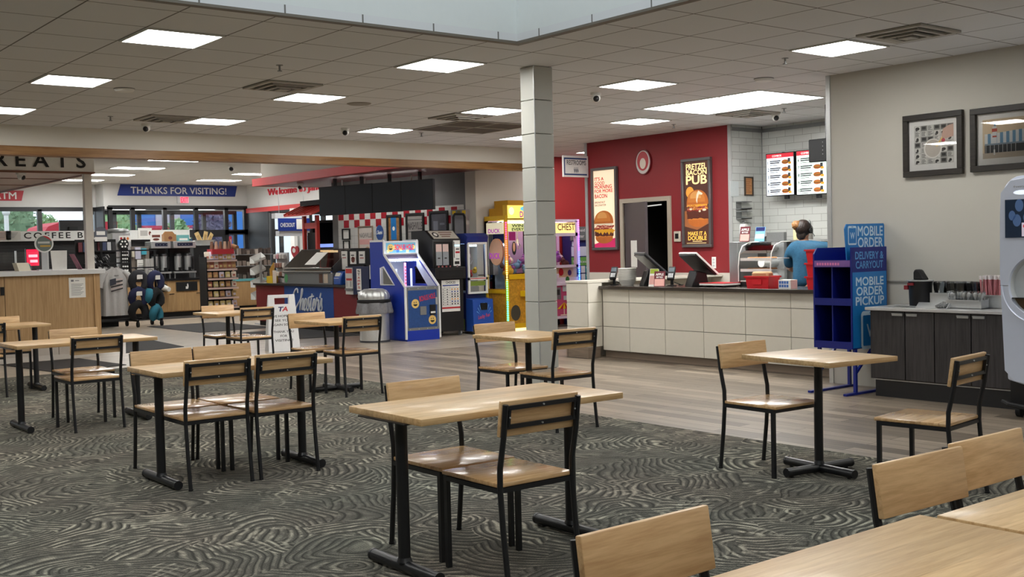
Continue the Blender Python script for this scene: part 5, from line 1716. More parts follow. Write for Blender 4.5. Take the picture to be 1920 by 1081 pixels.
# ------------------------------------------------------------------ arcade: roll game
WTRIM = mat('white_edge_trim', rgb(232, 232, 232), 0.4)
SMILE = mat('smile_yellow', rgb(226, 190, 110), 0.5)
INKB = mat('ink_black', rgb(30, 28, 28), 0.6)
GX, GY, GW, GD = 9.94, 15.42, 0.69, 1.05
t = thing('ball_game', 'blue arcade ball game with white edges and smiling balls, beside the trash can', 'arcade game', (GX, GY, 0), 0)
prof = [(0.0, 0.03), (0.0, 0.885), (0.62, 1.425), (0.62, 1.655), (GD, 1.655), (GD, 0.03)]
win = [(0.3, 0.92), (0.72, 0.92), (0.72, 1.2), (0.62, 1.22)]
BSIDE = mat('game_blue', rgb(22, 52, 160), 0.35)
for s, x in ((0, 0.0), (1, GW-0.025)):
    # side panel with a window: built from strips around the opening
    m = MB()
    x0, x1 = x, x+0.025
    def P(pts): m.prism(pts, x0, x1, 'YZ')
    P([(0.0, 0.03), (GD, 0.03), (GD, 0.92), (0.04, 0.92), (0.0, 0.885)])
    P([(0.04, 0.92), (0.3, 0.92), (0.62, 1.22), (0.62, 1.425)])
    P([(0.72, 0.92), (GD, 0.92), (GD, 1.655), (0.62, 1.655), (0.62, 1.22), (0.72, 1.2)])
    m.build('side_panel', BSIDE, t)
    pth = [(0.0, 0.03), (0.0, 0.885), (0.62, 1.425), (0.62, 1.655), (GD, 1.655)]
    m = MB()
    for (ya, za), (yb_, zb_) in zip(pth[:-1], pth[1:]): m.bar((x+0.0125, ya, za), (x+0.0125, yb_, zb_), 0.034, 0.026, up=(1, 0, 0))
    m.build('edge_trim', WTRIM, t)
    if s == 0:
        m = MB()
        wn = [(-0.004, y, z) for y, z in win]
        m.tube(wn, 0.014, closed=True).build('window_frame', WTRIM, t)
        m = MB(); m.add([(0.012, y, z) for y, z in win], [(0, 1, 2, 3)]); m.build('window_glass', CLEAR, t)
MB().box(0.025, GW-0.025, GD-0.03, GD, 0.03, 1.65).box(0.025, GW-0.025, 0.64, GD, 1.62, 1.65).box(0.025, GW-0.025, 0.0, GD, 0.0, 0.03).build('cabinet_shell', BSIDE, t)
MB().box(0.025, GW-0.025, 0.0, 0.04, 0.03, 0.17).build('kick_panel', BSIDE, t)
MB().box(0.025, GW-0.025, 0.0, 0.03, 0.17, 0.885).build('door_plate', STEELD, t)
MB().rect(0.06, GW-0.06, 0.215, 0.83, -0.002).build('door_print', mat('door_print_blue', rgb(34, 72, 130), 0.45, 0, 0.35, 26), t)
m = MB()
for x in (0.09, 0.26, 0.43, 0.6):
    for z in (0.19, 0.86): m.cyl((x, -0.006, z), (x, 0.0, z), 0.008, n=8)
m.build('bolts', STEEL, t)


def smiley(p, cx, cz, r, y):
    m = MB()
    m.oval(cx, cz, r, r, y, 0, n=24).oval(cx-r*0.3, cz+r*0.25, r*0.1, r*0.18, y-0.001, 1).oval(cx+r*0.2, cz+r*0.28, r*0.1, r*0.18, y-0.001, 1)
    m.poly([(cx+r*0.55*math.cos(PI+PI*k/8), cz-r*0.1+r*0.45*math.sin(PI+PI*k/8)) for k in range(9)], y-0.001, 1)
    m.build('ball_print', [SMILE, INKB], p)


smiley(t, 0.2, 0.61, 0.075, -0.003); smiley(t, 0.53, 0.33, 0.075, -0.003)
lettering('BONUS HOLE', t, mat('game_red_ink', rgb(206, 44, 62), 0.5), 0.29, 0.64, -0.003, h=0.085, w=0.32, bold=0.03, rot=(0, R_(-9), 0))
MB().box(0.29, 0.41, -0.012, 0, 0.42, 0.56).build('ticket_slot', STEELD, t)
m = MB().box(0.48, 0.59, -0.02, 0, 0.41, 0.58, 0).box(0.49, 0.58, -0.024, -0.02, 0.44, 0.47, 1)
m.build('bill_acceptor', [BLKP, WHITE], t)
MB().box(0.6, 0.635, -0.015, 0, 0.58, 0.7).build('lock', STEEL, t)
# marquee
MB().box(0.025, GW-0.025, 0.62, 0.66, 1.42, 1.65).build('marquee_frame', WTRIM, t)
MB().rect(0.05, GW-0.05, 1.45, 1.62, 0.615).build('marquee', emit('marquee_teal', rgb(96, 150, 172), 0.6), t)
m = MB()
for k in range(9):
    x = 0.06+0.065*k
    m.rect(x, x+0.05, 1.455+0.03*(k % 3), 1.5+0.035*(k % 3), 0.614, k % 2)
m.build('marquee_blocks', [emit('marquee_yellow', rgb(232, 214, 140), 0.5), emit('marquee_blue', rgb(60, 110, 170), 0.5)], t)
smiley(t, 0.14, 1.535, 0.066, 0.612)
lettering('BONUS HOLE', t, emit('marquee_red', rgb(222, 44, 62), 0.5), 0.22, 1.5, 0.611, h=0.09, w=0.38, bold=0.04)
m = MB()
for x in (0.026, GW-0.036): m.prism([(0.06, 0.885), (0.3, 0.885), (0.62, 1.21), (0.62, 1.36)], x, x+0.01, 'YZ')
m.build('inner_lining', mat('lining_white', rgb(214, 218, 228), 0.5), t)
# play field seen through the sloping glass
MB().box(0.03, GW-0.03, 0.03, GD-0.04, 0.86, 0.88).build('play_field', mat('field_grey', rgb(176, 180, 188), 0.4), t)
MB().box(0.03, GW-0.03, GD-0.06, GD-0.035, 0.88, 1.6).build('back_plate', mat('field_back', rgb(190, 196, 210), 0.4), t)
MB().box(0.06, GW-0.06, 0.5, 0.56, 1.32, 1.345).build('strip_lamp', emit('game_lamp', rgb(226, 236, 255), 16.0), t)
MB().rect(0.03, GW-0.03, 1.34, 1.42, 0.6).build('score_panel', mat('score_dark', rgb(60, 50, 66), 0.4), t)
m = MB()
for x, hh, mi in ((0.22, 0.3, 0), (0.4, 0.4, 1), (0.52, 0.3, 0)):
    m.box(x, x+0.03, 0.6, 0.62, 0.88, 0.88+hh, mi)
m.build('light_column', [emit('column_white', rgb(206, 216, 236), 0.8), emit('column_pink', rgb(246, 150, 190), 1.2)], t)
m = MB()
for k in range(6): m.box(0.407, 0.423, 0.597, 0.6, 0.92+0.055*k, 0.945+0.055*k)
m.build('column_marks', RED, t)
m = MB(); m.add([(0.03, 0.02, 0.885), (GW-0.03, 0.02, 0.885), (GW-0.03, 0.62, 1.41), (0.03, 0.62, 1.41)], [(0, 1, 2, 3)])
m.build('front_glass', CLEAR, t)

# token machine
BX_, BY_, BW_, BD_ = 10.78, 15.72, 0.6, 0.75
CABK = mat('cabinet_black', rgb(24, 24, 25), 0.5)
t = thing('token_machine', 'tall black token change machine with a slanted top and a price chart', 'vending machine', (BX_, BY_, 0), 0)
m = MB()
m.box(0.0, BW_, 0.06, BD_, 0.08, 0.98).build('lower_cabinet', CABK, t, bevel=0.006)
MB().box(-0.02, BW_+0.02, 0.0, BD_, 0.98, 1.18).build('tray_shelf', CABK, t, bevel=0.006)
MB().box(0.06, BW_-0.04, -0.004, 0.0, 1.01, 1.13).build('tray_opening', BLKM, t)
MB().prism([(0.1, 1.18), (0.1, 1.66), (0.32, 1.82), (BD_, 1.82), (BD_, 1.18)], 0.0, BW_, 'YZ').build('upper_cabinet', CABK, t, bevel=0.006)
A = Matrix.Translation((0.02, 0.1, 1.66)) @ Matrix.Rotation(math.atan2(0.16, 0.22)-PI/2, 4, 'X')
MB().box(0.03, BW_-0.05, -0.004, 0.0, 0.02, 0.25, M=A).build('top_plate', mat('plate_cream', rgb(196, 190, 178), 0.4), t)
m = MB()
m.add([A @ Vector((0.12+0.06*math.cos(2*PI*k/20), -0.006, 0.135+0.075*math.sin(2*PI*k/20))) for k in range(20)], [tuple(range(20))], 0)
m.add([A @ Vector((0.12+0.035*math.cos(2*PI*k/20), -0.008, 0.135+0.045*math.sin(2*PI*k/20))) for k in range(20)], [tuple(range(20))], 1)
for q in range(3): m.box(0.22, 0.5-0.05*q, -0.006, -0.004, 0.19-0.06*q, 0.215-0.06*q, 2, M=A)
m.build('top_print', [INKB, PAPER, mat('ink_brown', rgb(130, 96, 84), 0.6)], t)
m = MB()
for x in (0.07, 0.21):
    m.box(x, x+0.12, 0.09, 0.1, 1.22, 1.45, 0).rect(x, x+0.12, 1.45, 1.58, 0.094, 1).rect(x+0.03, x+0.08, 1.33, 1.35, 0.088, 2)
m.build('card_windows', [mat('window_silver', rgb(176, 190, 196), 0.2, 0.4), mat('card_pink', rgb(222, 196, 190), 0.5), INKB], t)
frame4(MB(), 0.03, 0.37, 1.19, 1.62, 0.014, 0.085, 0.1).build('window_frame', CABK, t)
MB().box(0.43, 0.57, 0.088, 0.1, 1.2, 1.64).build('coin_plate', WHITE, t)
m = MB()
m.rect(0.45, 0.55, 1.23, 1.28, 0.086, 0).rect(0.435, 0.45, 1.34, 1.62, 0.086, 0).rect(0.45, 0.56, 1.535, 1.565, 0.086, 2).rect(0.47, 0.56, 1.42, 1.45, 0.086, 1).rect(0.48, 0.55, 1.48, 1.5, 0.086, 0).rect(0.48, 0.55, 1.31, 1.33, 0.086, 3)
m.build('coin_slots', [INKB, RED, emit('slot_glow', rgb(190, 226, 240), 1.0), GREY], t)
m = MB()
for x in (0.11, 0.19, 0.27, 0.35, 0.5): m.cyl((x, 0.09, 1.195), (x, 0.082, 1.195), 0.02, n=12)
m.build('coin_buttons', CHROME, t)
MB().rect(0.14, 0.52, 0.42, 0.96, 0.056).build('price_chart', PAPER, t)
m = MB()
m.rect(0.14, 0.52, 0.47, 0.5, 0.054, 1).rect(0.16, 0.5, 0.86, 0.88, 0.054, 2)
for k in range(8): m.rect(0.145, 0.515, 0.53+0.042*k, 0.533+0.042*k, 0.054, 0)
for k in range(7):
    m.rect(0.16, 0.175, 0.54+0.042*k, 0.56+0.042*k, 0.054, 0).rect(0.24, 0.27, 0.54+0.042*k, 0.555+0.042*k, 0.054, 0)
    for q in range(3): m.rect(0.34+0.06*q, 0.37+0.06*q, 0.54+0.042*k, 0.562+0.042*k, 0.054, (0, 2, 3, 4)[k % 4])
for x in (0.2, 0.31): m.rect(x, x+0.003, 0.53, 0.86, 0.054, 0)
m.build('chart_print', [mat('chart_ink', rgb(66, 66, 70), 0.6), mat('chart_red', rgb(196, 50, 56), 0.6), mat('chart_blue', rgb(60, 80, 150), 0.6), mat('chart_orange', rgb(230, 160, 90), 0.6), mat('chart_black', rgb(40, 40, 44), 0.6)], t)
lettering('CHOICES', t, INKB, 0.33, 0.9, 0.055, h=0.04, w=0.2, align='C', bold=0.03)
for x in (0.06, BW_-0.06):
    MB().cyl((x-0.015, 0.1, 0.04), (x+0.015, 0.1, 0.04), 0.04, n=16).cyl((x-0.015, BD_-0.08, 0.04), (x+0.015, BD_-0.08, 0.04), 0.04, n=16).build('caster', STEELD, t, smooth=True)

# ------------------------------------------------------------------ crane games
random.seed(21)
PLUSH = [mat('plush_%d' % k, c, 0.9, 0, 0.15, 40) for k, c in enumerate((rgb(222, 214, 206), rgb(236, 140, 180), rgb(120, 170, 220), rgb(150, 96, 180), rgb(236, 200, 80), rgb(96, 70, 60), rgb(80, 150, 90), rgb(210, 70, 60)))]


def plush_toys(x0, x1, y0, y1, z, rows, group, where, r=0.06, pal=range(8)):
    n = 0
    protos = {}
    names = ['white', 'pink', 'light blue', 'purple', 'yellow', 'brown', 'green', 'red']
    for j in range(rows):
        k = 0
        nx = max(2, int((x1-x0)/(r*2.1)))
        for i in range(nx):
            q = random.choice(list(pal))
            px = x0+(x1-x0)*(i+0.5+0.2*random.uniform(-1, 1))/nx
            py = y0+(y1-y0)*((i*0.37+j*0.61) % 1.0)
            pz = z+r*0.9+j*r*1.5
            if q not in protos:
                o = MB().ball((0, 0, 0), r, 12, 8, sz=1.05).ball((0, 0, r*1.2), r*0.72, 12, 8).ball((-r*0.5, 0, r*1.75), r*0.28, 8, 6).ball((r*0.5, 0, r*1.75), r*0.28, 8, 6).ball((0, -r*0.65, r*1.1), r*0.25, 8, 6).build('plush_toy', PLUSH[q], None, smooth=True)
                tag(o, '%s plush toy heaped %s' % (names[q], where), 'toy', group)
                e = MB().ball((-r*0.25, -r*0.68, r*1.3), r*0.08, 6, 4).ball((r*0.25, -r*0.68, r*1.3), r*0.08, 6, 4).build('eyes', INKB, o)
                protos[q] = o
            else:
                o = protos[q].copy(); COL.objects.link(o)
                for ch in protos[q].children:
                    c2 = ch.copy(); COL.objects.link(c2); c2.parent = o
            o.location = (px, py, pz)
            o.rotation_euler = (random.uniform(-0.6, 0.6), random.uniform(-0.7, 0.7), random.uniform(-0.9, 0.9))
            n += 1
    return n


def claw(p, x, y, z):
    m = MB().cyl((x, y, z), (x, y, z+0.25), 0.008).cyl((x, y, z-0.03), (x, y, z+0.04), 0.04, 0.025, n=14)
    for k in range(3):
        a = 2*PI*k/3
        m.tube([(x+0.03*math.cos(a), y+0.03*math.sin(a), z-0.02), (x+0.08*math.cos(a), y+0.08*math.sin(a), z-0.07), (x+0.03*math.cos(a), y+0.03*math.sin(a), z-0.14)], 0.007)
    return m.build('claw', STEEL, p, smooth=True)


# small blue crane with white front frame
KX0, KY0, KW = 11.5, 15.78, 0.44
t = thing('crane_game', 'narrow dark blue crane game with a white window frame and blue lower box', 'crane game', (KX0, KY0, 0), 0, 'crane games')
CNV = mat('crane_navy', rgb(24, 30, 84), 0.4, 0, 0.25, 18)
MB().box(0.0, KW, 0.1, 0.62, 0.05, 0.72).build('lower_body', CNV, t)
MB().prism([(0.04, 1.58), (0.0, 1.7), (0.1, 1.76), (0.6, 1.76), (0.62, 1.58)], -0.01, KW+0.01, 'YZ').build('roof', mat('crane_roof', rgb(34, 52, 130), 0.4, 0, 0.3, 20), t)
MB().box(0.0, KW, 0.58, 0.62, 0.72, 1.58).build('back_wall', mat('crane_back', rgb(150, 170, 190), 0.3), t)
for x, y in ((0, 0.06), (KW-0.03, 0.06), (0, 0.58), (KW-0.03, 0.58)): MB().box(x, x+0.03, y, y+0.04, 0.72, 1.58).build('corner_post', CNV, t)
frame4(MB(), 0.02, KW, 0.7, 1.6, 0.035, 0.03, 0.06).build('window_frame', WHITE, t)
MB().box(0.02, KW, 0.03, 0.06, 0.94, 0.985).build('window_rail', WHITE, t)
m = MB(); m.rect(0.05, KW-0.03, 0.985, 1.58, 0.05); m.add([(0.012, 0.1, 0.76), (0.012, 0.58, 0.76), (0.012, 0.58, 1.57), (0.012, 0.1, 1.57)], [(0, 1, 2, 3)])
m.build('glass', CLEAR, t)
MB().box(0.03, KW-0.03, 0.3, 0.36, 1.53, 1.56).build('lamp', emit('crane_lamp_cold', rgb(206, 232, 255), 16.0), t)
claw(t, 0.24, 0.3, 1.36)
m = MB().rect(0.06, KW-0.04, 0.96, 0.975, 0.028, 0).rect(0.06, KW-0.06, 0.84, 0.92, 0.028, 1).rect(0.06, 0.24, 0.74, 0.83, 0.028, 2)
m.build('control_prints', [RED, mat('chip_green', rgb(120, 140, 60), 0.5), GREY], t)
MB().prism([(0.1, 0.62), (-0.1, 0.6), (-0.12, 0.05), (0.1, 0.05)], 0.0, KW, 'YZ').build('prize_box', mat('prize_blue', rgb(40, 82, 170), 0.4), t)
MB().box(0.16, 0.3, -0.125, -0.1, 0.42, 0.54).build('prize_flap', BLKP, t)
lettering('Lucky Fun', t, mat('crane_pink_ink', rgb(226, 86, 110), 0.5), 0.1, 0.24, -0.125, h=0.08, w=0.26, shear=0.3, bold=0.02, rot=(0, R_(-10), 0))
m = MB()
for k in range(9):
    a = PI*0.1+PI*0.8*k/8
    m.poly([(0.23+0.1*math.cos(a), 0.33+0.06*math.sin(a)), (0.23+0.17*math.cos(a-0.04), 0.33+0.22*math.sin(a-0.04)), (0.23+0.17*math.cos(a+0.04), 0.33+0.22*math.sin(a+0.04))], -0.1215-0.0001*k)
m.build('ray_print', mat('ray_blue', rgb(110, 170, 226), 0.5), t)
MB().add([(-0.003, 0.14, 0.06), (-0.003, 0.6, 0.06), (-0.003, 0.6, 0.3), (-0.003, 0.14, 0.26)], [(0, 1, 2, 3)]).build('grass_print', mat('grass_print', rgb(110, 130, 50), 0.6, 0, 0.4, 50), t)
MB().add([(-0.003, 0.2, 0.4), (-0.003, 0.5, 0.36), (-0.003, 0.42, 0.6), (-0.003, 0.26, 0.58)], [(0, 1, 2, 3)]).build('figure_print', mat('brown_print', rgb(120, 84, 50), 0.6, 0, 0.4, 30), t)
plush_toys(KX0+0.08, KX0+KW-0.06, KY0+0.16, KY0+0.5, 0.985, 3, 'toys in the small blue crane', 'inside the narrow blue crane game', 0.045, [4, 5, 6, 7])
# black chair back like handle standing behind the crane
tk = MB().tube([(0.0, 0, 0), (0.0, 0, 0.3), (0.03, 0, 0.35), (0.22, 0, 0.35), (0.25, 0, 0.3), (0.25, 0, 0)], 0.022).build('stacked_handle', BLKM, smooth=True)
tag(tk, 'black rounded handle standing on top of the narrow blue crane game', 'handle'); tk.location = (KX0+0.06, KY0+0.5, 1.76)

# yellow crane
YX, YY, YW, YD = 12.2, 15.6, 0.9, 0.62
t = thing('crane_game', 'big yellow crane game with a rainbow light strip beside the tiled column', 'crane game', (YX, YY, 0), 0, 'crane games')
YB = mat('crane_yellow', rgb(226, 178, 24), 0.4)
YP = mat('crane_speckle', rgb(196, 140, 40), 0.5, 0, 0.6, 26)
MB().box(0.0, YW, 0.0, YD, 0.06, 0.14).build('base', YB, t)
MB().box(0.02, YW, 0.02, YD, 0.14, 0.98).build('lower_body', YP, t)
for x, y in ((0, 0), (0, YD-0.05), (YW-0.05, 0), (YW-0.05, YD-0.05)): MB().box(x, x+0.05, y, y+0.05, 0.14, 1.98).build('corner_post', YB, t)
MB().box(0.0, YW, 0.0, 0.06, 0.93, 1.02).box(0.0, 0.05, 0.05, YD, 0.68, 0.74).build('window_rail', YB, t)
MB().box(0.0, YW, YD-0.05, YD, 1.02, 1.98).build('back_wall', mat('crane_lilac', rgb(170, 150, 196), 0.4), t)
MB().box(0.0, YW, 0.0, YD, 1.98, 2.06).build('roof', YB, t)
MB().box(0.1, YW, 0.16, YD-0.02, 2.06, 2.2).box(0.22, YW, 0.2, YD-0.02, 2.2, 2.34).build('roof_step', mat('crane_ochre', rgb(206, 152, 20), 0.5), t)
MB().box(0.04, YW, 0.0, 0.12, 2.0, 2.25).build('marquee_box', YB, t)
m = MB().rect(0.05, YW-0.02, 2.01, 2.24, -0.002, 0).oval(0.5, 2.18, 0.16, 0.05, -0.003, 1).oval(0.14, 2.14, 0.06, 0.07, -0.003, 2)
m.build('marquee', [emit('crane_marquee', rgb(250, 222, 110), 1.0), emit('marquee_water', rgb(110, 196, 220), 0.8), emit('marquee_cream', rgb(250, 236, 190), 1.0)], t)
PUR = emit('marquee_purple', rgb(170, 60, 170), 0.5)
lettering('DUCKS', t, PUR, 0.33, 2.03, -0.004, h=0.1, w=0.36, bold=0.05)
m = MB()
for k in range(44):
    z = 0.2+k*0.04
    m.box(-0.014, 0.014, -0.016, -0.001, z, z+0.026, min(4, k*5//44))
m.build('light_strip', [emit('led_aqua', rgb(90, 255, 200), 3.0), emit('led_green', rgb(120, 255, 130), 3.0), emit('led_amber', rgb(255, 200, 110), 3.0), emit('led_orange', rgb(255, 110, 80), 3.0), emit('led_pink', rgb(255, 70, 120), 3.0)], t)
m = MB().rect(0.07, YW-0.05, 1.02, 1.9, 0.03)
m.add([(0.015, 0.05, 0.76), (0.015, YD-0.05, 0.76), (0.015, YD-0.05, 1.96), (0.015, 0.05, 1.96)], [(0, 1, 2, 3)])
m.build('glass', CLEAR, t)
m = MB()
m.rect(0.07, YW-0.05, 1.78, 1.92, 0.025, 0)
m.build('header_print', [emit('header_green', rgb(222, 226, 150), 0.6)], t)
for s, z in (('WINNER', 1.855), ('EVERY TIME', 1.79)): lettering(s, t, PAPER if s == 'X' else mat('ink_olive', rgb(70, 80, 40), 0.5), 0.16, z, 0.022, h=0.05, w=0.5, bold=0.05)
m = MB().rect(0.09, 0.24, 1.62, 1.77, 0.024, 0).oval(0.2, 1.48, 0.05, 0.12, 0.023, 1).oval(0.2, 1.5, 0.028, 0.08, 0.0225, 2)
m.build('window_stickers', [mat('sticker_magenta', rgb(170, 40, 120), 0.5), INKB, mat('sticker_peach', rgb(236, 180, 140), 0.5)], t)
# side prints
m = MB()
m.add([(-0.003, 0.06, 1.74), (-0.003, YD-0.06, 1.74), (-0.003, YD-0.06, 1.94), (-0.003, 0.06, 1.94)], [(0, 1, 2, 3)], 0)
E1 = [(-0.003, YD/2-0.02+0.2*math.cos(2*PI*k/20), 1.42+0.24*math.sin(2*PI*k/20)) for k in range(20)]
m.add(E1, [tuple(range(20))], 1)
m.build('side_print', [emit('side_cream', rgb(232, 222, 190), 0.5), mat('egg_peach', rgb(236, 176, 132), 0.5)], t)
lettering('DUCK', t, PUR, -0.0, 1.77, 0, h=0.07, w=0.34, bold=0.05, rot=(0, 0, -PI/2)).location = (-0.005, YD-0.12, 1.76)
lettering('DUCK', t, PUR, -0.0, 1.3, 0, h=0.1, w=0.3, bold=0.05, rot=(0, 0, -PI/2)).location = (-0.005, YD-0.14, 1.3)
MB().box(0.3, YW, -0.12, 0.0, 0.62, 0.72).build('control_shelf', YB, t)
MB().cyl((0.42, -0.06, 0.72), (0.42, -0.06, 0.76), 0.03, n=14).ball((0.42, -0.06, 0.79), 0.032, 12, 8).build('joystick', WHITE, t, smooth=True)
MB().rect(0.5, 0.7, 0.3, 0.5, -0.004).build('prize_flap', BLKP, t)
frame4(MB(), 0.42, YW-0.03, 0.16, 0.6, 0.04, -0.02, 0.02).build('prize_frame', YB, t)
m = MB().oval(0.2, 0.33, 0.11, 0.14, 0.016, 0); m.build('oval_badge', [mat('badge_dark', rgb(70, 66, 56), 0.5)], t)
MB().box(0.04, YW-0.06, 0.2, 0.26, 1.93, 1.965).build('lamp', emit('crane_lamp', rgb(255, 244, 226), 12.0), t)
MB().box(0.0, YW, 0.02, 0.08, 0.0, 0.05).build('foot_lamp', emit('crane_foot_lamp', rgb(255, 230, 150), 2.0), t)
claw(t, 0.5, 0.3, 1.6)
plush_toys(YX+0.08, YX+YW-0.08, YY+0.12, YY+0.5, 1.02, 3, 'toys in the yellow crane', 'inside the yellow crane game', 0.06, [0, 1, 2, 3, 4])
m = MB()
random.seed(9)

# pink and white crane right of the column
VX, VY, VW, VD = 13.12, 15.66, 0.84, 0.6
t = thing('crane_game', 'white framed pink crane game with a balloon front right of the column', 'crane game', (VX, VY, 0), 0, 'crane games')
PKF = mat('crane_frame_pink', rgb(226, 206, 222), 0.4)
PKP = mat('crane_panel_pink', rgb(196, 76, 116), 0.5, 0, 0.1)
MB().box(0, VW, 0.02, VD, 0.16, 0.92).build('lower_body', PKF, t)
MB().rect(0.12, VW-0.06, 0.2, 0.78, 0.016).build('front_print', PKP, t)
frame4(MB(), 0.06, VW-0.02, 0.16, 0.82, 0.05, 0.0, 0.02).build('front_frame', PKF, t)
m = MB().rect(0.18, 0.4, 0.52, 0.74, 0.01, 0).rect(0.44, 0.7, 0.66, 0.76, 0.01, 1).rect(0.46, 0.7, 0.5, 0.58, 0.01, 1).rect(0.21, 0.37, 0.6, 0.7, 0.008, 2)
m.build('coin_panel', [mat('panel_grey', rgb(120, 110, 116), 0.4), LTGREY, INKB], t)
m = MB()
for k in range(5): m.poly([(0.47, 0.46), (0.3+0.07*k, 0.34), (0.37+0.07*k, 0.34)], 0.012-0.0002*k, k % 2)
m.rect(0.462, 0.478, 0.22, 0.34, 0.012, 2).rect(0.38, 0.56, 0.22, 0.235, 0.0115, 2)
m.build('carousel_print', [YEL, RED, SAUCE], t)
MB().box(0, VW, 0.06, VD, 0.92, 1.1).build('middle_body', mat('crane_peach', rgb(226, 188, 150), 0.5), t)
m = MB()
for x, z, r, mi in ((0.45, 1.02, 0.07, 0), (0.66, 1.0, 0.055, 1), (0.57, 0.88, 0.055, 2)): m.oval(x, z, r*0.85, r, 0.014 if mi == 2 else 0.055, mi)
m.build('balloon_print', [RED, mat('balloon_violet', rgb(90, 50, 110), 0.5), mat('balloon_green', rgb(60, 120, 60), 0.5)], t)
MB().box(0.1, 0.35, 0.0, 0.06, 0.9, 0.99).build('coin_shelf', PKF, t)
for x, y in ((0, 0.0), (VW-0.06, 0.0), (0, VD-0.06), (VW-0.06, VD-0.06)): MB().box(x, x+0.06, y, y+0.06, 1.1, 1.96).build('corner_post', PKF, t)
m = MB()
m.box(0, VW, 0, 0.06, 1.1, 1.15).box(0, 0.05, 0, 0.05, 1.15, 1.68).box(0, VW, 0, 0.06, 1.68, 1.74)
m.build('window_frame', PKF, t)
MB().box(0, VW, 0, VD, 1.94, 1.99).build('roof', PKF, t)
MB().box(0.02, VW-0.02, VD-0.04, VD-0.02, 1.1, 1.94).build('back_wall', mat('crane_mauve', rgb(150, 96, 130), 0.4), t)
MB().rect(0.06, VW-0.06, 1.74, 1.93, 0.02).build('marquee', emit('marquee_pale_yellow', rgb(244, 226, 140), 0.8), t)
lettering('CHEST', t, mat('ink_maroon', rgb(120, 40, 50), 0.5), 0.36, 1.79, 0.018, h=0.12, w=0.42, bold=0.02)
MB().rect(0.06, VW-0.06, 1.15, 1.68, 0.03).build('glass', CLEAR, t)
m = MB()
for k in range(46):
    z = 0.2+k*0.039
    m.box(VW-0.005, VW+0.018, -0.016, 0.0, z, z+0.03, k*6//46)
m.build('light_strip', [emit('led_sky', rgb(110, 220, 255), 3.0), emit('led_ice', rgb(120, 230, 255), 3.0), emit('led_blue', rgb(90, 150, 255), 3.0), emit('led_azure', rgb(120, 120, 255), 3.0), emit('led_violet', rgb(170, 100, 255), 3.0), emit('led_magenta', rgb(220, 120, 240), 3.0)], t)
claw(t, 0.42, 0.3, 1.5)
MB().box(0.1, VW-0.1, 0.2, 0.26, 1.9, 1.93).build('lamp', emit('crane_lamp_pink', rgb(240, 200, 255), 10.0), t)
for x in (0.12, VW-0.12):
    for y in (0.1, VD-0.1): MB().cyl((x-0.02, y, 0.05), (x+0.02, y, 0.05), 0.05, n=16).box(x-0.03, x+0.03, y-0.03, y+0.03, 0.09, 0.16).build('caster', BLKM, t, smooth=False)
plush_toys(VX+0.08, VX+VW-0.08, VY+0.12, VY+0.46, 1.1, 2, 'toys in the pink crane', 'inside the pink crane game', 0.07, [0, 2, 3, 5])

# prepaid card rack
t = thing('card_rack', 'narrow green and blue prepaid card rack right of the pink crane game', 'rack', (14.08, 15.95, 0), 0)
MB().box(0, 0.5, 0.05, 0.3, 0.0, 1.85).build('rack_body', mat('rack_navy', rgb(30, 50, 110), 0.5), t)
MB().box(-0.02, 0.52, 0.02, 0.05, 1.6, 1.86).build('header', mat('header_grey', rgb(110, 116, 112), 0.5), t)
lettering('Prepaid', t, PAPER, 0.03, 1.75, 0.018, h=0.07, w=0.3, bold=0.01)
lettering('Center', t, PAPER, 0.05, 1.65, 0.018, h=0.06, w=0.26, bold=0.01)
m = MB().rect(0, 0.5, 1.3, 1.48, 0.045, 0).rect(0, 0.5, 1.12, 1.28, 0.045, 1).rect(0.02, 0.2, 1.49, 1.58, 0.045, 0).rect(0, 0.5, 0.72, 0.9, 0.045, 2).rect(0, 0.5, 0.5, 0.7, 0.045, 1)
m.build('card_panels', [mat('card_white', rgb(214, 222, 232), 0.5), mat('card_green', rgb(110, 176, 80), 0.5), mat('card_teal', rgb(40, 130, 150), 0.5)], t)
lettering('Services', t, PAPER, 0.03, 1.17, 0.043, h=0.05, w=0.34, bold=0.01)
for k in range(8):
    o = MB().box(-0.05, 0.05, -0.004, 0, 0, 0.13).build('gift_card', mat('gift_%d' % (k % 4), (rgb(200, 40, 50), rgb(60, 120, 220), rgb(230, 230, 230), rgb(40, 150, 160))[k % 4], 0.4))
    o.location = (14.14+0.11*(k % 4), 15.985, 0.98 if k < 4 else 0.83)
    tag(o, '%s gift card hanging on the %s row of the prepaid card rack' % (('red', 'blue', 'white', 'teal')[k % 4], 'upper' if k < 4 else 'lower'), 'card', 'gift cards on the rack')
    MB().box(-0.03, 0.03, -0.005, -0.004, 0.08, 0.11).build('print', PAPER, o)

# ------------------------------------------------------------------ trash can
c = (9.62, 15.86)
t = thing('trash_can', 'ribbed steel trash can with a grey bag rim beside the blue arcade game', 'trash can', (c[0], c[1], 0))
MB().lathe([(0.235, 0), (0.24, 0.02), (0.25, 0.62)], n=48, wob=lambda a, z: 0.012*math.cos(a*16)).build('drum', STEEL, t, smooth=True)
MB().lathe([(0.25, 0.0), (0.25, 0.03)], n=36).build('base_ring', DKGREY, t)
MB().lathe([(0.252, 0.6), (0.285, 0.56), (0.3, 0.47), (0.305, 0.5), (0.268, 0.65)], n=48, cap=False, wob=lambda a, z: 0.07*math.sin(a*5+z*9)+0.04*math.sin(a*13)).build('bag', mat('bag_grey', rgb(120, 120, 122), 0.25, 0, 0.3, 30), t, smooth=True)
MB().lathe([(0.268, 0.645), (0.275, 0.655), (0.275, 0.69), (0.262, 0.7)], n=40, cap=False).build('band', BLKM, t, smooth=True)
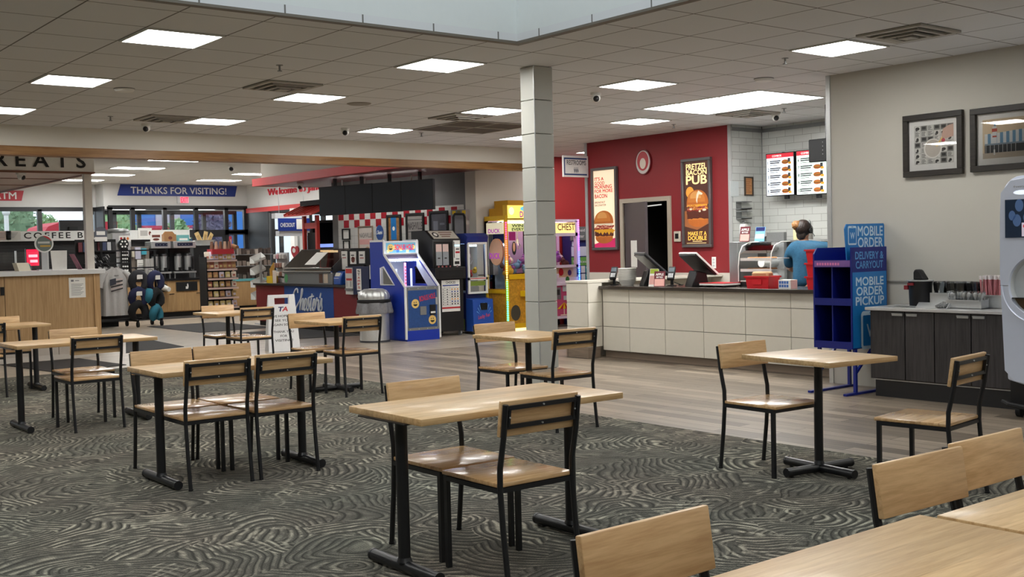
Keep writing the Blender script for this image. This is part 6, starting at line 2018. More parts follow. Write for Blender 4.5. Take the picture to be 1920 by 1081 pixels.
MB().lathe([(0.25, 0.69), (0.255, 0.74), (0.245, 0.79), (0.21, 0.84), (0.15, 0.87), (0.11, 0.872), (0.09, 0.82), (0.0, 0.8)], n=120, cap=False, wob=lambda a, z: 0.07*abs(math.cos(a*9))-0.02 if z > 0.7 else 0).build('dome_lid', STEEL, t, smooth=True)

# ------------------------------------------------------------------ white folding floor sign
t = thing('folding_sign', 'white folding floor sign with black writing and a small blue and red logo', 'sign', (7.83, 15.62, 0), R_(-16))
SGW = mat('sign_white', rgb(224, 224, 224), 0.45)
for s in (1, -1):
    A = Matrix.Translation((0, s*0.16, 0)) @ Matrix.Rotation(R_(s*9.5), 4, 'X')
    pts = [(-0.24, 0.0), (0.24, 0.0), (0.2, 0.86), (0.11, 0.86), (0.11, 0.72), (-0.11, 0.72), (-0.11, 0.86), (-0.2, 0.86)]
    n = len(pts)
    m = MB()
    m.add([A @ Vector((q[0], y, q[1])) for y in (-0.012, 0.012) for q in pts], [tuple(range(n)), tuple(range(2*n-1, n-1, -1))]+[(k, n+k, n+(k+1) % n, (k+1) % n) for k in range(n)])
    m.build('panel', SGW, t)
MB().bar((-0.2, 0.0, 0.835), (0.2, 0.0, 0.835), 0.03, 0.05).build('top_bar', SGW, t)
tl = (R_(-9.5), 0, 0)
yy = lambda z: -0.16-0.0135+z*math.tan(R_(9.5))
SK = mat('sign_black', rgb(36, 36, 40), 0.6)
for s, z, w in (('WE HOPE TO', 0.52, 0.34), ('SEE YOU', 0.455, 0.24), ('AGAIN SOON!', 0.39, 0.35), ('THANK YOU', 0.285, 0.31), ('FOR', 0.22, 0.1), ('VISITING!', 0.155, 0.27)):
    lettering(s, t, SK, 0, z, yy(z), h=0.034, w=w, align='C', bold=0.02, rot=tl)
lettering('T', t, NAVY, -0.055, 0.61, yy(0.61), h=0.065, w=0.075, bold=0.06, shear=0.2, rot=tl)
lettering('A', t, RED, 0.0, 0.61, yy(0.61)-0.001, h=0.065, w=0.08, bold=0.06, shear=0.2, rot=tl)

# ------------------------------------------------------------------ chicken counter: red and blue panels
CHX, CHY0, CHY1 = 10.3, 17.56, 21.67
CH = thing('food_counter', 'red and blue panelled food counter with a dark top behind the folding sign', 'counter', (CHX, CHY1, 0), EAST)
lc = CHY1-CHY0
b0, b1 = CHY1-20.39, CHY1-18.41
MB().box(0, b0, 0, 0.9, 0.1, 0.84).build('red_panel', mat('counter_red', rgb(122, 26, 32), 0.5), CH)
MB().box(b0, b1, -0.004, 0.9, 0.1, 0.84).build('blue_panel', mat('counter_blue', rgb(26, 74, 150), 0.5), CH)
MB().box(b1, lc, 0, 0.9, 0.1, 0.84).build('red_panel', mat('counter_red', rgb(122, 26, 32), 0.5), CH)
MB().box(0.03, lc-0.03, 0.05, 0.88, 0.0, 0.1).build('kick_board', BLKM, CH)
MB().box(-0.04, lc+0.02, -0.05, 0.95, 0.84, 0.88).build('counter_top', mat('counter_top_dark', rgb(44, 40, 40), 0.3), CH)
CHL = mat('white_letters', rgb(226, 230, 234), 0.4)
ya, yb2 = on(0, CHX, 547, 570).y, on(0, CHX, 606, 570).y
STROKES = [[(0.42, 0.82), (0.37, 1.0), (0.22, 0.95), (0.06, 0.62), (0.02, 0.25), (0.12, 0.02), (0.27, 0.03), (0.4, 0.2), (0.55, 0.62), (0.62, 0.95), (0.56, 0.99), (0.53, 0.6), (0.5, 0.02)],
           [(0.5, 0.02), (0.57, 0.33), (0.67, 0.46), (0.7, 0.32), (0.68, 0.06), (0.76, 0.08), (0.9, 0.3), (0.92, 0.43), (0.84, 0.45), (0.79, 0.25), (0.83, 0.04), (0.92, 0.06), (1.0, 0.22), (1.08, 0.5), (1.11, 0.3), (1.14, 0.13), (1.07, 0.02), (1.0, 0.08)],
           [(1.14, 0.14), (1.22, 0.24), (1.31, 0.8)], [(1.31, 0.8), (1.26, 0.42), (1.25, 0.1), (1.31, 0.03), (1.39, 0.15), (1.5, 0.3), (1.52, 0.43), (1.45, 0.45), (1.4, 0.25), (1.44, 0.04), (1.53, 0.06), (1.6, 0.22), (1.66, 0.52), (1.69, 0.4), (1.79, 0.43), (1.78, 0.18), (1.82, 0.05), (1.88, 0.17), (1.98, 0.5), (2.0, 0.3), (2.04, 0.13), (1.96, 0.02), (1.88, 0.08)],
           [(1.15, 0.64), (1.42, 0.7)], [(1.92, 0.85), (1.87, 0.64)]]


def script(p, x, z, y, w, h, m_, r):
    m = MB()
    for st in STROKES:
        q = []
        n = len(st)
        for k in range(n-1):
            p0, p1, p2, p3 = st[max(k-1, 0)], st[k], st[k+1], st[min(k+2, n-1)]
            for i in range(5):
                u = i/5
                q.append(tuple(0.5*(2*p1[c_]+(p2[c_]-p0[c_])*u+(2*p0[c_]-5*p1[c_]+4*p2[c_]-p3[c_])*u*u+(3*p1[c_]-p0[c_]-3*p2[c_]+p3[c_])*u**3) for c_ in (0, 1)))
        q.append(st[-1])
        m.tube([(x+(a+0.12*b)*w/2.25, y, z+b*h) for a, b in q], r, n=8)
    return m.build('lettering', m_, p, smooth=True)


STROKES = [[(a, b) if i_ == 0 and k < 8 else (a+0.14, b*1.22 if b < 0.56 else b) for k, (a, b) in enumerate(st)] for i_, st in enumerate(STROKES)]
script(CH, CHY1-ya, 0.36, -0.012, ya-yb2, 0.42, CHL, 0.017)
CHZ = 0.88
# food warmer with a sloping steel and glass front
wm = thing('food_warmer', 'steel food warmer with a sloping glass front on the blue part of the counter', 'food warmer', (CHX-0.02, 20.35, CHZ), EAST)
WL = 1.95
MB().box(0.0, WL, 0.0, 0.8, 0, 0.22).build('base', STEELD, wm, bevel=0.006)
MB().tube([(0.0, -0.01, 0.24), (WL, -0.01, 0.24)], 0.03).tube([(0.0, 0.0, 0.3), (WL, 0.0, 0.3)], 0.025).build('front_rail', CHROME, wm, smooth=True)
m = MB().prism([(0.0, 0.22), (0.02, 0.34), (0.4, 0.66), (0.8, 0.66), (0.8, 0.22)], 0.0, 0.02, 'YZ').prism([(0.0, 0.22), (0.02, 0.34), (0.4, 0.66), (0.8, 0.66), (0.8, 0.22)], WL-0.02, WL, 'YZ')
m.box(0.0, WL, 0.4, 0.8, 0.65, 0.67)
m.build('side_and_roof', DKGREY, wm)
m = MB().add([(0.02, 0.01, 0.33), (WL-0.02, 0.01, 0.33), (WL-0.02, 0.4, 0.66), (0.02, 0.4, 0.66)], [(0, 1, 2, 3)])
m.build('sloping_front', glassmat('smoked_glass', (0.3, 0.32, 0.32, 1), 0.75, 0.03), wm)
m = MB().box(0.1, WL-0.1, 0.2, 0.7, 0.24, 0.27); m.build('food_tray', mat('tray_warm', rgb(150, 96, 50), 0.6), wm)
MB().box(0.7, 1.2, 0.5, 0.56, 0.6, 0.64).build('heat_lamp', emit('heat_lamp', rgb(255, 214, 160), 3.0), wm)
m = MB().box(1.45, 1.58, -0.006, 0, 0.03, 0.2, 0).box(1.63, 1.78, -0.006, 0, 0.03, 0.2, 1)
m.build('label_stickers', [mat('sticker_brown', rgb(96, 64, 48), 0.6), mat('sticker_cream', rgb(206, 190, 170), 0.6)], wm)
MB().oval(0.1, 0.11, 0.07, 0.09, -0.004).build('green_sticker', mat('sticker_green', rgb(80, 150, 96), 0.6), wm)
A = Matrix.Translation((0, 0.01, 0.33)) @ Matrix.Rotation(math.atan2(0.33, 0.39)-PI/2, 4, 'X')
m = MB(); m.box(0.78, 1.22, -0.008, -0.004, 0.06, 0.42, M=A)
m.build('white_notice', PAPER, wm)
# lit shelf cabinet behind
sc_ = thing('heated_cabinet', 'black heated shelf cabinet with warm lit shelves behind the food warmer', 'cabinet', (11.32, 21.1, 0), R_(-78))
MB().box(0, 1.5, 0.5, 0.56, 0.0, 2.1).box(0, 0.05, 0, 0.5, 0, 2.1).box(1.45, 1.5, 0, 0.5, 0, 2.1).box(0, 1.5, 0, 0.56, 2.1, 2.15).box(0.05, 1.45, 0.0, 0.5, 0, 0.9).build('cabinet_body', BLKM, sc_)
for z in (1.32, 1.55):
    MB().box(0.05, 1.45, 0.02, 0.5, z, z+0.03).build('shelf', STEELD, sc_)
MB().box(0.1, 1.4, 0.1, 0.14, 1.5, 1.53).build('strip_lamp', emit('warm_strip', rgb(255, 200, 140), 4.0), sc_)
MB().rect(0.1, 1.4, 1.59, 1.66, 0.01).build('blue_lit_strip', emit('blue_strip', rgb(150, 176, 255), 0.9), sc_)
# blue napkin dispenser
q = on(0, 10.45, 634, 535)
t = thing('napkin_dispenser', 'small blue rounded dispenser with a white label on the counter right of the warmer', 'dispenser', (10.29, 18.38, CHZ), EAST)
MB().prism([(0.0, 0.0), (0.0, 0.13), (0.05, 0.22), (0.1, 0.25), (0.15, 0.25), (0.18, 0.2), (0.19, 0.0)], 0, 0.27, 'YZ').build('housing', mat('dispenser_blue', rgb(30, 80, 170), 0.35), t, bevel=0.015)
MB().add([(0.02, -0.004, 0.12), (0.2, -0.004, 0.12), (0.2, 0.05, 0.225), (0.02, 0.05, 0.225)], [(0, 1, 2, 3)]).build('label', PAPER, t)
# stamp machine with leaflet holders above
q0 = on(0, 10.22, 651, 540); q1 = on(0, 10.22, 694, 540)
t = thing('stamp_machine', 'navy STAMPS machine with white leaflets above, at the end of the food counter', 'vending machine', (10.2, q0.y, 0.72), EAST)
sw = q0.y-q1.y
MB().box(0, sw, 0, 0.3, 0, 0.5).build('cabinet', mat('stamp_navy', rgb(22, 34, 74), 0.4), t)
MB().box(0, sw*0.32, -0.012, 0, 0.0, 0.48).build('coin_front', mat('stamp_silver', rgb(206, 206, 202), 0.4), t)
m = MB().rect(0.02, sw*0.3, 0.38, 0.46, -0.014, 0).rect(0.03, sw*0.29, 0.25, 0.29, -0.014, 0).rect(0.04, 0.06, 0.14, 0.24, -0.014, 1).rect(sw*0.22, sw*0.26, 0.14, 0.24, -0.014, 1).box(0.0, sw*0.33, -0.03, -0.012, 0.07, 0.11, 1)
m.build('coin_print', [mat('stamp_red', rgb(196, 60, 56), 0.5), GREY], t)
MB().rect(sw*0.48, sw*0.68, 0.08, 0.46, -0.003).build('white_strip', PAPER, t)
for k, s in enumerate('STAMPS'):
    lettering(s, t, INKB if k < 2 else mat('stamp_red', rgb(196, 60, 56), 0.5), sw*0.58, 0.4-k*0.058, -0.005, h=0.038, w=sw*0.1, align='C', bold=0.03)
MB().rect(sw*0.5, sw*0.66, 0.02, 0.055, -0.003).build('price_label', PAPER, t)
# board with three leaflets
q0 = on(0, 10.5, 640, 490); q1 = on(0, 10.5, 705, 490)
wd = q0.y-q1.y
t = thing('leaflet_board', 'black board with three white leaflets above the navy stamp machine', 'notice board', (10.5, q0.y, CHZ), EAST)
wd *= 1.02
MB().box(0, wd, 0.0, 0.06, 0.36, 0.64).box(0.02, 0.06, 0.0, 0.06, 0, 0.36).box(wd-0.5, wd-0.46, 0.0, 0.06, 0, 0.36).build('board', BLKM, t)
for k, (x, z0_, z1_) in enumerate(((0.02, 0.28, 0.62), (wd*0.27, 0.38, 0.61), (wd*0.52, 0.39, 0.61))):
    l_ = MB().box(x, x+wd*0.17, -0.008, 0, z0_, z1_).build('leaflet', PAPER, t)
    m = MB().rect(x+wd*0.03, x+wd*0.12, z1_-0.08, z1_-0.06, -0.01, 0).rect(x+wd*0.03, x+wd*0.14, z1_-0.13, z1_-0.115, -0.01, 1)
    if k == 1: m.oval(x+wd*0.085, z0_+0.08, wd*0.05, 0.055, -0.01, 2)
    m.build('leaflet_print', [INKB, mat('leaf_red', rgb(180, 70, 60), 0.6), mat('leaf_brown', rgb(110, 54, 40), 0.6)], l_)
MB().box(wd*0.8, wd*1.0, -0.05, 0.2, 0.4, 0.66).build('black_bin', BLKM, t)
# grey paper towel machine at the counter end
q = on(1, 16.6, 697, 540)
t = thing('grey_dispenser', 'grey metal cabinet standing between the stamp machine and the blue arcade game', 'cabinet', (q.x+0.17, 16.6, 0), 0)
MB().box(0, 0.34, 0, 0.3, 0.0, 1.22).build('column_body', mat('cabinet_grey', rgb(150, 150, 140), 0.5), t)
MB().box(-0.03, 0.36, -0.02, 0.3, 1.0, 1.24).build('upper_box', LTGREY, t)
# floor mats
MATG = mat('mat_charcoal', rgb(50, 48, 47), 0.95, 0, 0.2, 80)


def floor_mat(lab, pts):
    m = MB().prism(pts, 0.001, 0.008, 'XY').build('floor_mat', MATG)
    return tag(m, lab, 'mat', 'dark floor mats')


def gp(px, py): q = on(2, 0.0, px, py); return (q.x, q.y)


floor_mat('dark floor mat before the blue counter panel', [(8.75, 17.6), (10.28, 17.2), (10.28, 19.8), (8.75, 19.8)])
floor_mat('dark floor mat between the coffee counter and the folding sign', [(8.6, 20.6), (10.2, 20.6), (10.2, 23.4), (8.6, 23.4)])
floor_mat('dark floor mat in front of the left wooden counter', [gp(0, 684), gp(148, 672), gp(237, 684), gp(110, 699)])
floor_mat('dark floor mat by the clothing rack at the end of the wooden counter', [gp(236, 636), gp(262, 633), gp(345, 650), gp(236, 662)])
floor_mat('dark floor mat along the wooden coffee counter', [(8.6, 25.7), (11.6, 25.7), (11.6, 26.35), (8.6, 26.35)])

# ------------------------------------------------------------------ wall behind the food counter
TANG = R_(-78)
WP = (11.34, 20.14)           # left end of that wall; runs along (sin12, -cos12)
wdir = Vector((math.cos(TANG), math.sin(TANG), 0))
WLEN = (Vector((12.1, 16.55, 0))-Vector((WP[0], WP[1], 0))).length
bw = struct(MB().box(-0.06, WLEN, 0.0, 0.1, 0, SCEIL).build('wall_food_counter', mat('soffit_grey', rgb(108, 107, 106), 0.7)))
bw.location = (WP[0], WP[1], 0); bw.rotation_euler = (0, 0, TANG)
struct(MB().box(12.08, 12.1, FY+0.0, 16.62, 0, SCEIL).build('trim_11', WALLB))


def wq(px, py): return onp(WP, TANG, px, py)


x0, zt_ = wq(635, 404)
x1, z1_ = wq(850, 392)
WTILE = brickmat('white_wall_tile', 0, 2, rgb(206, 206, 202), rgb(200, 200, 196), rgb(170, 170, 168), 0.15, 0.15, 0.003, 0.0, 0.25)
wt = struct(MB().box(x0, WLEN-0.12, -0.02, -0.001, 0, 2.3).build('wall_white_tile', WTILE))
wt.location = (WP[0], WP[1], 0); wt.rotation_euler = (0, 0, TANG)
ck = thing('checker_tiles', 'red and white checker tile band along the top of the white tile wall', 'tile band', (WP[0], WP[1], 0), TANG)
m = MB()
k = 0
x = x0+0.02
while x < WLEN-0.2:
    z = 2.12 if k % 2 == 0 else 1.965
    m.box(x, x+0.15, -0.024, -0.0205, z, z+0.15)
    x += 0.155; k += 1
m.build('red_tile', mat('checker_red', rgb(158, 28, 42), 0.3), ck)


def wposter(label, px0, px1, py0, py1, fr, name='framed_poster', cat='poster', dark=True):
    a, z1 = wq(px0, py0); c, z0 = wq(px1, py1)
    p = Vector((WP[0], WP[1], 0))+wdir*a
    n = Vector((math.sin(TANG), -math.cos(TANG), 0))*-0.0
    t = thing(name, label, cat, (p.x, p.y, z0), TANG)
    w, h = c-a, z1-z0
    frame4(MB(), 0, w, 0, h, fr, -0.05, -0.021).build('frame', BLKM if dark else mat('frame_tan', rgb(150, 130, 110), 0.5), t)
    return t, w, h


FOODP = mat('fried_food_print', rgb(150, 108, 62), 0.7, 0, 0.55, 22)
t, w, h = wposter('framed poster of fried food with a blue tab, above the arcade game', 727, 757, 403, 520, 0.04)
MB().rect(0.03, w-0.03, 0.03, h-0.03, -0.03).build('print', FOODP, t)
MB().rect(w*0.28, w*0.66, h*0.6, h-0.03, -0.031).build('blue_tab', BRB, t)
MB().oval(w*0.47, h*0.78, w*0.09, 0.04, -0.032).build('tab_logo', PAPER, t)
t, w, h = wposter('framed grey NASHVILLE poster, middle one above the black token machine', 763, 799, 400, 480, 0.04)
MB().rect(0.03, w-0.03, 0.03, h-0.03, -0.03).build('print', mat('poster_grey', rgb(150, 146, 142), 0.4, 0, 0.15, 12), t)
lettering('NASHVILLE', t, mat('poster_ink', rgb(70, 66, 70), 0.6), w/2, h*0.62, -0.031, h=h*0.17, w=w*0.78, align='C', bold=0.02)
MB().rect(w*0.1, w*0.9, h*0.84, h*0.855, -0.031).rect(w*0.1, w*0.9, h*0.56, h*0.575, -0.031).build('rules', mat('poster_ink', rgb(70, 66, 70), 0.6), t)
t, w, h = wposter('framed dark grey glossy poster at the right end of the white tile wall', 807, 844, 396, 470, 0.04)
MB().rect(0.03, w-0.03, 0.03, h-0.03, -0.03).build('print', mat('poster_dark', rgb(84, 84, 92), 0.3, 0, 0.3, 10), t)
MB().rect(w*0.2, w*0.45, h*0.3, h*0.75, -0.031).rect(w*0.55, w*0.8, h*0.65, h*0.7, -0.031).build('pale_print', mat('poster_mid', rgb(120, 122, 134), 0.5), t)
t, w, h = wposter('pale NASHVILLE poster without a dark frame, left of the blue oval logo', 674, 703, 424, 500, 0.012, dark=False)
MB().rect(0.01, w-0.01, 0.01, h-0.01, -0.03).build('print', mat('poster_pale', rgb(206, 196, 188), 0.6), t)
lettering('NASHVILLE', t, mat('poster_ink2', rgb(110, 110, 110), 0.6), w/2, h*0.72, -0.031, h=h*0.11, w=w*0.86, align='C', bold=0.02)
MB().rect(w*0.06, w*0.94, h*0.55, h*0.68, -0.031).build('pink_band', mat('poster_pink', rgb(214, 160, 156), 0.6), t)
MB().oval(w*0.6, h*0.2, w*0.3, h*0.3, -0.031).build('food_print', mat('poster_tan2', rgb(186, 150, 124), 0.6), t)
t, w, h = wposter('small black framed certificate, upper of two on the white tile wall', 644, 659, 429, 449, 0.022, 'certificate', 'certificate')
MB().rect(0.015, w-0.015, 0.015, h-0.015, -0.03).build('sheet', PAPER, t)
t, w, h = wposter('small black framed certificate, lower of two on the white tile wall', 646, 658.5, 451, 475, 0.016, 'certificate', 'certificate')
MB().rect(0.01, w-0.01, 0.01, h-0.01, -0.03).build('sheet', PAPER, t)
a, zc_ = wq(714, 436)
p = Vector((WP[0], WP[1], 0))+wdir*a
t = thing('oval_logo', 'blue oval script logo sign on the white tile wall', 'sign', (p.x, p.y, zc_), TANG)
m = MB(); pts = [(0.1*math.cos(2*PI*k/28), 0.15*math.sin(2*PI*k/28)) for k in range(28)]
m.prism(pts, -0.035, -0.021, 'XZ').build('oval_plate', mat('oval_blue', rgb(44, 78, 142), 0.4), t)
script(t, -0.085, -0.03, -0.037, 0.165, 0.07, CHL, 0.004)
# steel cabinet at the right end of that wall
t = thing('steel_locker', 'tall grey steel cabinet at the right end of the white tile wall', 'cabinet', (11.9, 16.72, 0), R_(-78))
MB().box(0.02, 0.38, -0.12, -0.022, 1.0, 2.2).build('cabinet_body', mat('locker_grey', rgb(150, 150, 156), 0.35, 0.5), t)
m = MB()
for k in range(3): m.box(0.06+0.12*k, 0.14+0.12*k, -0.125, -0.12, 2.12, 2.18, k % 2)
m.build('top_labels', [YEL, mat('label_olive', rgb(130, 120, 70), 0.5)], t)

# ------------------------------------------------------------------ dark menu screens over the food counter
TP = (10.45, 19.6)
# right end about (11.2, 16.5)
TP = Vector((11.2, 16.5, 0))-wdir*3.1
sx = [onp((TP.x, TP.y), TANG, px, 370)[0] for px in (598, 647, 698, 752, 812)]
labs = ['leftmost of four dark menu screens over the food counter', 'second of four dark menu screens over the food counter', 'third of four dark menu screens over the food counter', 'rightmost of four dark menu screens over the food counter']
for k in range(4):
    a, c = sx[k], sx[k+1]
    zt1 = onp((TP.x, TP.y), TANG, (598, 647, 698, 752, 812)[k+1], (351, 347, 343, 339, 334.5)[k+1])[1]
    zb1 = onp((TP.x, TP.y), TANG, (598, 647, 698, 752, 812)[k+1], (406, 402, 399, 396, 392)[k+1])[1]
    p = TP+wdir*a
    t = thing('menu_screen', labs[k], 'screen', (p.x, p.y, zb1), TANG, 'dark menu screens')
    w, h = c-a, zt1-zb1
    MB().box(0.002, w-0.002, 0, 0.06, 0, h).build('housing', mat('screen_case', rgb(26, 28, 31), 0.45), t, bevel=0.004)
    MB().rect(0.012, w-0.012, 0.012, h-0.012, -0.001).build('screen', mat('screen_off', rgb(36, 42, 50), 0.3), t)
    MB().bar((w*0.5, 0.09, h*0.3), (w*0.5, 0.09, 2.97-zb1), 0.05).box(w*0.3, w*0.7, 0.06, 0.1, h*0.3, h*0.6).build('hanger', BLK, t)
# bulkhead with the red fascia above the counter
RFA = mat('fascia_red', rgb(206, 74, 74), 0.5)
zr0 = on(0, 10.3, 478, 349).z; zr1 = on(0, 10.3, 478, 335).z
struct(MB().box(10.3, 10.4, 15.35, 21.7, zr0, zr1).box(10.4, 14.5, 21.6, 21.7, zr0, zr1).build('trim_12', RFA))
struct(MB().box(10.34, 10.44, 15.35, 21.35, zr1, SCEIL).box(10.44, 14.5, 21.25, 21.35, zr1, SCEIL).build('wall_bulkhead', WALLB))
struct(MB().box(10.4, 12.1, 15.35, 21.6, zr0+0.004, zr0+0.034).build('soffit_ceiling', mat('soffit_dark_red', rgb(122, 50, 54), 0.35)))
dl = None  # invented fill lamps, added behind the screens to brighten the area under the soffit
for k, s_ in enumerate((0.35, 1.0, 1.65, 2.25)):
    p = TP+wdir*s_+Vector((0.42, 0.09, 0))
    if dl is None:
        dl = thing('added_strip_light', 'added fill strip light tucked out of view behind the dark menu screens', 'ceiling light', (p.x, p.y, 2.62), TANG, 'added fill strip lights behind the menu screens')
        MB().box(-0.3, 0.3, -0.04, 0.04, 0, 0.05).build('housing', WHITE, dl)
        MB().box(-0.29, 0.29, -0.035, 0.035, -0.02, 0).build('diffuser', emit('added_strip_lamp', (1.0, 0.97, 0.92, 1), 20.0), dl)
        MB().box(-0.01, 0.01, -0.01, 0.01, 0.05, zr0-2.62).build('rod', WHITE, dl)
    else:
        dup(dl, (p.x, p.y, 2.62), TANG, None)
dome_p = Vector((10.75, on(0, 10.75, 563, 352).y, zr0))
t = thing('security_camera', 'white dome camera under the red fascia soffit', 'camera', dome_p, 0, 'dome security cameras')
MB().cyl((0, 0, -0.03), (0, 0, 0), 0.07, n=18).build('mount', WHITE, t)
MB().ball((0, 0, -0.06), 0.06, 14, 8).build('ball', WHITE, t, smooth=True)
MB().ball((-0.02, -0.02, -0.078), 0.042, 12, 8).build('lens', BLKP, t, smooth=True)
# red pagoda stand
pg = on(1, 20.9, 582, 470)
t = thing('pagoda_stand', 'red pagoda roofed stand with two posts behind the food warmer', 'stand', (11.12, 21.3, CHZ), EAST)
RPG = mat('pagoda_red', rgb(196, 58, 48), 0.45)
xa = 21.3-on(0, 11.12, 568.5, 440).y; xb = 21.3-on(0, 11.12, 592.5, 440).y
MB().box(xa-0.2, xb+0.2, -0.03, 0.12, 0.0, 0.03).build('base', BLKM, t)
for x in (xa, xb): MB().box(x-0.035, x+0.035, 0.0, 0.07, 0.03, 2.25-CHZ).build('post', RPG, t)
MB().box(xa, xb, 0.01, 0.06, 1.98-CHZ, 2.1-CHZ).build('crossbeam', RPG, t)
m = MB().prism([(-0.28, 2.28-CHZ), (0.14, 2.46-CHZ), (0.14, 2.4-CHZ), (-0.28, 2.24-CHZ)], xa-0.3, xb+0.35, 'YZ')
for k in range(6): m.bar((xa-0.28+k*0.18, -0.29, 2.28-CHZ), (xa-0.28+k*0.18, 0.14, 2.475-CHZ), 0.03)
m.build('roof', RPG, t)
MB().box(xa-0.1, xb+0.35, 0.0, 0.14, 2.46-CHZ, 2.56-CHZ).build('roof_top', BLKM, t)
MB().box(xa+0.04, xb-0.04, 0.08, 0.1, 0.03, 1.9-CHZ).build('back_panel', BLKM, t)

# ------------------------------------------------------------------ shop: outer walls and windows
BLKF = mat('window_frame_black', rgb(30, 31, 34), 0.45)
GLS = glassmat('window_glass', (0.93, 0.97, 1.0, 1), 0.93, 0.01)
LWY, VY_, EX = 34.0, 33.3, 15.6
# left window wall
struct(MB().box(X0, 11.15, LWY, LWY+0.2, 2.97, SCEIL).box(X0, 11.15, LWY, LWY+0.2, 0, 0.9).build('wall_shop_left', WALLS))


def window(name, y, xs, z0, z1, mids=(), cx=None):
    w = struct(bpy.data.objects.new(name, None)); COL.objects.link(w)
    fr = MB()
    g = 0.06
    x0, x1 = xs[0], xs[-1]
    if cx is None:
        P = lambda a, b, c, d: fr.box(a, b, y-0.04, y+0.08, c, d)
    else:
        P = lambda a, b, c, d: fr.box(cx-0.04, cx+0.08, a, b, c, d)
    P(x0-g, x1+g, z1-g, z1+g); P(x0-g, x1+g, z0-g, z0+g)
    for x in xs: P(x-g, x+g, z0, z1)
    for z in mids: P(x0, x1, z-g, z+g)
    fr.build('window_frame', BLKF, w)
    for a, b in zip(xs[:-1], xs[1:]):
        m = MB()
        if cx is None: m.rect(a+g, b-g, z0+g, z1-g, y+0.02)
        else: m.add([(cx+0.02, a+g, z0+g), (cx+0.02, b-g, z0+g), (cx+0.02, b-g, z1-g), (cx+0.02, a+g, z1-g)], [(0, 1, 2, 3)])
        m.build('window_pane', GLS, w)
    return w


window('window_1', LWY, [3.0, 5.3, 7.4, 9.46, 11.1], 0.9, 2.92)
# entrance front
struct(MB().box(11.1, EX, VY_, VY_+0.2, 2.98, SCEIL).build('wall_entrance', WALLS))
struct(MB().box(11.08, 11.16, VY_-0.004, LWY, 2.9, SCEIL).build('wall_return', WALLS))
struct(MB().box(11.05, 11.1, VY_-0.02, LWY, 0, 2.98).build('trim_13', BLKF))
xs = [on(1, VY_, px, 410).x for px in (207, 249, 309, 368, 424, 460)]
window('window_2', VY_, xs, 2.2, 2.95)
window('window_3', VY_, [xs[0], xs[1], xs[2]], 0.1, 2.16)
window('window_4', VY_, [xs[4], xs[5]], 0.1, 2.16)
for n_, (a, b) in (('door_2', (xs[2], xs[3])), ('door_3', (xs[3], xs[4]))):
    d = struct(bpy.data.objects.new(n_, None)); COL.objects.link(d)
    frame4(MB(), a+0.04, b-0.04, 0.02, 2.15, 0.11, VY_-0.02, VY_+0.04).build('door_frame', BLKF, d)
    MB().rect(a+0.14, b-0.14, 0.12, 2.04, VY_+0.01).build('door_pane', GLS, d)
    MB().box(a+0.14, b-0.14, VY_-0.06, VY_-0.03, 0.98, 1.02).build('door_handle', STEEL, d)
# outer vestibule front
window('window_5', 36.0, [11.4, 12.3, 13.1, 14.2, 15.3, 16.4], 0.1, 2.9, (2.2,))
struct(MB().box(11.1, 17, 36.0, 36.2, 2.95, SCEIL).build('wall_vestibule', WALLS))
struct(MB().box(11.1, 17, VY_+0.2, 36.0, 2.96, 3.0).build('vestibule_ceiling', mat('vestibule_grey', rgb(176, 176, 178), 0.8)))
l7 = dup(l5, (12.3, 34.6, 2.96), 0, 'long ceiling light inside the entrance vestibule, left one', G3)
l8 = dup(l5, (14.6, 34.6, 2.96), 0, 'long ceiling light inside the entrance vestibule, right one', G3)
# right front wall of the shop
struct(MB().box(EX, EX+0.2, 19.0, VY_, 2.86, SCEIL).box(EX, EX+0.2, 31.6, VY_, 0, 2.86).build('wall_shop_right', WALLS))
struct(MB().box(EX-0.05, EX, 19.0, VY_, 2.78, 2.92).build('trim_14', RFA))
struct(MB().box(EX-0.03, EX, 31.75, 33.2, 0, 2.78).build('trim_15', BLKF))
window('window_6', 0, [19.0, 22.0, 24.8, 27.0, 29.2, 31.6], 0.05, 2.78, (), EX)
struct(MB().box(EX-0.12, EX-0.02, 29.9, 30.15, 0, 2.8).build('trim_16', WHITE))
struct(MB().box(X1-0.1, X1, 15, Y1, 0, SCEIL).box(EX+0.2, X1, 18.9, 19.0, 0, SCEIL).build('wall_far_side', WALLS))

# writing on the walls
t = thing('wall_banner', 'blue slanted banner reading THANKS FOR VISITING over the entrance windows', 'banner', (11.53, VY_, 3.3), 0)
MB().prism([(-0.04, 0.0), (3.67, 0.0), (3.75, 0.335), (0.06, 0.335)], -0.02, 0, 'XZ').build('panel', mat('banner_blue', rgb(26, 52, 134), 0.5), t)
lettering('THANKS FOR VISITING!', t, mat('banner_white', rgb(224, 224, 222), 0.5), 0.36, 0.065, -0.022, h=0.2, w=3.02, bold=0.025)
t = thing('exit_sign', 'small lit red EXIT sign under the blue banner', 'exit sign', (13.5, VY_, 3.08), 0)
MB().box(-0.2, 0.16, -0.06, 0, 0, 0.21).build('housing', LTGREY, t)
MB().rect(-0.11, 0.15, 0.015, 0.195, -0.061).build('lit_panel', emit('exit_glow', rgb(255, 120, 140), 0.8), t)
lettering('EXIT', t, emit('exit_red', rgb(255, 30, 60), 1.6), -0.095, 0.03, -0.062, h=0.15, w=0.23, bold=0.04)
t = thing('atm_banner', 'red slanted ATM banner on the left window wall', 'banner', (8.3, LWY-0.002, 3.16), 0)
MB().prism([(-1.3, 0.0), (0.68, 0.0), (0.75, 0.29), (-1.3, 0.29)], -0.02, 0, 'XZ').build('panel', mat('banner_red', rgb(176, 44, 56), 0.5), t)
lettering('ATM', t, mat('banner_white', rgb(224, 224, 222), 0.5), -0.08, 0.05, -0.022, h=0.19, w=0.62, bold=0.03)
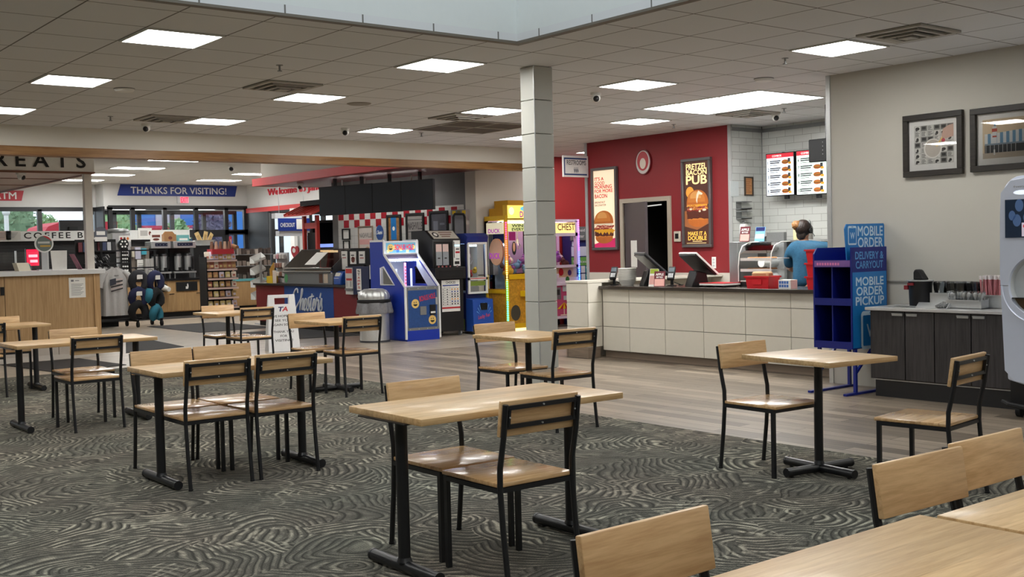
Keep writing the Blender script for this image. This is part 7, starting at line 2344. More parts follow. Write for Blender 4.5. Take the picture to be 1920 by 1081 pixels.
a, b_ = on(0, EX, 503, 361), on(0, EX, 590, 357)
t = thing('welcome_sign', 'red letters Welcome to Janesville on the white wall above the shop windows', 'sign', (EX, a.y, 3.2), EAST)
lettering('Welcome to Janesville', t, mat('welcome_red', rgb(206, 44, 60), 0.5), 0, 0, -0.005, h=0.26, w=4.3, bold=0.02, depth=0.03)
# checkout sign
t = thing('checkout_sign', 'blue CHECKOUT sign hung in a grey frame before the shop windows', 'sign', (13.0, 26.0, 1.95), 0)
MB().box(-0.06, 0.9, 0.0, 0.2, 0.42, 0.55).box(0.04, 0.9, 0.0, 0.2, -0.03, 0.1).build('frame', LTGREY, t)
MB().box(0.02, 0.9, -0.02, 0.02, 0.1, 0.42).build('panel', mat('banner_blue', rgb(26, 52, 134), 0.5), t)
lettering('CHECKOUT', t, PAPER, 0.07, 0.2, -0.022, h=0.1, w=0.4, bold=0.02)
MB().rect(0.52, 0.72, 0.14, 0.4, -0.022).build('white_chart', PAPER, t)
m = MB()
for x in (0.1, 0.8): m.box(x-0.006, x+0.006, 0.09, 0.102, 0.55, SCEIL-1.95)
m.build('hanger', STEELD, t)

# ------------------------------------------------------------------ left wooden service counter with canopy
LTW = wood('light_oak_panel', rgb(196, 160, 112), rgb(172, 134, 88), 0.45, gs=(0.6, 16, 16), axis='Z')
TCY, TCX = 17.18, 5.58
t = thing('service_counter', 'long light oak service counter with a white top at the left edge', 'counter', (TCX, TCY, 0), 0)
for a, b in ((-3.5, -1.32), (-1.32, -0.0)):
    MB().box(a+0.004, b-0.004, 0, 0.03, 0.28, 1.25).build('front_panel', LTW, t)
MB().box(-3.5, -0.01, 0.03, 0.8, 0.0, 1.25).build('body', mat('counter_body', rgb(150, 122, 86), 0.5), t)
MB().box(-0.06, 0.03, -0.02, 0.85, 0.28, 1.25).build('end_panel', LTW, t)
MB().box(-3.52, 0.09, -0.1, 0.9, 1.25, 1.32).build('counter_top', mat('white_laminate', rgb(222, 222, 220), 0.3), t, bevel=0.004)
m = MB()
for k in range(6): m.box(-0.6*k-0.597, -0.6*k-0.003, -0.006, 0.0, 0.07, 0.28)
m.build('base_tile', mat('base_tile_beige', rgb(186, 176, 164), 0.4), t)
MB().box(-3.5, 0, -0.012, 0.0, 0, 0.07).build('base_trim', mat('base_trim_pale', rgb(196, 188, 178), 0.4), t)
MB().box(-0.42, -0.18, -0.004, 0, 0.9, 1.2).build('paper_notice', PAPER, t)
m = MB().rect(-0.39, -0.35, 1.14, 1.17, -0.005, 0).rect(-0.33, -0.27, 1.15, 1.16, -0.005, 0)
for k in range(9): m.rect(-0.39, -0.21-0.02*(k % 3), 1.1-0.02*k, 1.106-0.02*k, -0.005, 0)
m.build('notice_print', [mat('notice_ink', rgb(120, 120, 124), 0.6)], t)
MB().box(-1.38, -1.33, -0.02, 0, 0.98, 1.1).build('handle', BLKM, t)
struct(MB().box(5.46, 5.57, 17.24, 17.34, 1.32, 2.78).build('trim_17', mat('post_white', rgb(224, 218, 208), 0.5)))
cn = thing('service_canopy', 'white canopy reading TREATS over the left wooden counter', 'canopy', (5.6, 17.2, 2.75), 0)
MB().box(-4.0, 0.0, 0.0, 0.05, 0.02, 0.32).box(-0.05, 0.0, 0.05, 6.0, 0.02, 0.32).build('fascia', mat('canopy_white', rgb(236, 234, 228), 0.5), cn)
MB().box(-4.0, 0.01, -0.01, 0.05, 0.0, 0.03).box(-0.05, 0.01, 0.05, 6.0, 0.0, 0.03).build('edge_strip', mat('canopy_bronze', rgb(130, 84, 62), 0.4), cn)
MB().box(-4.0, -0.05, 0.05, 6.0, 0.02, 0.06).build('underside', mat('canopy_underside', rgb(206, 188, 180), 0.45, 0, 0.06, 2), cn)
m = MB()
for y in (1.5, 3.2): m.box(-4.0, -0.05, y, y+0.03, 0.01, 0.02)
m.build('underside_strip', mat('canopy_bronze', rgb(130, 84, 62), 0.4), cn)
aa = on(1, 17.2, 160, 300).x-5.6
lettering('TREATS', cn, INKB, aa, 0.085, -0.001, h=0.2, w=1.6, align='R', bold=0.02, spacing=1.6, depth=0.012)
MB().box(-4.0, 0.0, 0.0, 6.0, 0.32, SCEIL-2.75).build('upper_box', WALLS, cn)
t = thing('security_camera', 'white dome camera under the canopy at the left edge', 'camera', on(2, 2.77, 39, 322), 0, 'dome security cameras')
t.location.z = 2.755
MB().cyl((0, 0, -0.03), (0, 0, 0.012), 0.07, n=18).build('mount', WHITE, t)
MB().ball((0, 0, -0.05), 0.055, 14, 8).build('ball', WHITE, t, smooth=True)
MB().ball((0.02, -0.02, -0.066), 0.038, 12, 8).build('lens', BLKP, t, smooth=True)
# things on that counter
SZ = 1.32


def onsc(px, y=17.5): return on(1, y, px, 500).x


t = thing('sneeze_guard', 'clear glass sneeze guard with steel posts on the left counter top', 'glass guard', (4.0, 17.85, SZ), 0)
xg = onsc(90, 17.85)-4.0
MB().rect(-1.0, xg, 0.02, 0.28, 0).build('glass', CLEAR, t)
for x in (0.2, onsc(30, 17.85)-4.0, xg): MB().box(x-0.012, x+0.012, -0.012, 0.012, 0, 0.3).build('post', STEEL, t)
t = thing('round_sign', 'round white rimmed sign with red and grey print on the left counter', 'sign', (onsc(84, 17.55), 17.55, SZ), 0)
m = MB()
for r, y0, y1 in ((0.135, -0.012, 0.012),):
    pts = [(r*math.cos(2*PI*k/32), 0.4+r*math.sin(2*PI*k/32)) for k in range(32)]
    m.prism(pts, y0, y1, 'XZ')
m.build('rim', WHITE, t)
MB().oval(0, 0.4, 0.115, 0.115, -0.013, n=32).build('face', mat('sign_grey_face', rgb(104, 116, 110), 0.5), t)
m = MB().oval(0, 0.4, 0.115, 0.115, -0.014, 0, R_(20), R_(100), 12).rect(-0.09, 0.08, 0.4, 0.43, -0.015, 1).rect(-0.06, 0.09, 0.35, 0.375, -0.015, 2)
m.build('print', [RED, mat('print_pale', rgb(196, 196, 190), 0.6), mat('print_ochre', rgb(190, 150, 60), 0.6)], t)
MB().box(-0.04, 0.04, -0.01, 0.01, 0.0, 0.27).box(-0.1, 0.1, -0.06, 0.06, 0, 0.015).build('stand', LTGREY, t)
t = thing('white_card', 'large blank white card standing on the left counter beside the white post', 'card', (onsc(111, 17.42), 17.42, SZ), 0)
MB().prism([(-0.1, 0.0), (0.11, 0.0), (0.12, 0.29), (-0.12, 0.29)], -0.006, 0.0, 'XZ').build('card', PAPER, t)
MB().box(-0.1, 0.1, 0.0, 0.07, 0, 0.006).build('foot', PAPER, t)
t = thing('leaflet_box', 'cream leaflet box with a teal side on the left counter', 'box', (onsc(47, 17.4), 17.4, SZ), R_(20))
MB().prism([(0.0, 0.0), (0.06, 0.12), (0.16, 0.12), (0.1, 0.0)], -0.1, 0.1, 'YZ').build('box_body', mat('leaflet_cream', rgb(226, 218, 196), 0.6), t)
MB().box(0.1, 0.104, 0.02, 0.12, 0, 0.1).build('side', mat('leaflet_teal', rgb(96, 176, 176), 0.6), t)
t = thing('tilted_leaflet', 'purple and orange leaflet leaning by the white post on the left counter', 'leaflet', (onsc(150, 17.3), 17.3, SZ), R_(10))
A = Matrix.Rotation(R_(-28), 4, 'Y')
MB().box(-0.005, 0.005, -0.07, 0.07, 0.0, 0.26, M=A).build('card', mat('leaflet_multi', rgb(150, 90, 110), 0.6, 0, 0.6, 14), t)
MB().box(-0.05, 0.08, -0.05, 0.05, 0.0, 0.01).build('foot', CLEAR, t)
t = thing('lit_red_sign', 'small glowing red sign behind the round sign on the left counter', 'sign', (onsc(62, 18.0), 18.0, SZ), 0)
MB().box(-0.1, 0.1, 0, 0.04, 0.06, 0.33).box(-0.02, 0.02, 0, 0.04, 0, 0.06).build('housing', BLKP, t)
MB().rect(-0.09, 0.09, 0.07, 0.32, -0.002).build('lit_face', emit('red_glow', rgb(226, 30, 70), 0.9), t)
m = MB().rect(-0.06, 0.07, 0.2, 0.24, -0.003).rect(-0.04, 0.07, 0.12, 0.16, -0.003)
m.build('lit_print', emit('pale_glow', rgb(250, 200, 214), 0.9), t)

# ------------------------------------------------------------------ coffee counter
CCY = 26.5
t = thing('coffee_counter', 'light oak coffee counter with black top and a waste slot', 'counter', (11.22, CCY, 0), 0)
MB().box(-6.0, 0, 0.02, 0.66, 0.12, 0.88).build('body', LTW, t)
MB().box(-6.0, -0.03, 0.06, 0.6, 0, 0.12).build('kick_board', BLKM, t)
MB().box(-6.02, 0.02, -0.02, 0.68, 0.88, 0.93).build('counter_top', BLKP, t)
for a in (-5.0, -4.0, -3.0, -2.1, -1.4, -0.72):
    d = MB().box(a+0.006, a+0.69, 0.0, 0.02, 0.14, 0.58).build('door', LTW, t)
    MB().box(a+0.5, a+0.62, -0.012, 0.0, 0.55, 0.565).build('handle', BLKM, d)
xb0 = on(1, CCY, 330, 537).x-11.22; xb1 = on(1, CCY, 370, 537).x-11.22
MB().box(xb0, xb1, -0.012, 0.0, 0.62, 0.84).build('waste_slot', BLKM, t, bevel=0.004)
xc = (xb0+xb1)/2
m = MB().rect(xc-0.03, xc+0.03, 0.67, 0.73, -0.014).oval(xc+0.02, 0.785, 0.014, 0.014, -0.014).poly([(xc, 0.77), (xc+0.04, 0.77), (xc+0.04, 0.7), (xc+0.015, 0.7)], -0.0145)
m.build('waste_symbol', PAPER, t)
# cup on the near end
t2 = thing('paper_cup', 'white paper cup lying in a black holder at the end of the coffee counter', 'cup', (on(1, CCY-0.1, 309, 541).x, CCY-0.14, 0.72), 0)
MB().cyl((0.0, 0.1, 0), (0, 0.13, 0), 0.1, n=24).build('holder_ring', BLKM, t2, smooth=True)
MB().cyl((0.0, 0.1, 0), (0.05, -0.1, -0.04), 0.075, 0.055, n=20).build('cup_body', WHITE, t2, smooth=True)
# back gondola with the sign band
t = thing('coffee_sign_wall', 'black slatted back wall with a white COFFEE BAR sign band', 'sign wall', (11.13, 27.25, 0), 0)
slat = brickmat('black_slat_wall', 0, 2, rgb(40, 40, 42), rgb(36, 36, 38), rgb(12, 12, 12), 8.0, 0.07, 0.006, 0.0, 0.5)
MB().box(-6.5, 0, 0, 0.12, 0.0, 1.92).build('slat_panel', slat, t)
MB().box(-6.5, 0.02, -0.1, 0.14, 1.92, 2.13).build('sign_band', WHITE, t)
MB().box(-6.5, 0.02, -0.16, 0.0, 1.9, 1.93).build('shelf_lip', WHITE, t)
xl, xr_ = on(1, 27.15, 45, 440).x-11.13, on(1, 27.15, 187, 440).x-11.13
lettering('COFFEE BAR', t, INKB, xl, 1.96, -0.102, h=0.135, w=xr_-xl, bold=0.03, spacing=1.3)
xl2 = on(1, 27.1, 200, 440).x-11.13
m = MB().prism([(xl2, 1.93), (xl2+0.55, 1.93), (xl2+0.55, 2.12), (xl2, 2.12)], -0.13, -0.102, 'XZ')
m.build('dark_plaque', mat('plaque_navy', rgb(40, 48, 66), 0.5), t, bevel=0.01)
for s, x in (('C', 0.03), ('N', 0.46)): lettering(s, t, PAPER, xl2+x, 1.98, -0.132, h=0.1, bold=0.03)
for k, (px, lab) in enumerate(((25, 'cream print card, left of the COFFEE BAR letters'), (7, 'pink print card at the left frame edge by the COFFEE BAR letters'))):
    x = on(1, 27.1, px, 441).x
    c = MB().box(-0.16, 0.16, -0.02, 0, 0, 0.2).build('print_card', mat('card_cream_%d' % k, (rgb(222, 218, 210), rgb(222, 200, 190))[k], 0.6))
    tag(c, lab, 'card'); c.location = (x, 27.12, 1.94)
    m = MB()
    for q in range(5): m.rect(-0.12, 0.1-0.02*q, 0.15-0.027*q, 0.157-0.027*q, -0.021)
    m.build('lines', mat('notice_ink', rgb(120, 120, 124), 0.6), c)
x = on(1, 27.1, 272, 436).x
c = MB().box(-0.17, 0.17, -0.02, 0, 0, 0.25).build('print_card', PAPER); tag(c, 'white framed print card on the white band behind the coffee brewers', 'card'); c.location = (x, 27.12, 1.93)
m = MB().rect(-0.12, 0.06, 0.06, 0.19, -0.021, 0).oval(0.12, 0.12, 0.03, 0.05, -0.021, 1)
m.build('print', [mat('scribble_grey', rgb(190, 188, 182), 0.6), mat('leaf_brown', rgb(110, 54, 40), 0.6)], c)
c = MB().box(-0.14, 0.14, -0.01, 0, 0, 0.2).build('print_card', PAPER); tag(c, 'small white card with a brown product picture above the left brewer', 'card'); c.location = (on(1, 26.6, 293, 448).x, 26.62, 1.84)
MB().rect(-0.1, 0.1, 0.1, 0.16, -0.011).oval(0.0, 0.05, 0.08, 0.03, -0.011).build('print', mat('leaf_brown', rgb(110, 54, 40), 0.6), c)
# the two brewers
CZ = 0.93


def brewer(lab, px0, px1):
    x0, x1 = on(1, CCY+0.08, px0, 500).x, on(1, CCY+0.08, px1, 500).x
    w = x1-x0
    t = thing('coffee_brewer', lab, 'coffee brewer', (x0, CCY+0.08, CZ), 0, 'coffee brewers')
    MB().box(0, w, -0.02, 0.4, 0.74, 0.91).build('top_unit', STEEL, t, bevel=0.01)
    MB().rect(0.1, w-0.08, 0.79, 0.87, -0.022).build('control_panel', mat('panel_navy', rgb(30, 36, 60), 0.3), t)
    m = MB()
    for k in range(4): m.rect(0.14+0.08*k, 0.155+0.08*k, 0.82, 0.835, -0.023)
    m.build('buttons', LTGREY, t)
    MB().box(0.02, w-0.02, 0.3, 0.4, 0.15, 0.74).build('back_column', BLKP, t)
    MB().box(0, w, 0.0, 0.4, 0.13, 0.17).build('drip_shelf', STEEL, t)
    for x in (0.03, w-0.03):
        MB().box(x-0.015, x+0.015, 0.02, 0.05, 0, 0.13).box(x-0.015, x+0.015, 0.34, 0.37, 0, 0.13).build('leg', STEELD, t)
    for k in range(2):
        cx = w*(0.29+0.44*k)
        u = thing('coffee_urn', '%s steel coffee urn standing in the %s brewer' % (('left', 'right')[k], 'left' if 'left' in lab else 'right'), 'coffee urn', (x0+cx, CCY+0.22, CZ+0.17), 0, 'coffee urns')
        MB().lathe([(0.09, 0.03), (0.09, 0.38)], n=24).build('barrel', STEEL, u, smooth=True)
        MB().lathe([(0.1, 0.0), (0.1, 0.03)], n=20).build('base', BLKP, u, smooth=True)
        MB().lathe([(0.1, 0.38), (0.085, 0.43), (0.03, 0.46), (0.0, 0.46)], n=20, cap=False).build('lid', BLKP, u, smooth=True)
        MB().box(0.06, 0.1, -0.12, -0.06, 0.05, 0.36).box(-0.03, 0.03, -0.13, -0.07, 0.02, 0.1).build('handle_and_tap', BLKP, u)
    return t


brewer('left steel coffee brewer on the coffee counter', 284, 321)
brewer('right steel coffee brewer on the coffee counter', 326, 368)
t = thing('steel_dispenser', 'tall steel drink dispenser at the left of the coffee counter', 'dispenser', (on(1, CCY+0.1, 211, 480).x, CCY+0.1, CZ), 0)
w = on(1, CCY+0.1, 247, 480).x-on(1, CCY+0.1, 211, 480).x
MB().box(0, w, 0, 0.45, 0.55, 1.13).build('upper_body', STEEL, t, bevel=0.015)
MB().lathe([(0.24, 1.13), (0.26, 1.17), (0.24, 1.22), (0.0, 1.24)], (w/2, 0.24), n=28, cap=False).build('round_top', STEELD, t, smooth=True)
MB().box(0.04, w*0.6, 0.05, 0.4, 0.0, 0.55).build('lower_column', LTGREY, t)
m = MB().rect(w*0.36, w*0.98, 0.92, 1.06, -0.004, 0)
for k, c in enumerate((1, 2, 3)): m.oval(w*(0.48+0.17*k), 0.99, 0.03, 0.035, -0.006, c)
m.build('flavour_card', [PAPER, RED, mat('leaf_brown', rgb(110, 54, 40), 0.6), mat('flavour_orange', rgb(214, 120, 60), 0.6)], t)
t = thing('cup_tower', 'black cup and lid tower right of the steel drink dispenser', 'cup holder', (on(1, CCY, 229, 490).x, CCY+0.02, CZ), 0)
MB().box(0, 0.16, 0.01, 0.07, 0.0, 0.95).build('tower', BLKP, t)
m = MB()
for k in range(9):
    for j in range(3): m.cyl((0.03+0.05*j, -0.01, 0.06+0.09*k), (0.03+0.05*j, 0.02, 0.06+0.09*k), 0.02, n=10)
m.build('lids', WHITE, t)
MB().cyl((0.04, -0.06, 0.86), (0.04, -0.02, 0.86), 0.12, n=24).build('wheel_sign', BLKM, t)
m = MB()
for k in range(6): m.oval(0.04+0.07*math.cos(k*PI/3), 0.86+0.07*math.sin(k*PI/3), 0.022, 0.022, -0.062)
m.build('wheel_print', PAPER, t)
t = thing('sleeve_rack', 'clear rack of cups and teal packets left of the coffee brewers', 'rack', (on(1, CCY, 248.5, 490).x, CCY, CZ), 0)
w = on(1, CCY, 283, 490).x-on(1, CCY, 248.5, 490).x
MB().box(0, w, 0.1, 0.3, 0, 0.8).build('rack_body', mat('rack_taupe', rgb(120, 110, 100), 0.5, 0, 0.2), t)
m = MB().box(w*0.2, w*0.5, 0.04, 0.1, 0.5, 0.78, 0).box(w*0.52, w*0.8, 0.02, 0.1, 0.6, 0.75, 1).box(w*0.25, w*0.62, 0.0, 0.04, 0.14, 0.48, 2).box(w*0.0, w*0.14, 0.02, 0.1, 0.55, 0.72, 3)
m.build('packets', [mat('packet_lilac', rgb(186, 186, 200), 0.5), mat('packet_teal', rgb(66, 160, 180), 0.5), PAPER, mat('packet_cream', rgb(206, 200, 180), 0.5)], t)
m = MB().oval(w*0.42, 0.22, 0.09, 0.035, -0.002, 0).rect(w*0.3, w*0.58, 0.32, 0.34, -0.002, 1).rect(w*0.3, w*0.55, 0.38, 0.39, -0.002, 1)
m.build('card_print', [INKB, GREY], t)
for k in range(4):
    c = MB().lathe([(0.035, 0), (0.045, 0.5)], n=14).build('cup_stack', mat('cup_stack_grey', rgb(170, 168, 164), 0.4), None, smooth=True)
    c.location = (on(1, CCY+0.06, 270+4.5*k, 490).x, CCY-0.05, CZ); tag(c, ('tall cup stack, %s of four beside the left brewer' % ('first', 'second', 'third', 'last')[k]), 'cup stack', 'tall cup stacks')
t = thing('carry_box', 'brown cardboard carry box on top of the coffee brewers', 'box', (on(1, 26.7, 306, 455).x, 26.62, CZ+0.911), 0)
MB().box(0, 0.3, 0, 0.2, 0, 0.17).build('box_body', mat('carry_brown', rgb(160, 118, 76), 0.7), t)
m = MB().prism([(0.0, 0.17), (0.3, 0.17), (0.24, 0.24), (0.06, 0.24)], 0.08, 0.12, 'XZ'); m.build('handle_flap', mat('carry_brown', rgb(160, 118, 76), 0.7), t)
MB().oval(0.15, 0.08, 0.05, 0.04, -0.002).build('print', mat('leaf_brown', rgb(110, 54, 40), 0.6), t)
t = thing('teal_box', 'teal and white printed box on top of the right coffee brewer', 'box', (on(1, 26.7, 332, 455).x, 26.62, CZ+0.911), 0)
MB().box(0, 0.28, 0, 0.2, 0, 0.15).build('box_body', mat('box_teal', rgb(110, 176, 176), 0.6), t)
MB().rect(0.03, 0.24, 0.02, 0.07, -0.002).build('print', PAPER, t)
# black cabinet with a white basin of menus
t = thing('black_cabinet', 'black cabinet standing between the coffee brewers and the snack rack', 'cabinet', (on(1, 27.4, 364, 500).x, 27.4, 0), 0)
MB().box(0, 0.62, 0, 0.5, 0.0, 1.7).build('body', BLKM, t)
MB().box(-0.01, 0.63, -0.01, 0.5, 1.7, 1.73).build('top', BLKP, t)
t = thing('white_basin', 'white basin with tan menu cards on the black cabinet', 'basin', (on(1, 27.65, 383, 455).x, 27.65, 1.73), 0)
MB().lathe([(0.2, 0), (0.26, 0.13), (0.28, 0.14), (0.25, 0.13), (0.19, 0.02), (0.0, 0.02)], n=28, cap=False).build('bowl', WHITE, t, smooth=True)
for k, (x, a) in enumerate(((-0.13, -25), (-0.02, 12), (0.12, 35))):
    c = MB().box(-0.06, 0.06, -0.004, 0.004, 0, 0.33).build('menu_card', mat('menu_tan', rgb(206, 176, 120), 0.7))
    tag(c, 'tan menu card standing in the white basin, %s' % ('leaning left', 'upright middle one', 'leaning right')[k], 'menu card', 'menu cards in the basin')
    c.location = (t.location.x+x*0.6, 27.63, 1.77); c.rotation_euler = (0, R_(a), R_(12*k))
    MB().rect(-0.04, 0.04, 0.08, 0.25, -0.005).build('print', mat('menu_lines', rgb(170, 140, 90), 0.7), c)

# ------------------------------------------------------------------ snack rack with packets
SNY = 25.0
sx0, sx1 = on(1, SNY, 389, 500).x, on(1, SNY, 446, 500).x
sw_ = sx1-sx0
t = thing('snack_rack', 'black snack rack of six sloping shelves full of packets', 'rack', (sx0, SNY, 0), 0)
MB().box(-0.02, sw_+0.02, 0.36, 0.42, 0, 1.5).box(-0.03, -0.01, 0.0, 0.42, 0, 1.44).build('rack_back', BLKM, t)
zsn = [0.22, 0.45, 0.68, 0.9, 1.12, 1.33]
for k, z in enumerate(zsn):
    MB().prism([(0.05-0.05*(k < 4), z), (0.36, z+0.05), (0.36, z+0.07), (0.05-0.05*(k < 4), z+0.02)], 0.0, sw_, 'YZ').build('shelf', mat('shelf_brown', rgb(60, 40, 36), 0.5), t)
    MB().box(0.0, sw_, 0.035-0.05*(k < 4), 0.05-0.05*(k < 4), z-0.01, z+0.035).build('price_rail', mat('rail_pink', rgb(206, 180, 172), 0.5), t)
SNC = [mat('snack_%d' % k, c, 0.35, 0, 0.4, 50) for k, c in enumerate((rgb(226, 212, 150), rgb(196, 150, 110), rgb(236, 222, 204), rgb(214, 182, 120), rgb(186, 116, 98), rgb(222, 212, 226)))]
NM = ['yellow', 'brown', 'cream', 'gold', 'reddish', 'pale lilac']
random.seed(31)
sp_ = {}
row_n = ['bottom', 'second lowest', 'third lowest', 'third highest', 'second highest', 'top']
for j, z in enumerate(zsn):
    n = 7 if j > 3 else 5
    for k in range(n):
        q = random.choice((0, 2, 5, 3) if j == 5 else range(6)) if j != 4 else random.choice((1, 4, 2))
        if (q, j > 3) not in sp_:
            o = MB().box(-0.058, 0.058, -0.03, 0.03, 0, 0.19 if j > 3 else 0.14).build('snack_packet', SNC[q], None, bevel=0.012, seg=2)
            MB().rect(-0.03, 0.03, 0.03, 0.08, -0.0315).build('print', SNC[(q+2) % 6], o)
            tag(o, None, 'snack packet', 'packets on the snack rack'); sp_[(q, j > 3)] = o
        else:
            o = sp_[(q, j > 3)].copy(); COL.objects.link(o)
            for ch in sp_[(q, j > 3)].children:
                c2 = ch.copy(); COL.objects.link(c2); c2.parent = o
        o['label'] = '%s snack packet on the %s shelf of the black snack rack' % (NM[q], row_n[j])
        o.location = (sx0+sw_*(k+0.5)/n, SNY+0.13-0.05*(j < 4), z+0.04)
        o.rotation_euler = (-0.15, 0, random.uniform(-0.15, 0.15))
t = thing('snack_display', 'red based display of brown bottles on top of the snack rack', 'display', (sx0+0.15, SNY+0.05, 1.5), 0)
MB().box(0, sw_*0.72, 0, 0.3, 0, 0.12).build('base', mat('display_red', rgb(176, 50, 58), 0.5), t)
m = MB()
for k in range(5): m.cyl((0.06+0.11*k, 0.15, 0.12), (0.06+0.11*k, 0.15, 0.3), 0.05, 0.03, n=12, m=k % 2)
m.build('bottles', [mat('bottle_brown', rgb(110, 76, 56), 0.4), mat('bottle_tan', rgb(170, 140, 116), 0.4)], t)
o = MB().box(0, 0.06, 0, 0.02, 0, 0.62).build('red_strip_sign', mat('strip_red', rgb(196, 70, 80), 0.5)); tag(o, 'narrow red vertical strip sign behind the snack rack', 'sign')
o.location = (on(1, 25.45, 431, 470).x, 25.45, 1.3); MB().rect(0.02, 0.04, 0.05, 0.55, -0.002).build('print', PAPER, o)
MB().box(0.02, 0.04, 0.005, 0.015, -1.3, 0.0).build('pole', BLKM, o)

# ------------------------------------------------------------------ clothing rack with shirts and neck pillows
RKX, RKY = 8.0, 23.75
t = thing('clothing_rack', 'black wheeled clothing rack with hanging shirts beside the wooden counter', 'clothing rack', (RKX, RKY, 0), 0)
m = MB()
m.bar((-0.5, 0, 0.16), (1.0, 0, 0.16), 0.05).bar((-0.4, -0.3, 0.14), (-0.4, 0.3, 0.14), 0.04).bar((0.4, -0.4, 0.14), (0.4, 0.3, 0.14), 0.04).bar((0.95, -0.3, 0.14), (0.95, 0.3, 0.14), 0.04)
m.build('base_bars', BLK, t)
for x in (-0.4, 0.42, 0.95): MB().bar((x, 0, 0.16), (x, 0, 1.62), 0.035).build('post', BLK, t)
MB().bar((-0.5, 0, 1.36), (0.42, 0, 1.36), 0.03).bar((0.42, 0, 1.25), (1.0, 0, 1.25), 0.03).bar((-0.5, 0, 1.62), (1.0, 0, 1.62), 0.03).build('rail', BLK, t)
for x, y in ((-0.4, -0.28), (0.4, -0.38), (0.95, -0.28), (0.4, 0.28), (0.95, 0.28)):
    MB().cyl((x-0.02, y, 0.06), (x+0.02, y, 0.06), 0.06, n=16).box(x-0.02, x+0.02, y-0.02, y+0.02, 0.1, 0.14).build('caster', BLKM, t)
SHG = [mat('shirt_grey_%d' % k, c, 0.9, 0, 0.08, 30) for k, c in enumerate((rgb(184, 182, 179), rgb(160, 159, 157), rgb(196, 194, 191)))]


def shirt(lab, x, y, m_, flag, s=1.0):
    o = thing('hanging_shirt', lab, 'shirt', (x, y, 0.26), 0, 'shirts on the clothing rack')
    m = MB()
    rows = [(0.0, 0.27), (0.2, 0.262), (0.4, 0.258), (0.6, 0.25), (0.74, 0.255), (0.86, 0.26), (0.95, 0.2), (1.0, 0.1), (1.03, 0.08)]
    nx = 16

    def q(r, k, sy):
        z, hw = rows[r]
        u = -1+2*k/nx
        fold = 0.022*math.sin(u*11+x*40)*(1-z*0.8)
        th = 0.055*math.sqrt(max(0.0, 1-u*u))*(0.7 if z > 0.9 else 1)
        return (u*hw*s, sy*th+fold, z-(0.045*(1-abs(u))**2 if r >= 7 else 0))
    for sy in (-1, 1):
        m.add([q(r, k, sy) for r in range(len(rows)) for k in range(nx+1)], [(r*(nx+1)+k, r*(nx+1)+k+1, (r+1)*(nx+1)+k+1, (r+1)*(nx+1)+k) for r in range(len(rows)-1) for k in range(nx)])
    for sx in (-1, 1):
        m.tube([(sx*0.17*s, 0, 0.93), (sx*0.25*s, 0, 0.86), (sx*0.31*s, 0, 0.74), (sx*0.345*s, 0, 0.6)], [0.05, 0.075, 0.08, 0.085], n=10)
    m.build('shirt_body', m_, o, smooth=True)
    MB().tube([(-0.2, 0, 0.95), (-0.05, 0, 1.02), (0, 0, 1.05), (0.05, 0, 1.02), (0.2, 0, 0.95)], 0.012).tube([(0, 0, 1.05), (0, 0, 1.1), (0.03, 0, 1.13)], 0.006).build('hanger', BLKM, o)
    if flag:
        q = MB()
        for k in range(6): q.poly([(-0.12, 0.5+0.045*k), (0.13, 0.56+0.04*k), (0.13, 0.585+0.04*k), (-0.12, 0.525+0.045*k)], -0.075-0.0002*k, k % 2)
        q.poly([(-0.14, 0.63), (-0.01, 0.66), (-0.01, 0.79), (-0.14, 0.76)], -0.078, 2)
        q.build('flag_print', [mat('flag_dark', rgb(52, 44, 46), 0.8), mat('flag_pale', rgb(206, 190, 184), 0.8), mat('flag_blue', rgb(60, 62, 72), 0.8)], o)
        q = MB()
        for k in range(6): q.box(-0.08+0.028*k, -0.062+0.028*k, -0.056, -0.052, 0.83, 0.85)
        q.build('small_print', mat('flag_grey', rgb(96, 94, 94), 0.8), o)
    return o


xs1 = on(1, RKY-0.12, 217, 550).x
shirt('grey shirt with a striped flag print, front one on the clothing rack', xs1, RKY-0.12, SHG[0], True)
shirt('plain grey shirt behind the flag shirt on the clothing rack', xs1-0.1, RKY+0.02, SHG[1], False)
shirt('paler plain shirt farthest back on the clothing rack', xs1-0.16, RKY+0.16, SHG[2], False)
PIL = {'charcoal': mat('pillow_charcoal', rgb(50, 50, 54), 0.95, 0, 0.1, 40), 'navy': mat('pillow_navy', rgb(38, 42, 74), 0.95, 0, 0.1, 40), 'teal': mat('pillow_teal', rgb(50, 120, 140), 0.95, 0, 0.1, 40), 'black': mat('pillow_black', rgb(30, 30, 32), 0.95, 0, 0.1, 40)}


def neck_pillow(lab, px, py, colour, rz, r=0.145):
    q = on(1, RKY-0.22, px, py)
    o = thing('neck_pillow', lab, 'neck pillow', q, rz, 'neck pillows on the rack')
    path = [(r*math.cos(a), 0.02*math.sin(a*2), r*1.15*math.sin(a)) for a in [R_(-60+30*k) for k in range(11)]]
    MB().tube(path, [0.05, 0.075, 0.085, 0.09, 0.09, 0.09, 0.09, 0.09, 0.085, 0.075, 0.05], n=12).build('cushion', PIL[colour], o, smooth=True)
    if colour in ('charcoal', 'navy'): MB().box(-0.07, 0.05, -0.105, -0.095, 0.05, 0.14).build('paper_tag', PAPER, o)
    MB().tube([(0, 0, r*1.15), (0.0, 0.1, r*1.15+0.1), (0, 0.2, r*1.15+0.1)], 0.006).build('hook_loop', BLKM, o)
    return o


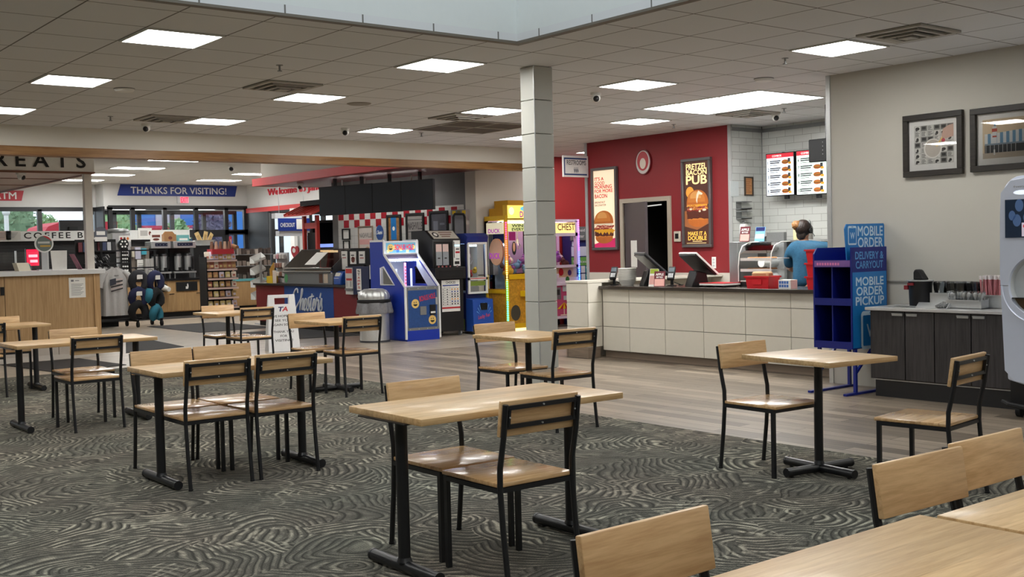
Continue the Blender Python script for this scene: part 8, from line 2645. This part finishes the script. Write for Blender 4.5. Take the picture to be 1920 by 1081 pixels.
neck_pillow('charcoal neck pillow at the top left of the wheeled rack', 260, 527, 'charcoal', 0)
neck_pillow('navy neck pillow at the top right of the wheeled rack', 291, 528, 'navy', 0.3)
neck_pillow('navy neck pillow with a white tag in the middle of the wheeled rack', 260, 558, 'navy', -0.1, 0.14)
neck_pillow('black neck pillow in the middle right of the wheeled rack', 293, 560, 'black', 0.5)
neck_pillow('teal neck pillow at the bottom right of the wheeled rack', 293, 588, 'teal', 0.6, 0.12)
neck_pillow('teal neck pillow half hidden between the black pillows on the rack', 279, 556, 'teal', 1.2, 0.1)
neck_pillow('black neck pillow at the bottom left of the wheeled rack', 260, 584, 'black', 0)
t = thing('hook_panel', 'black hook panel hung with many small black hangers above the shirts', 'hook panel', (7.75, RKY+0.36, 1.25), 0)
MB().box(-0.35, 0.5, 0, 0.03, -1.25, 0.62).build('panel', BLKM, t)
random.seed(2)
m = MB()
for k in range(40):
    x, z = random.uniform(-0.33, 0.3), random.uniform(0.02, 0.3)
    m.tube([(x, 0, z), (x+0.02, -0.08, z+0.01), (x+0.05, -0.1, z-0.05)], 0.008, n=5, m=k % 3 == 0)
m.build('hooks', [BLK, mat('hook_silver', rgb(190, 190, 190), 0.4)], t)
m = MB()
for k in range(8): m.box(-0.3+0.1*k, -0.22+0.1*k, -0.05, 0, 0.36, 0.56, k % 4)
m.build('small_packs', [mat('pack_red', rgb(120, 60, 66), 0.5), mat('pack_blue', rgb(70, 80, 110), 0.5), LTGREY, DKGREY], t)
t = thing('round_top_sign', 'small round topped sign with white writing above the hook panel', 'sign', (on(1, RKY+0.2, 189, 440).x, RKY+0.2, 1.9), 0)
MB().oval(0, 0.12, 0.13, 0.12, 0.0, 0, 0, PI).rect(-0.13, 0.13, -0.0, 0.12, 0.0).build('face', mat('face_grey', rgb(90, 94, 104), 0.5), t)
MB().box(-0.02, 0.02, 0.005, 0.03, -0.4, 0.2).build('stem', BLKM, t)
MB().rect(-0.09, 0.09, 0.06, 0.14, -0.003).rect(-0.13, 0.13, -0.07, 0.02, -0.003).build('print', PAPER, t)

# ------------------------------------------------------------------ racks right of the snack rack
QX0, QX1 = on(1, 27.4, 448, 500).x, on(1, 27.4, 482, 500).x
t = thing('wood_gondola', 'light oak shop counter with a teal front edge behind the snack rack', 'counter', (QX0, 27.4, 0), 0)
MB().box(-0.2, 1.2, 0, 0.6, 0.14, 0.78).build('body', LTW, t)
MB().box(-0.18, 1.18, 0.06, 0.58, 0, 0.14).build('kick_board', BLKM, t)
MB().box(-0.2, 1.2, -0.02, 0.62, 0.78, 0.84).build('edge', mat('edge_teal', rgb(96, 170, 176), 0.5), t)
t = thing('accessory_rack', 'brown rack hung with small dark goods on the light oak shop counter', 'rack', (QX0, 27.45, 0.84), 0)
MB().box(0, 1.0, 0.2, 0.26, 0, 0.78).build('rack_back', mat('rack_brown', rgb(84, 74, 68), 0.6), t)
for z in (0.32, 0.62): MB().box(0, 1.0, 0.0, 0.2, z, z+0.02).build('shelf', STEELD, t)
random.seed(8)
gd = None
for j, z in enumerate((0.0, 0.34, 0.64)):
    for k in range(8):
        cidx = random.randrange(3)
        o = MB().box(-0.045, 0.045, -0.04, 0.04, 0, random.choice((0.1, 0.13, 0.16)))
        o = o.build('boxed_item', mat('boxed_%d' % cidx, (rgb(70, 58, 52), rgb(120, 106, 96), rgb(160, 150, 140))[cidx], 0.5, 0, 0.5, 60))
        o.location = (QX0+0.07+0.12*k, 27.52, 0.84+z+(0.0 if j == 0 else 0.0))
        tag(o, '%s boxed item on the %s row of the brown accessory rack' % (('dark', 'taupe', 'pale')[cidx], ('lowest', 'middle', 'top')[j]), 'boxed item', 'boxed items on the accessory rack')
# white sloping tray stand and candy rack at the left end of the food counter
t = thing('tray_stand', 'white stand of four tilted trays at the left end of the red counter', 'tray stand', (10.36, 21.9, 0), EAST)
MB().bar((0.06, 0.14, 0), (0.06, 0.14, 1.4), 0.04).box(-0.06, 0.18, 0.02, 0.26, 0, 0.03).build('post', LTGREY, t)
for z in (0.52, 0.78, 1.04, 1.28):
    m = MB().add([(-0.12, -0.02, z), (0.1, -0.02, z), (0.1, 0.24, z+0.1), (-0.12, 0.24, z+0.1), (-0.12, -0.02, z+0.14), (0.1, -0.02, z+0.05), (0.1, 0.24, z+0.15), (-0.12, 0.24, z+0.24)],
                 [(3, 2, 1, 0), (0, 1, 5, 4), (1, 2, 6, 5), (2, 3, 7, 6), (3, 0, 4, 7)])
    m.build('tray', WHITE, t)
t = thing('candy_rack', 'clear candy rack of small pale packets on the red counter', 'rack', (10.55, 21.4, CHZ), EAST)
MB().box(0, 0.5, 0.1, 0.14, 0, 0.62).build('rack_back', LTGREY, t)
for z in (0.12, 0.3, 0.48): MB().box(0, 0.5, 0, 0.1, z, z+0.01).build('shelf', CLEAR, t)
random.seed(14)
for j, z in enumerate((0.0, 0.13, 0.31, 0.49)):
    for k in range(4):
        cidx = random.randrange(4)
        o = MB().box(-0.05, 0.05, -0.03, 0.03, 0, 0.1).build('candy_packet', mat('candy_%d' % cidx, (rgb(222, 214, 206), rgb(206, 150, 160), rgb(196, 190, 186), rgb(150, 110, 96))[cidx], 0.4, 0, 0.4, 50), None, bevel=0.01)
        o.location = (10.6, 21.4-0.06-0.125*k, CHZ+z); o.rotation_euler = (0, 0, EAST)
        tag(o, '%s candy packet on the %s level of the clear candy rack' % (('white', 'pink', 'grey', 'brown')[cidx], ('lowest', 'second', 'third', 'top')[j]), 'candy packet', 'candy packets on the red counter')
t = thing('yellow_holder', 'yellow box with a cream leaflet beside the candy rack on the red counter', 'box', (10.4, on(0, 10.4, 500, 525).y, CHZ), EAST)
MB().box(0, 0.26, 0, 0.12, 0, 0.14).build('box_body', mat('holder_yellow', rgb(222, 186, 40), 0.5), t)
MB().box(0.28, 0.44, 0.0, 0.006, 0, 0.26).build('leaflet', mat('leaflet_cream2', rgb(222, 206, 190), 0.6), t)
m = MB()
for k in range(5): m.box(0.05+0.04*k, 0.07+0.04*k, 0.05, 0.07, 0.14, 0.3+0.03*k)
m.build('sticks', mat('stick_gold', rgb(196, 150, 60), 0.5), t)
t = thing('card_terminal', 'black checkout screen seen from behind on the red counter', 'screen', (10.85, 20.75, CHZ), EAST)
A = Matrix.Translation((0.1, 0.05, 0.35)) @ Matrix.Rotation(R_(35), 4, 'X') @ Matrix.Rotation(R_(-20), 4, 'Y')
MB().box(-0.16, 0.16, 0, 0.03, -0.13, 0.13, M=A).build('screen_housing', BLKP, t)
MB().box(0.05, 0.15, 0.0, 0.1, 0, 0.3).build('stand', BLKP, t)
t = thing('heart_sign', 'red heart shaped card sign beside the pagoda post', 'sign', (10.9, on(0, 10.9, 553, 460).y, CHZ), EAST)
pts = [(0.17*math.sin(q)**3, 0.62+0.011*(13*math.cos(q)-5*math.cos(2*q)-2*math.cos(3*q)-math.cos(4*q))) for q in [2*PI*k/28 for k in range(28)]]
MB().prism(pts, -0.01, 0.01, 'XZ').build('heart', mat('heart_red', rgb(176, 40, 50), 0.5), t)
MB().oval(-0.03, 0.66, 0.07, 0.05, -0.012).build('heart_print', PAPER, t)
MB().box(-0.02, 0.02, -0.008, 0.008, 0, 0.45).box(-0.08, 0.22, -0.03, -0.02, 0.0, 0.5).build('stem_and_card', mat('card_sand', rgb(176, 160, 146), 0.6), t)
# far shopper
person('person in a brown cap and grey top standing behind the accessory rack', (12.75, 28.2, 0), R_(200), mat('grey_top', rgb(126, 116, 106), 0.8), HAIRD, 'low', mat('brown_cap', rgb(120, 78, 40), 0.8), None, False)

# ------------------------------------------------------------------ outside
GRD = mat('asphalt', rgb(120, 122, 124), 0.9, 0, 0.1, 1.5)
struct(MB().box(-40, 90, Y1+0.2, 140, -0.3, -0.1).box(22.05, 90, -40, Y1+0.2, -0.3, -0.1).build('outside_ground', GRD))


def tree(lab, x, y, h, r, c, seed=1):
    t = thing('tree', lab, 'tree', (x, y, -0.1), 0, 'trees outside the shop windows')
    random.seed(seed)
    MB().tube([(0, 0, 0), (0.1, 0, h*0.3), (0, 0.1, h*0.55)], [0.22, 0.17, 0.1]).build('trunk', mat('bark', rgb(84, 66, 50), 0.9, 0, 0.3, 12), t)
    m = MB()
    for k in range(1500):
        d = Vector((random.gauss(0, 1), random.gauss(0, 1), random.gauss(0, 1))).normalized()*r*random.uniform(0.55, 1.0)
        p = Vector((0, 0, h*0.62))+Vector((d.x, d.y, d.z*h*0.38/r))
        s = random.uniform(0.07, 0.17)
        a, b = Vector((random.gauss(0, 1), random.gauss(0, 1), random.gauss(0, 1))).normalized(), Vector((random.gauss(0, 1), random.gauss(0, 1), random.gauss(0, 1))).normalized()
        m.add([p-a*s-b*s*0.5, p+a*s-b*s*0.4, p+b*s, p-a*s*0.4+b*s*0.8], [(0, 1, 2, 3)])
    m.ball((0, 0, h*0.62), r*0.78, 14, 10, sz=h*0.36/r, wob=lambda d: 0.12*math.sin(d.x*9+seed)*math.sin(d.z*8+d.y*6))
    m.build('crown', c, t)
    return t


LEAF = mat('leaf_green', rgb(160, 190, 140), 0.8, 0, 0.35, 2)
LEAFD = mat('leaf_dark', rgb(132, 160, 126), 0.8, 0, 0.35, 2)
LEAFP = mat('leaf_plum', rgb(112, 104, 128), 0.8, 0, 0.35, 2)
tree('large green tree outside the left window', 15.1, 60, 5.4, 1.7, LEAFD, 1)
tree('lower green tree right of the large one outside the left window', 17.6, 62, 4.0, 0.9, LEAF, 6)
tree('green tree outside the leftmost entrance window', 20.4, 60, 4.6, 1.3, LEAF, 2)
tree('small green tree before the blue building', 19.2, 48.0, 3.2, 0.6, LEAF, 3)
tree('plum leaved tree outside the right entrance windows', 23.8, 55, 4.2, 1.0, LEAFP, 4)
tree('green tree outside the right shop windows, left one', 22.6, 44, 5.2, 1.9, LEAF, 5)
tree('green tree outside the right shop windows, right one', 23.8, 39, 5.8, 2.0, LEAF, 7)
tree('green tree outside the right shop windows beside the pagoda', 22.8, 33, 5.4, 1.9, LEAFD, 8)
bld = thing('fuel_building', 'blue and white building with a red awning outside the entrance', 'building', (23.9, 66, 0), 0)
MB().box(0, 13, 0, 6, 0, 6.8).build('wall', mat('bld_blue', rgb(64, 130, 210), 0.6), bld)
MB().box(1.1, 2.6, -0.1, 0.0, 0, 6.8).build('pale_column', mat('bld_pale', rgb(190, 196, 206), 0.6), bld)
MB().box(7.7, 13, -0.4, 0, 0, 6.8).build('mauve_wall', mat('bld_mauve', rgb(170, 150, 160), 0.7), bld)
MB().box(7.7, 13.0, -0.6, -0.4, 3.4, 4.0).build('pale_band', mat('bld_white', rgb(226, 226, 230), 0.6), bld)
MB().prism([(4.2, 4.3), (5.6, 4.1), (6.2, 5.0), (6.2, 6.8), (4.0, 6.8)], -0.2, -0.02, 'XZ').build('white_sign', WHITE, bld)
lettering('E', bld, INKB, 4.7, 5.2, -0.22, h=0.9, w=0.6, bold=0.04)
m = MB().prism([(-1.2, 2.6), (0.0, 2.6), (0.0, 3.3), (-1.2, 3.1)], 0.2, 4.9, 'YZ')
m.build('red_awning', mat('awning_red', rgb(196, 50, 64), 0.6), bld)
lettering('ESSE', bld, PAPER, 1.0, 2.7, -1.22, h=0.36, w=3.0, bold=0.02, shear=-0.2)
rb = thing('red_canopy', 'rounded red roof seen low in the left window', 'roof', (14.0, 50, 0), 0)
MB().prism([(0, 0), (3.2, 0), (3.2, 3.05), (0.8, 3.05), (0.25, 2.85), (0, 2.5)], 0, 3, 'XZ').build('roof', mat('awning_red', rgb(196, 50, 64), 0.6), rb)
MB().box(1.9, 2.3, -0.3, -0.02, 0, 4.6).build('post', LTGREY, rb)
t = thing('light_pole', 'white lamp pole with a round head outside the left window', 'pole', (12.2, 48.5, -0.1), 0)
MB().cyl((0, 0, 0), (0, 0, 3.4), 0.09, n=12).build('shaft', WHITE, t)
MB().ball((0, 0, 3.5), 0.16, 12, 8).build('lamp', WHITE, t)
t = thing('dark_screen', 'dark flat screen seen from behind above the COFFEE BAR band', 'screen', (on(1, 27.45, 136, 430).x, 27.45, 2.13), 0)
w = on(1, 27.6, 160, 430).x-on(1, 27.6, 113, 430).x
MB().box(-w/2, w/2+0.2, 0, 0.08, 0.0, 0.26).build('housing', BLKP, t)
MB().box(-0.1, 0.1, -0.08, 0.0, -0.22, 0.1).build('bracket', BLKM, t)
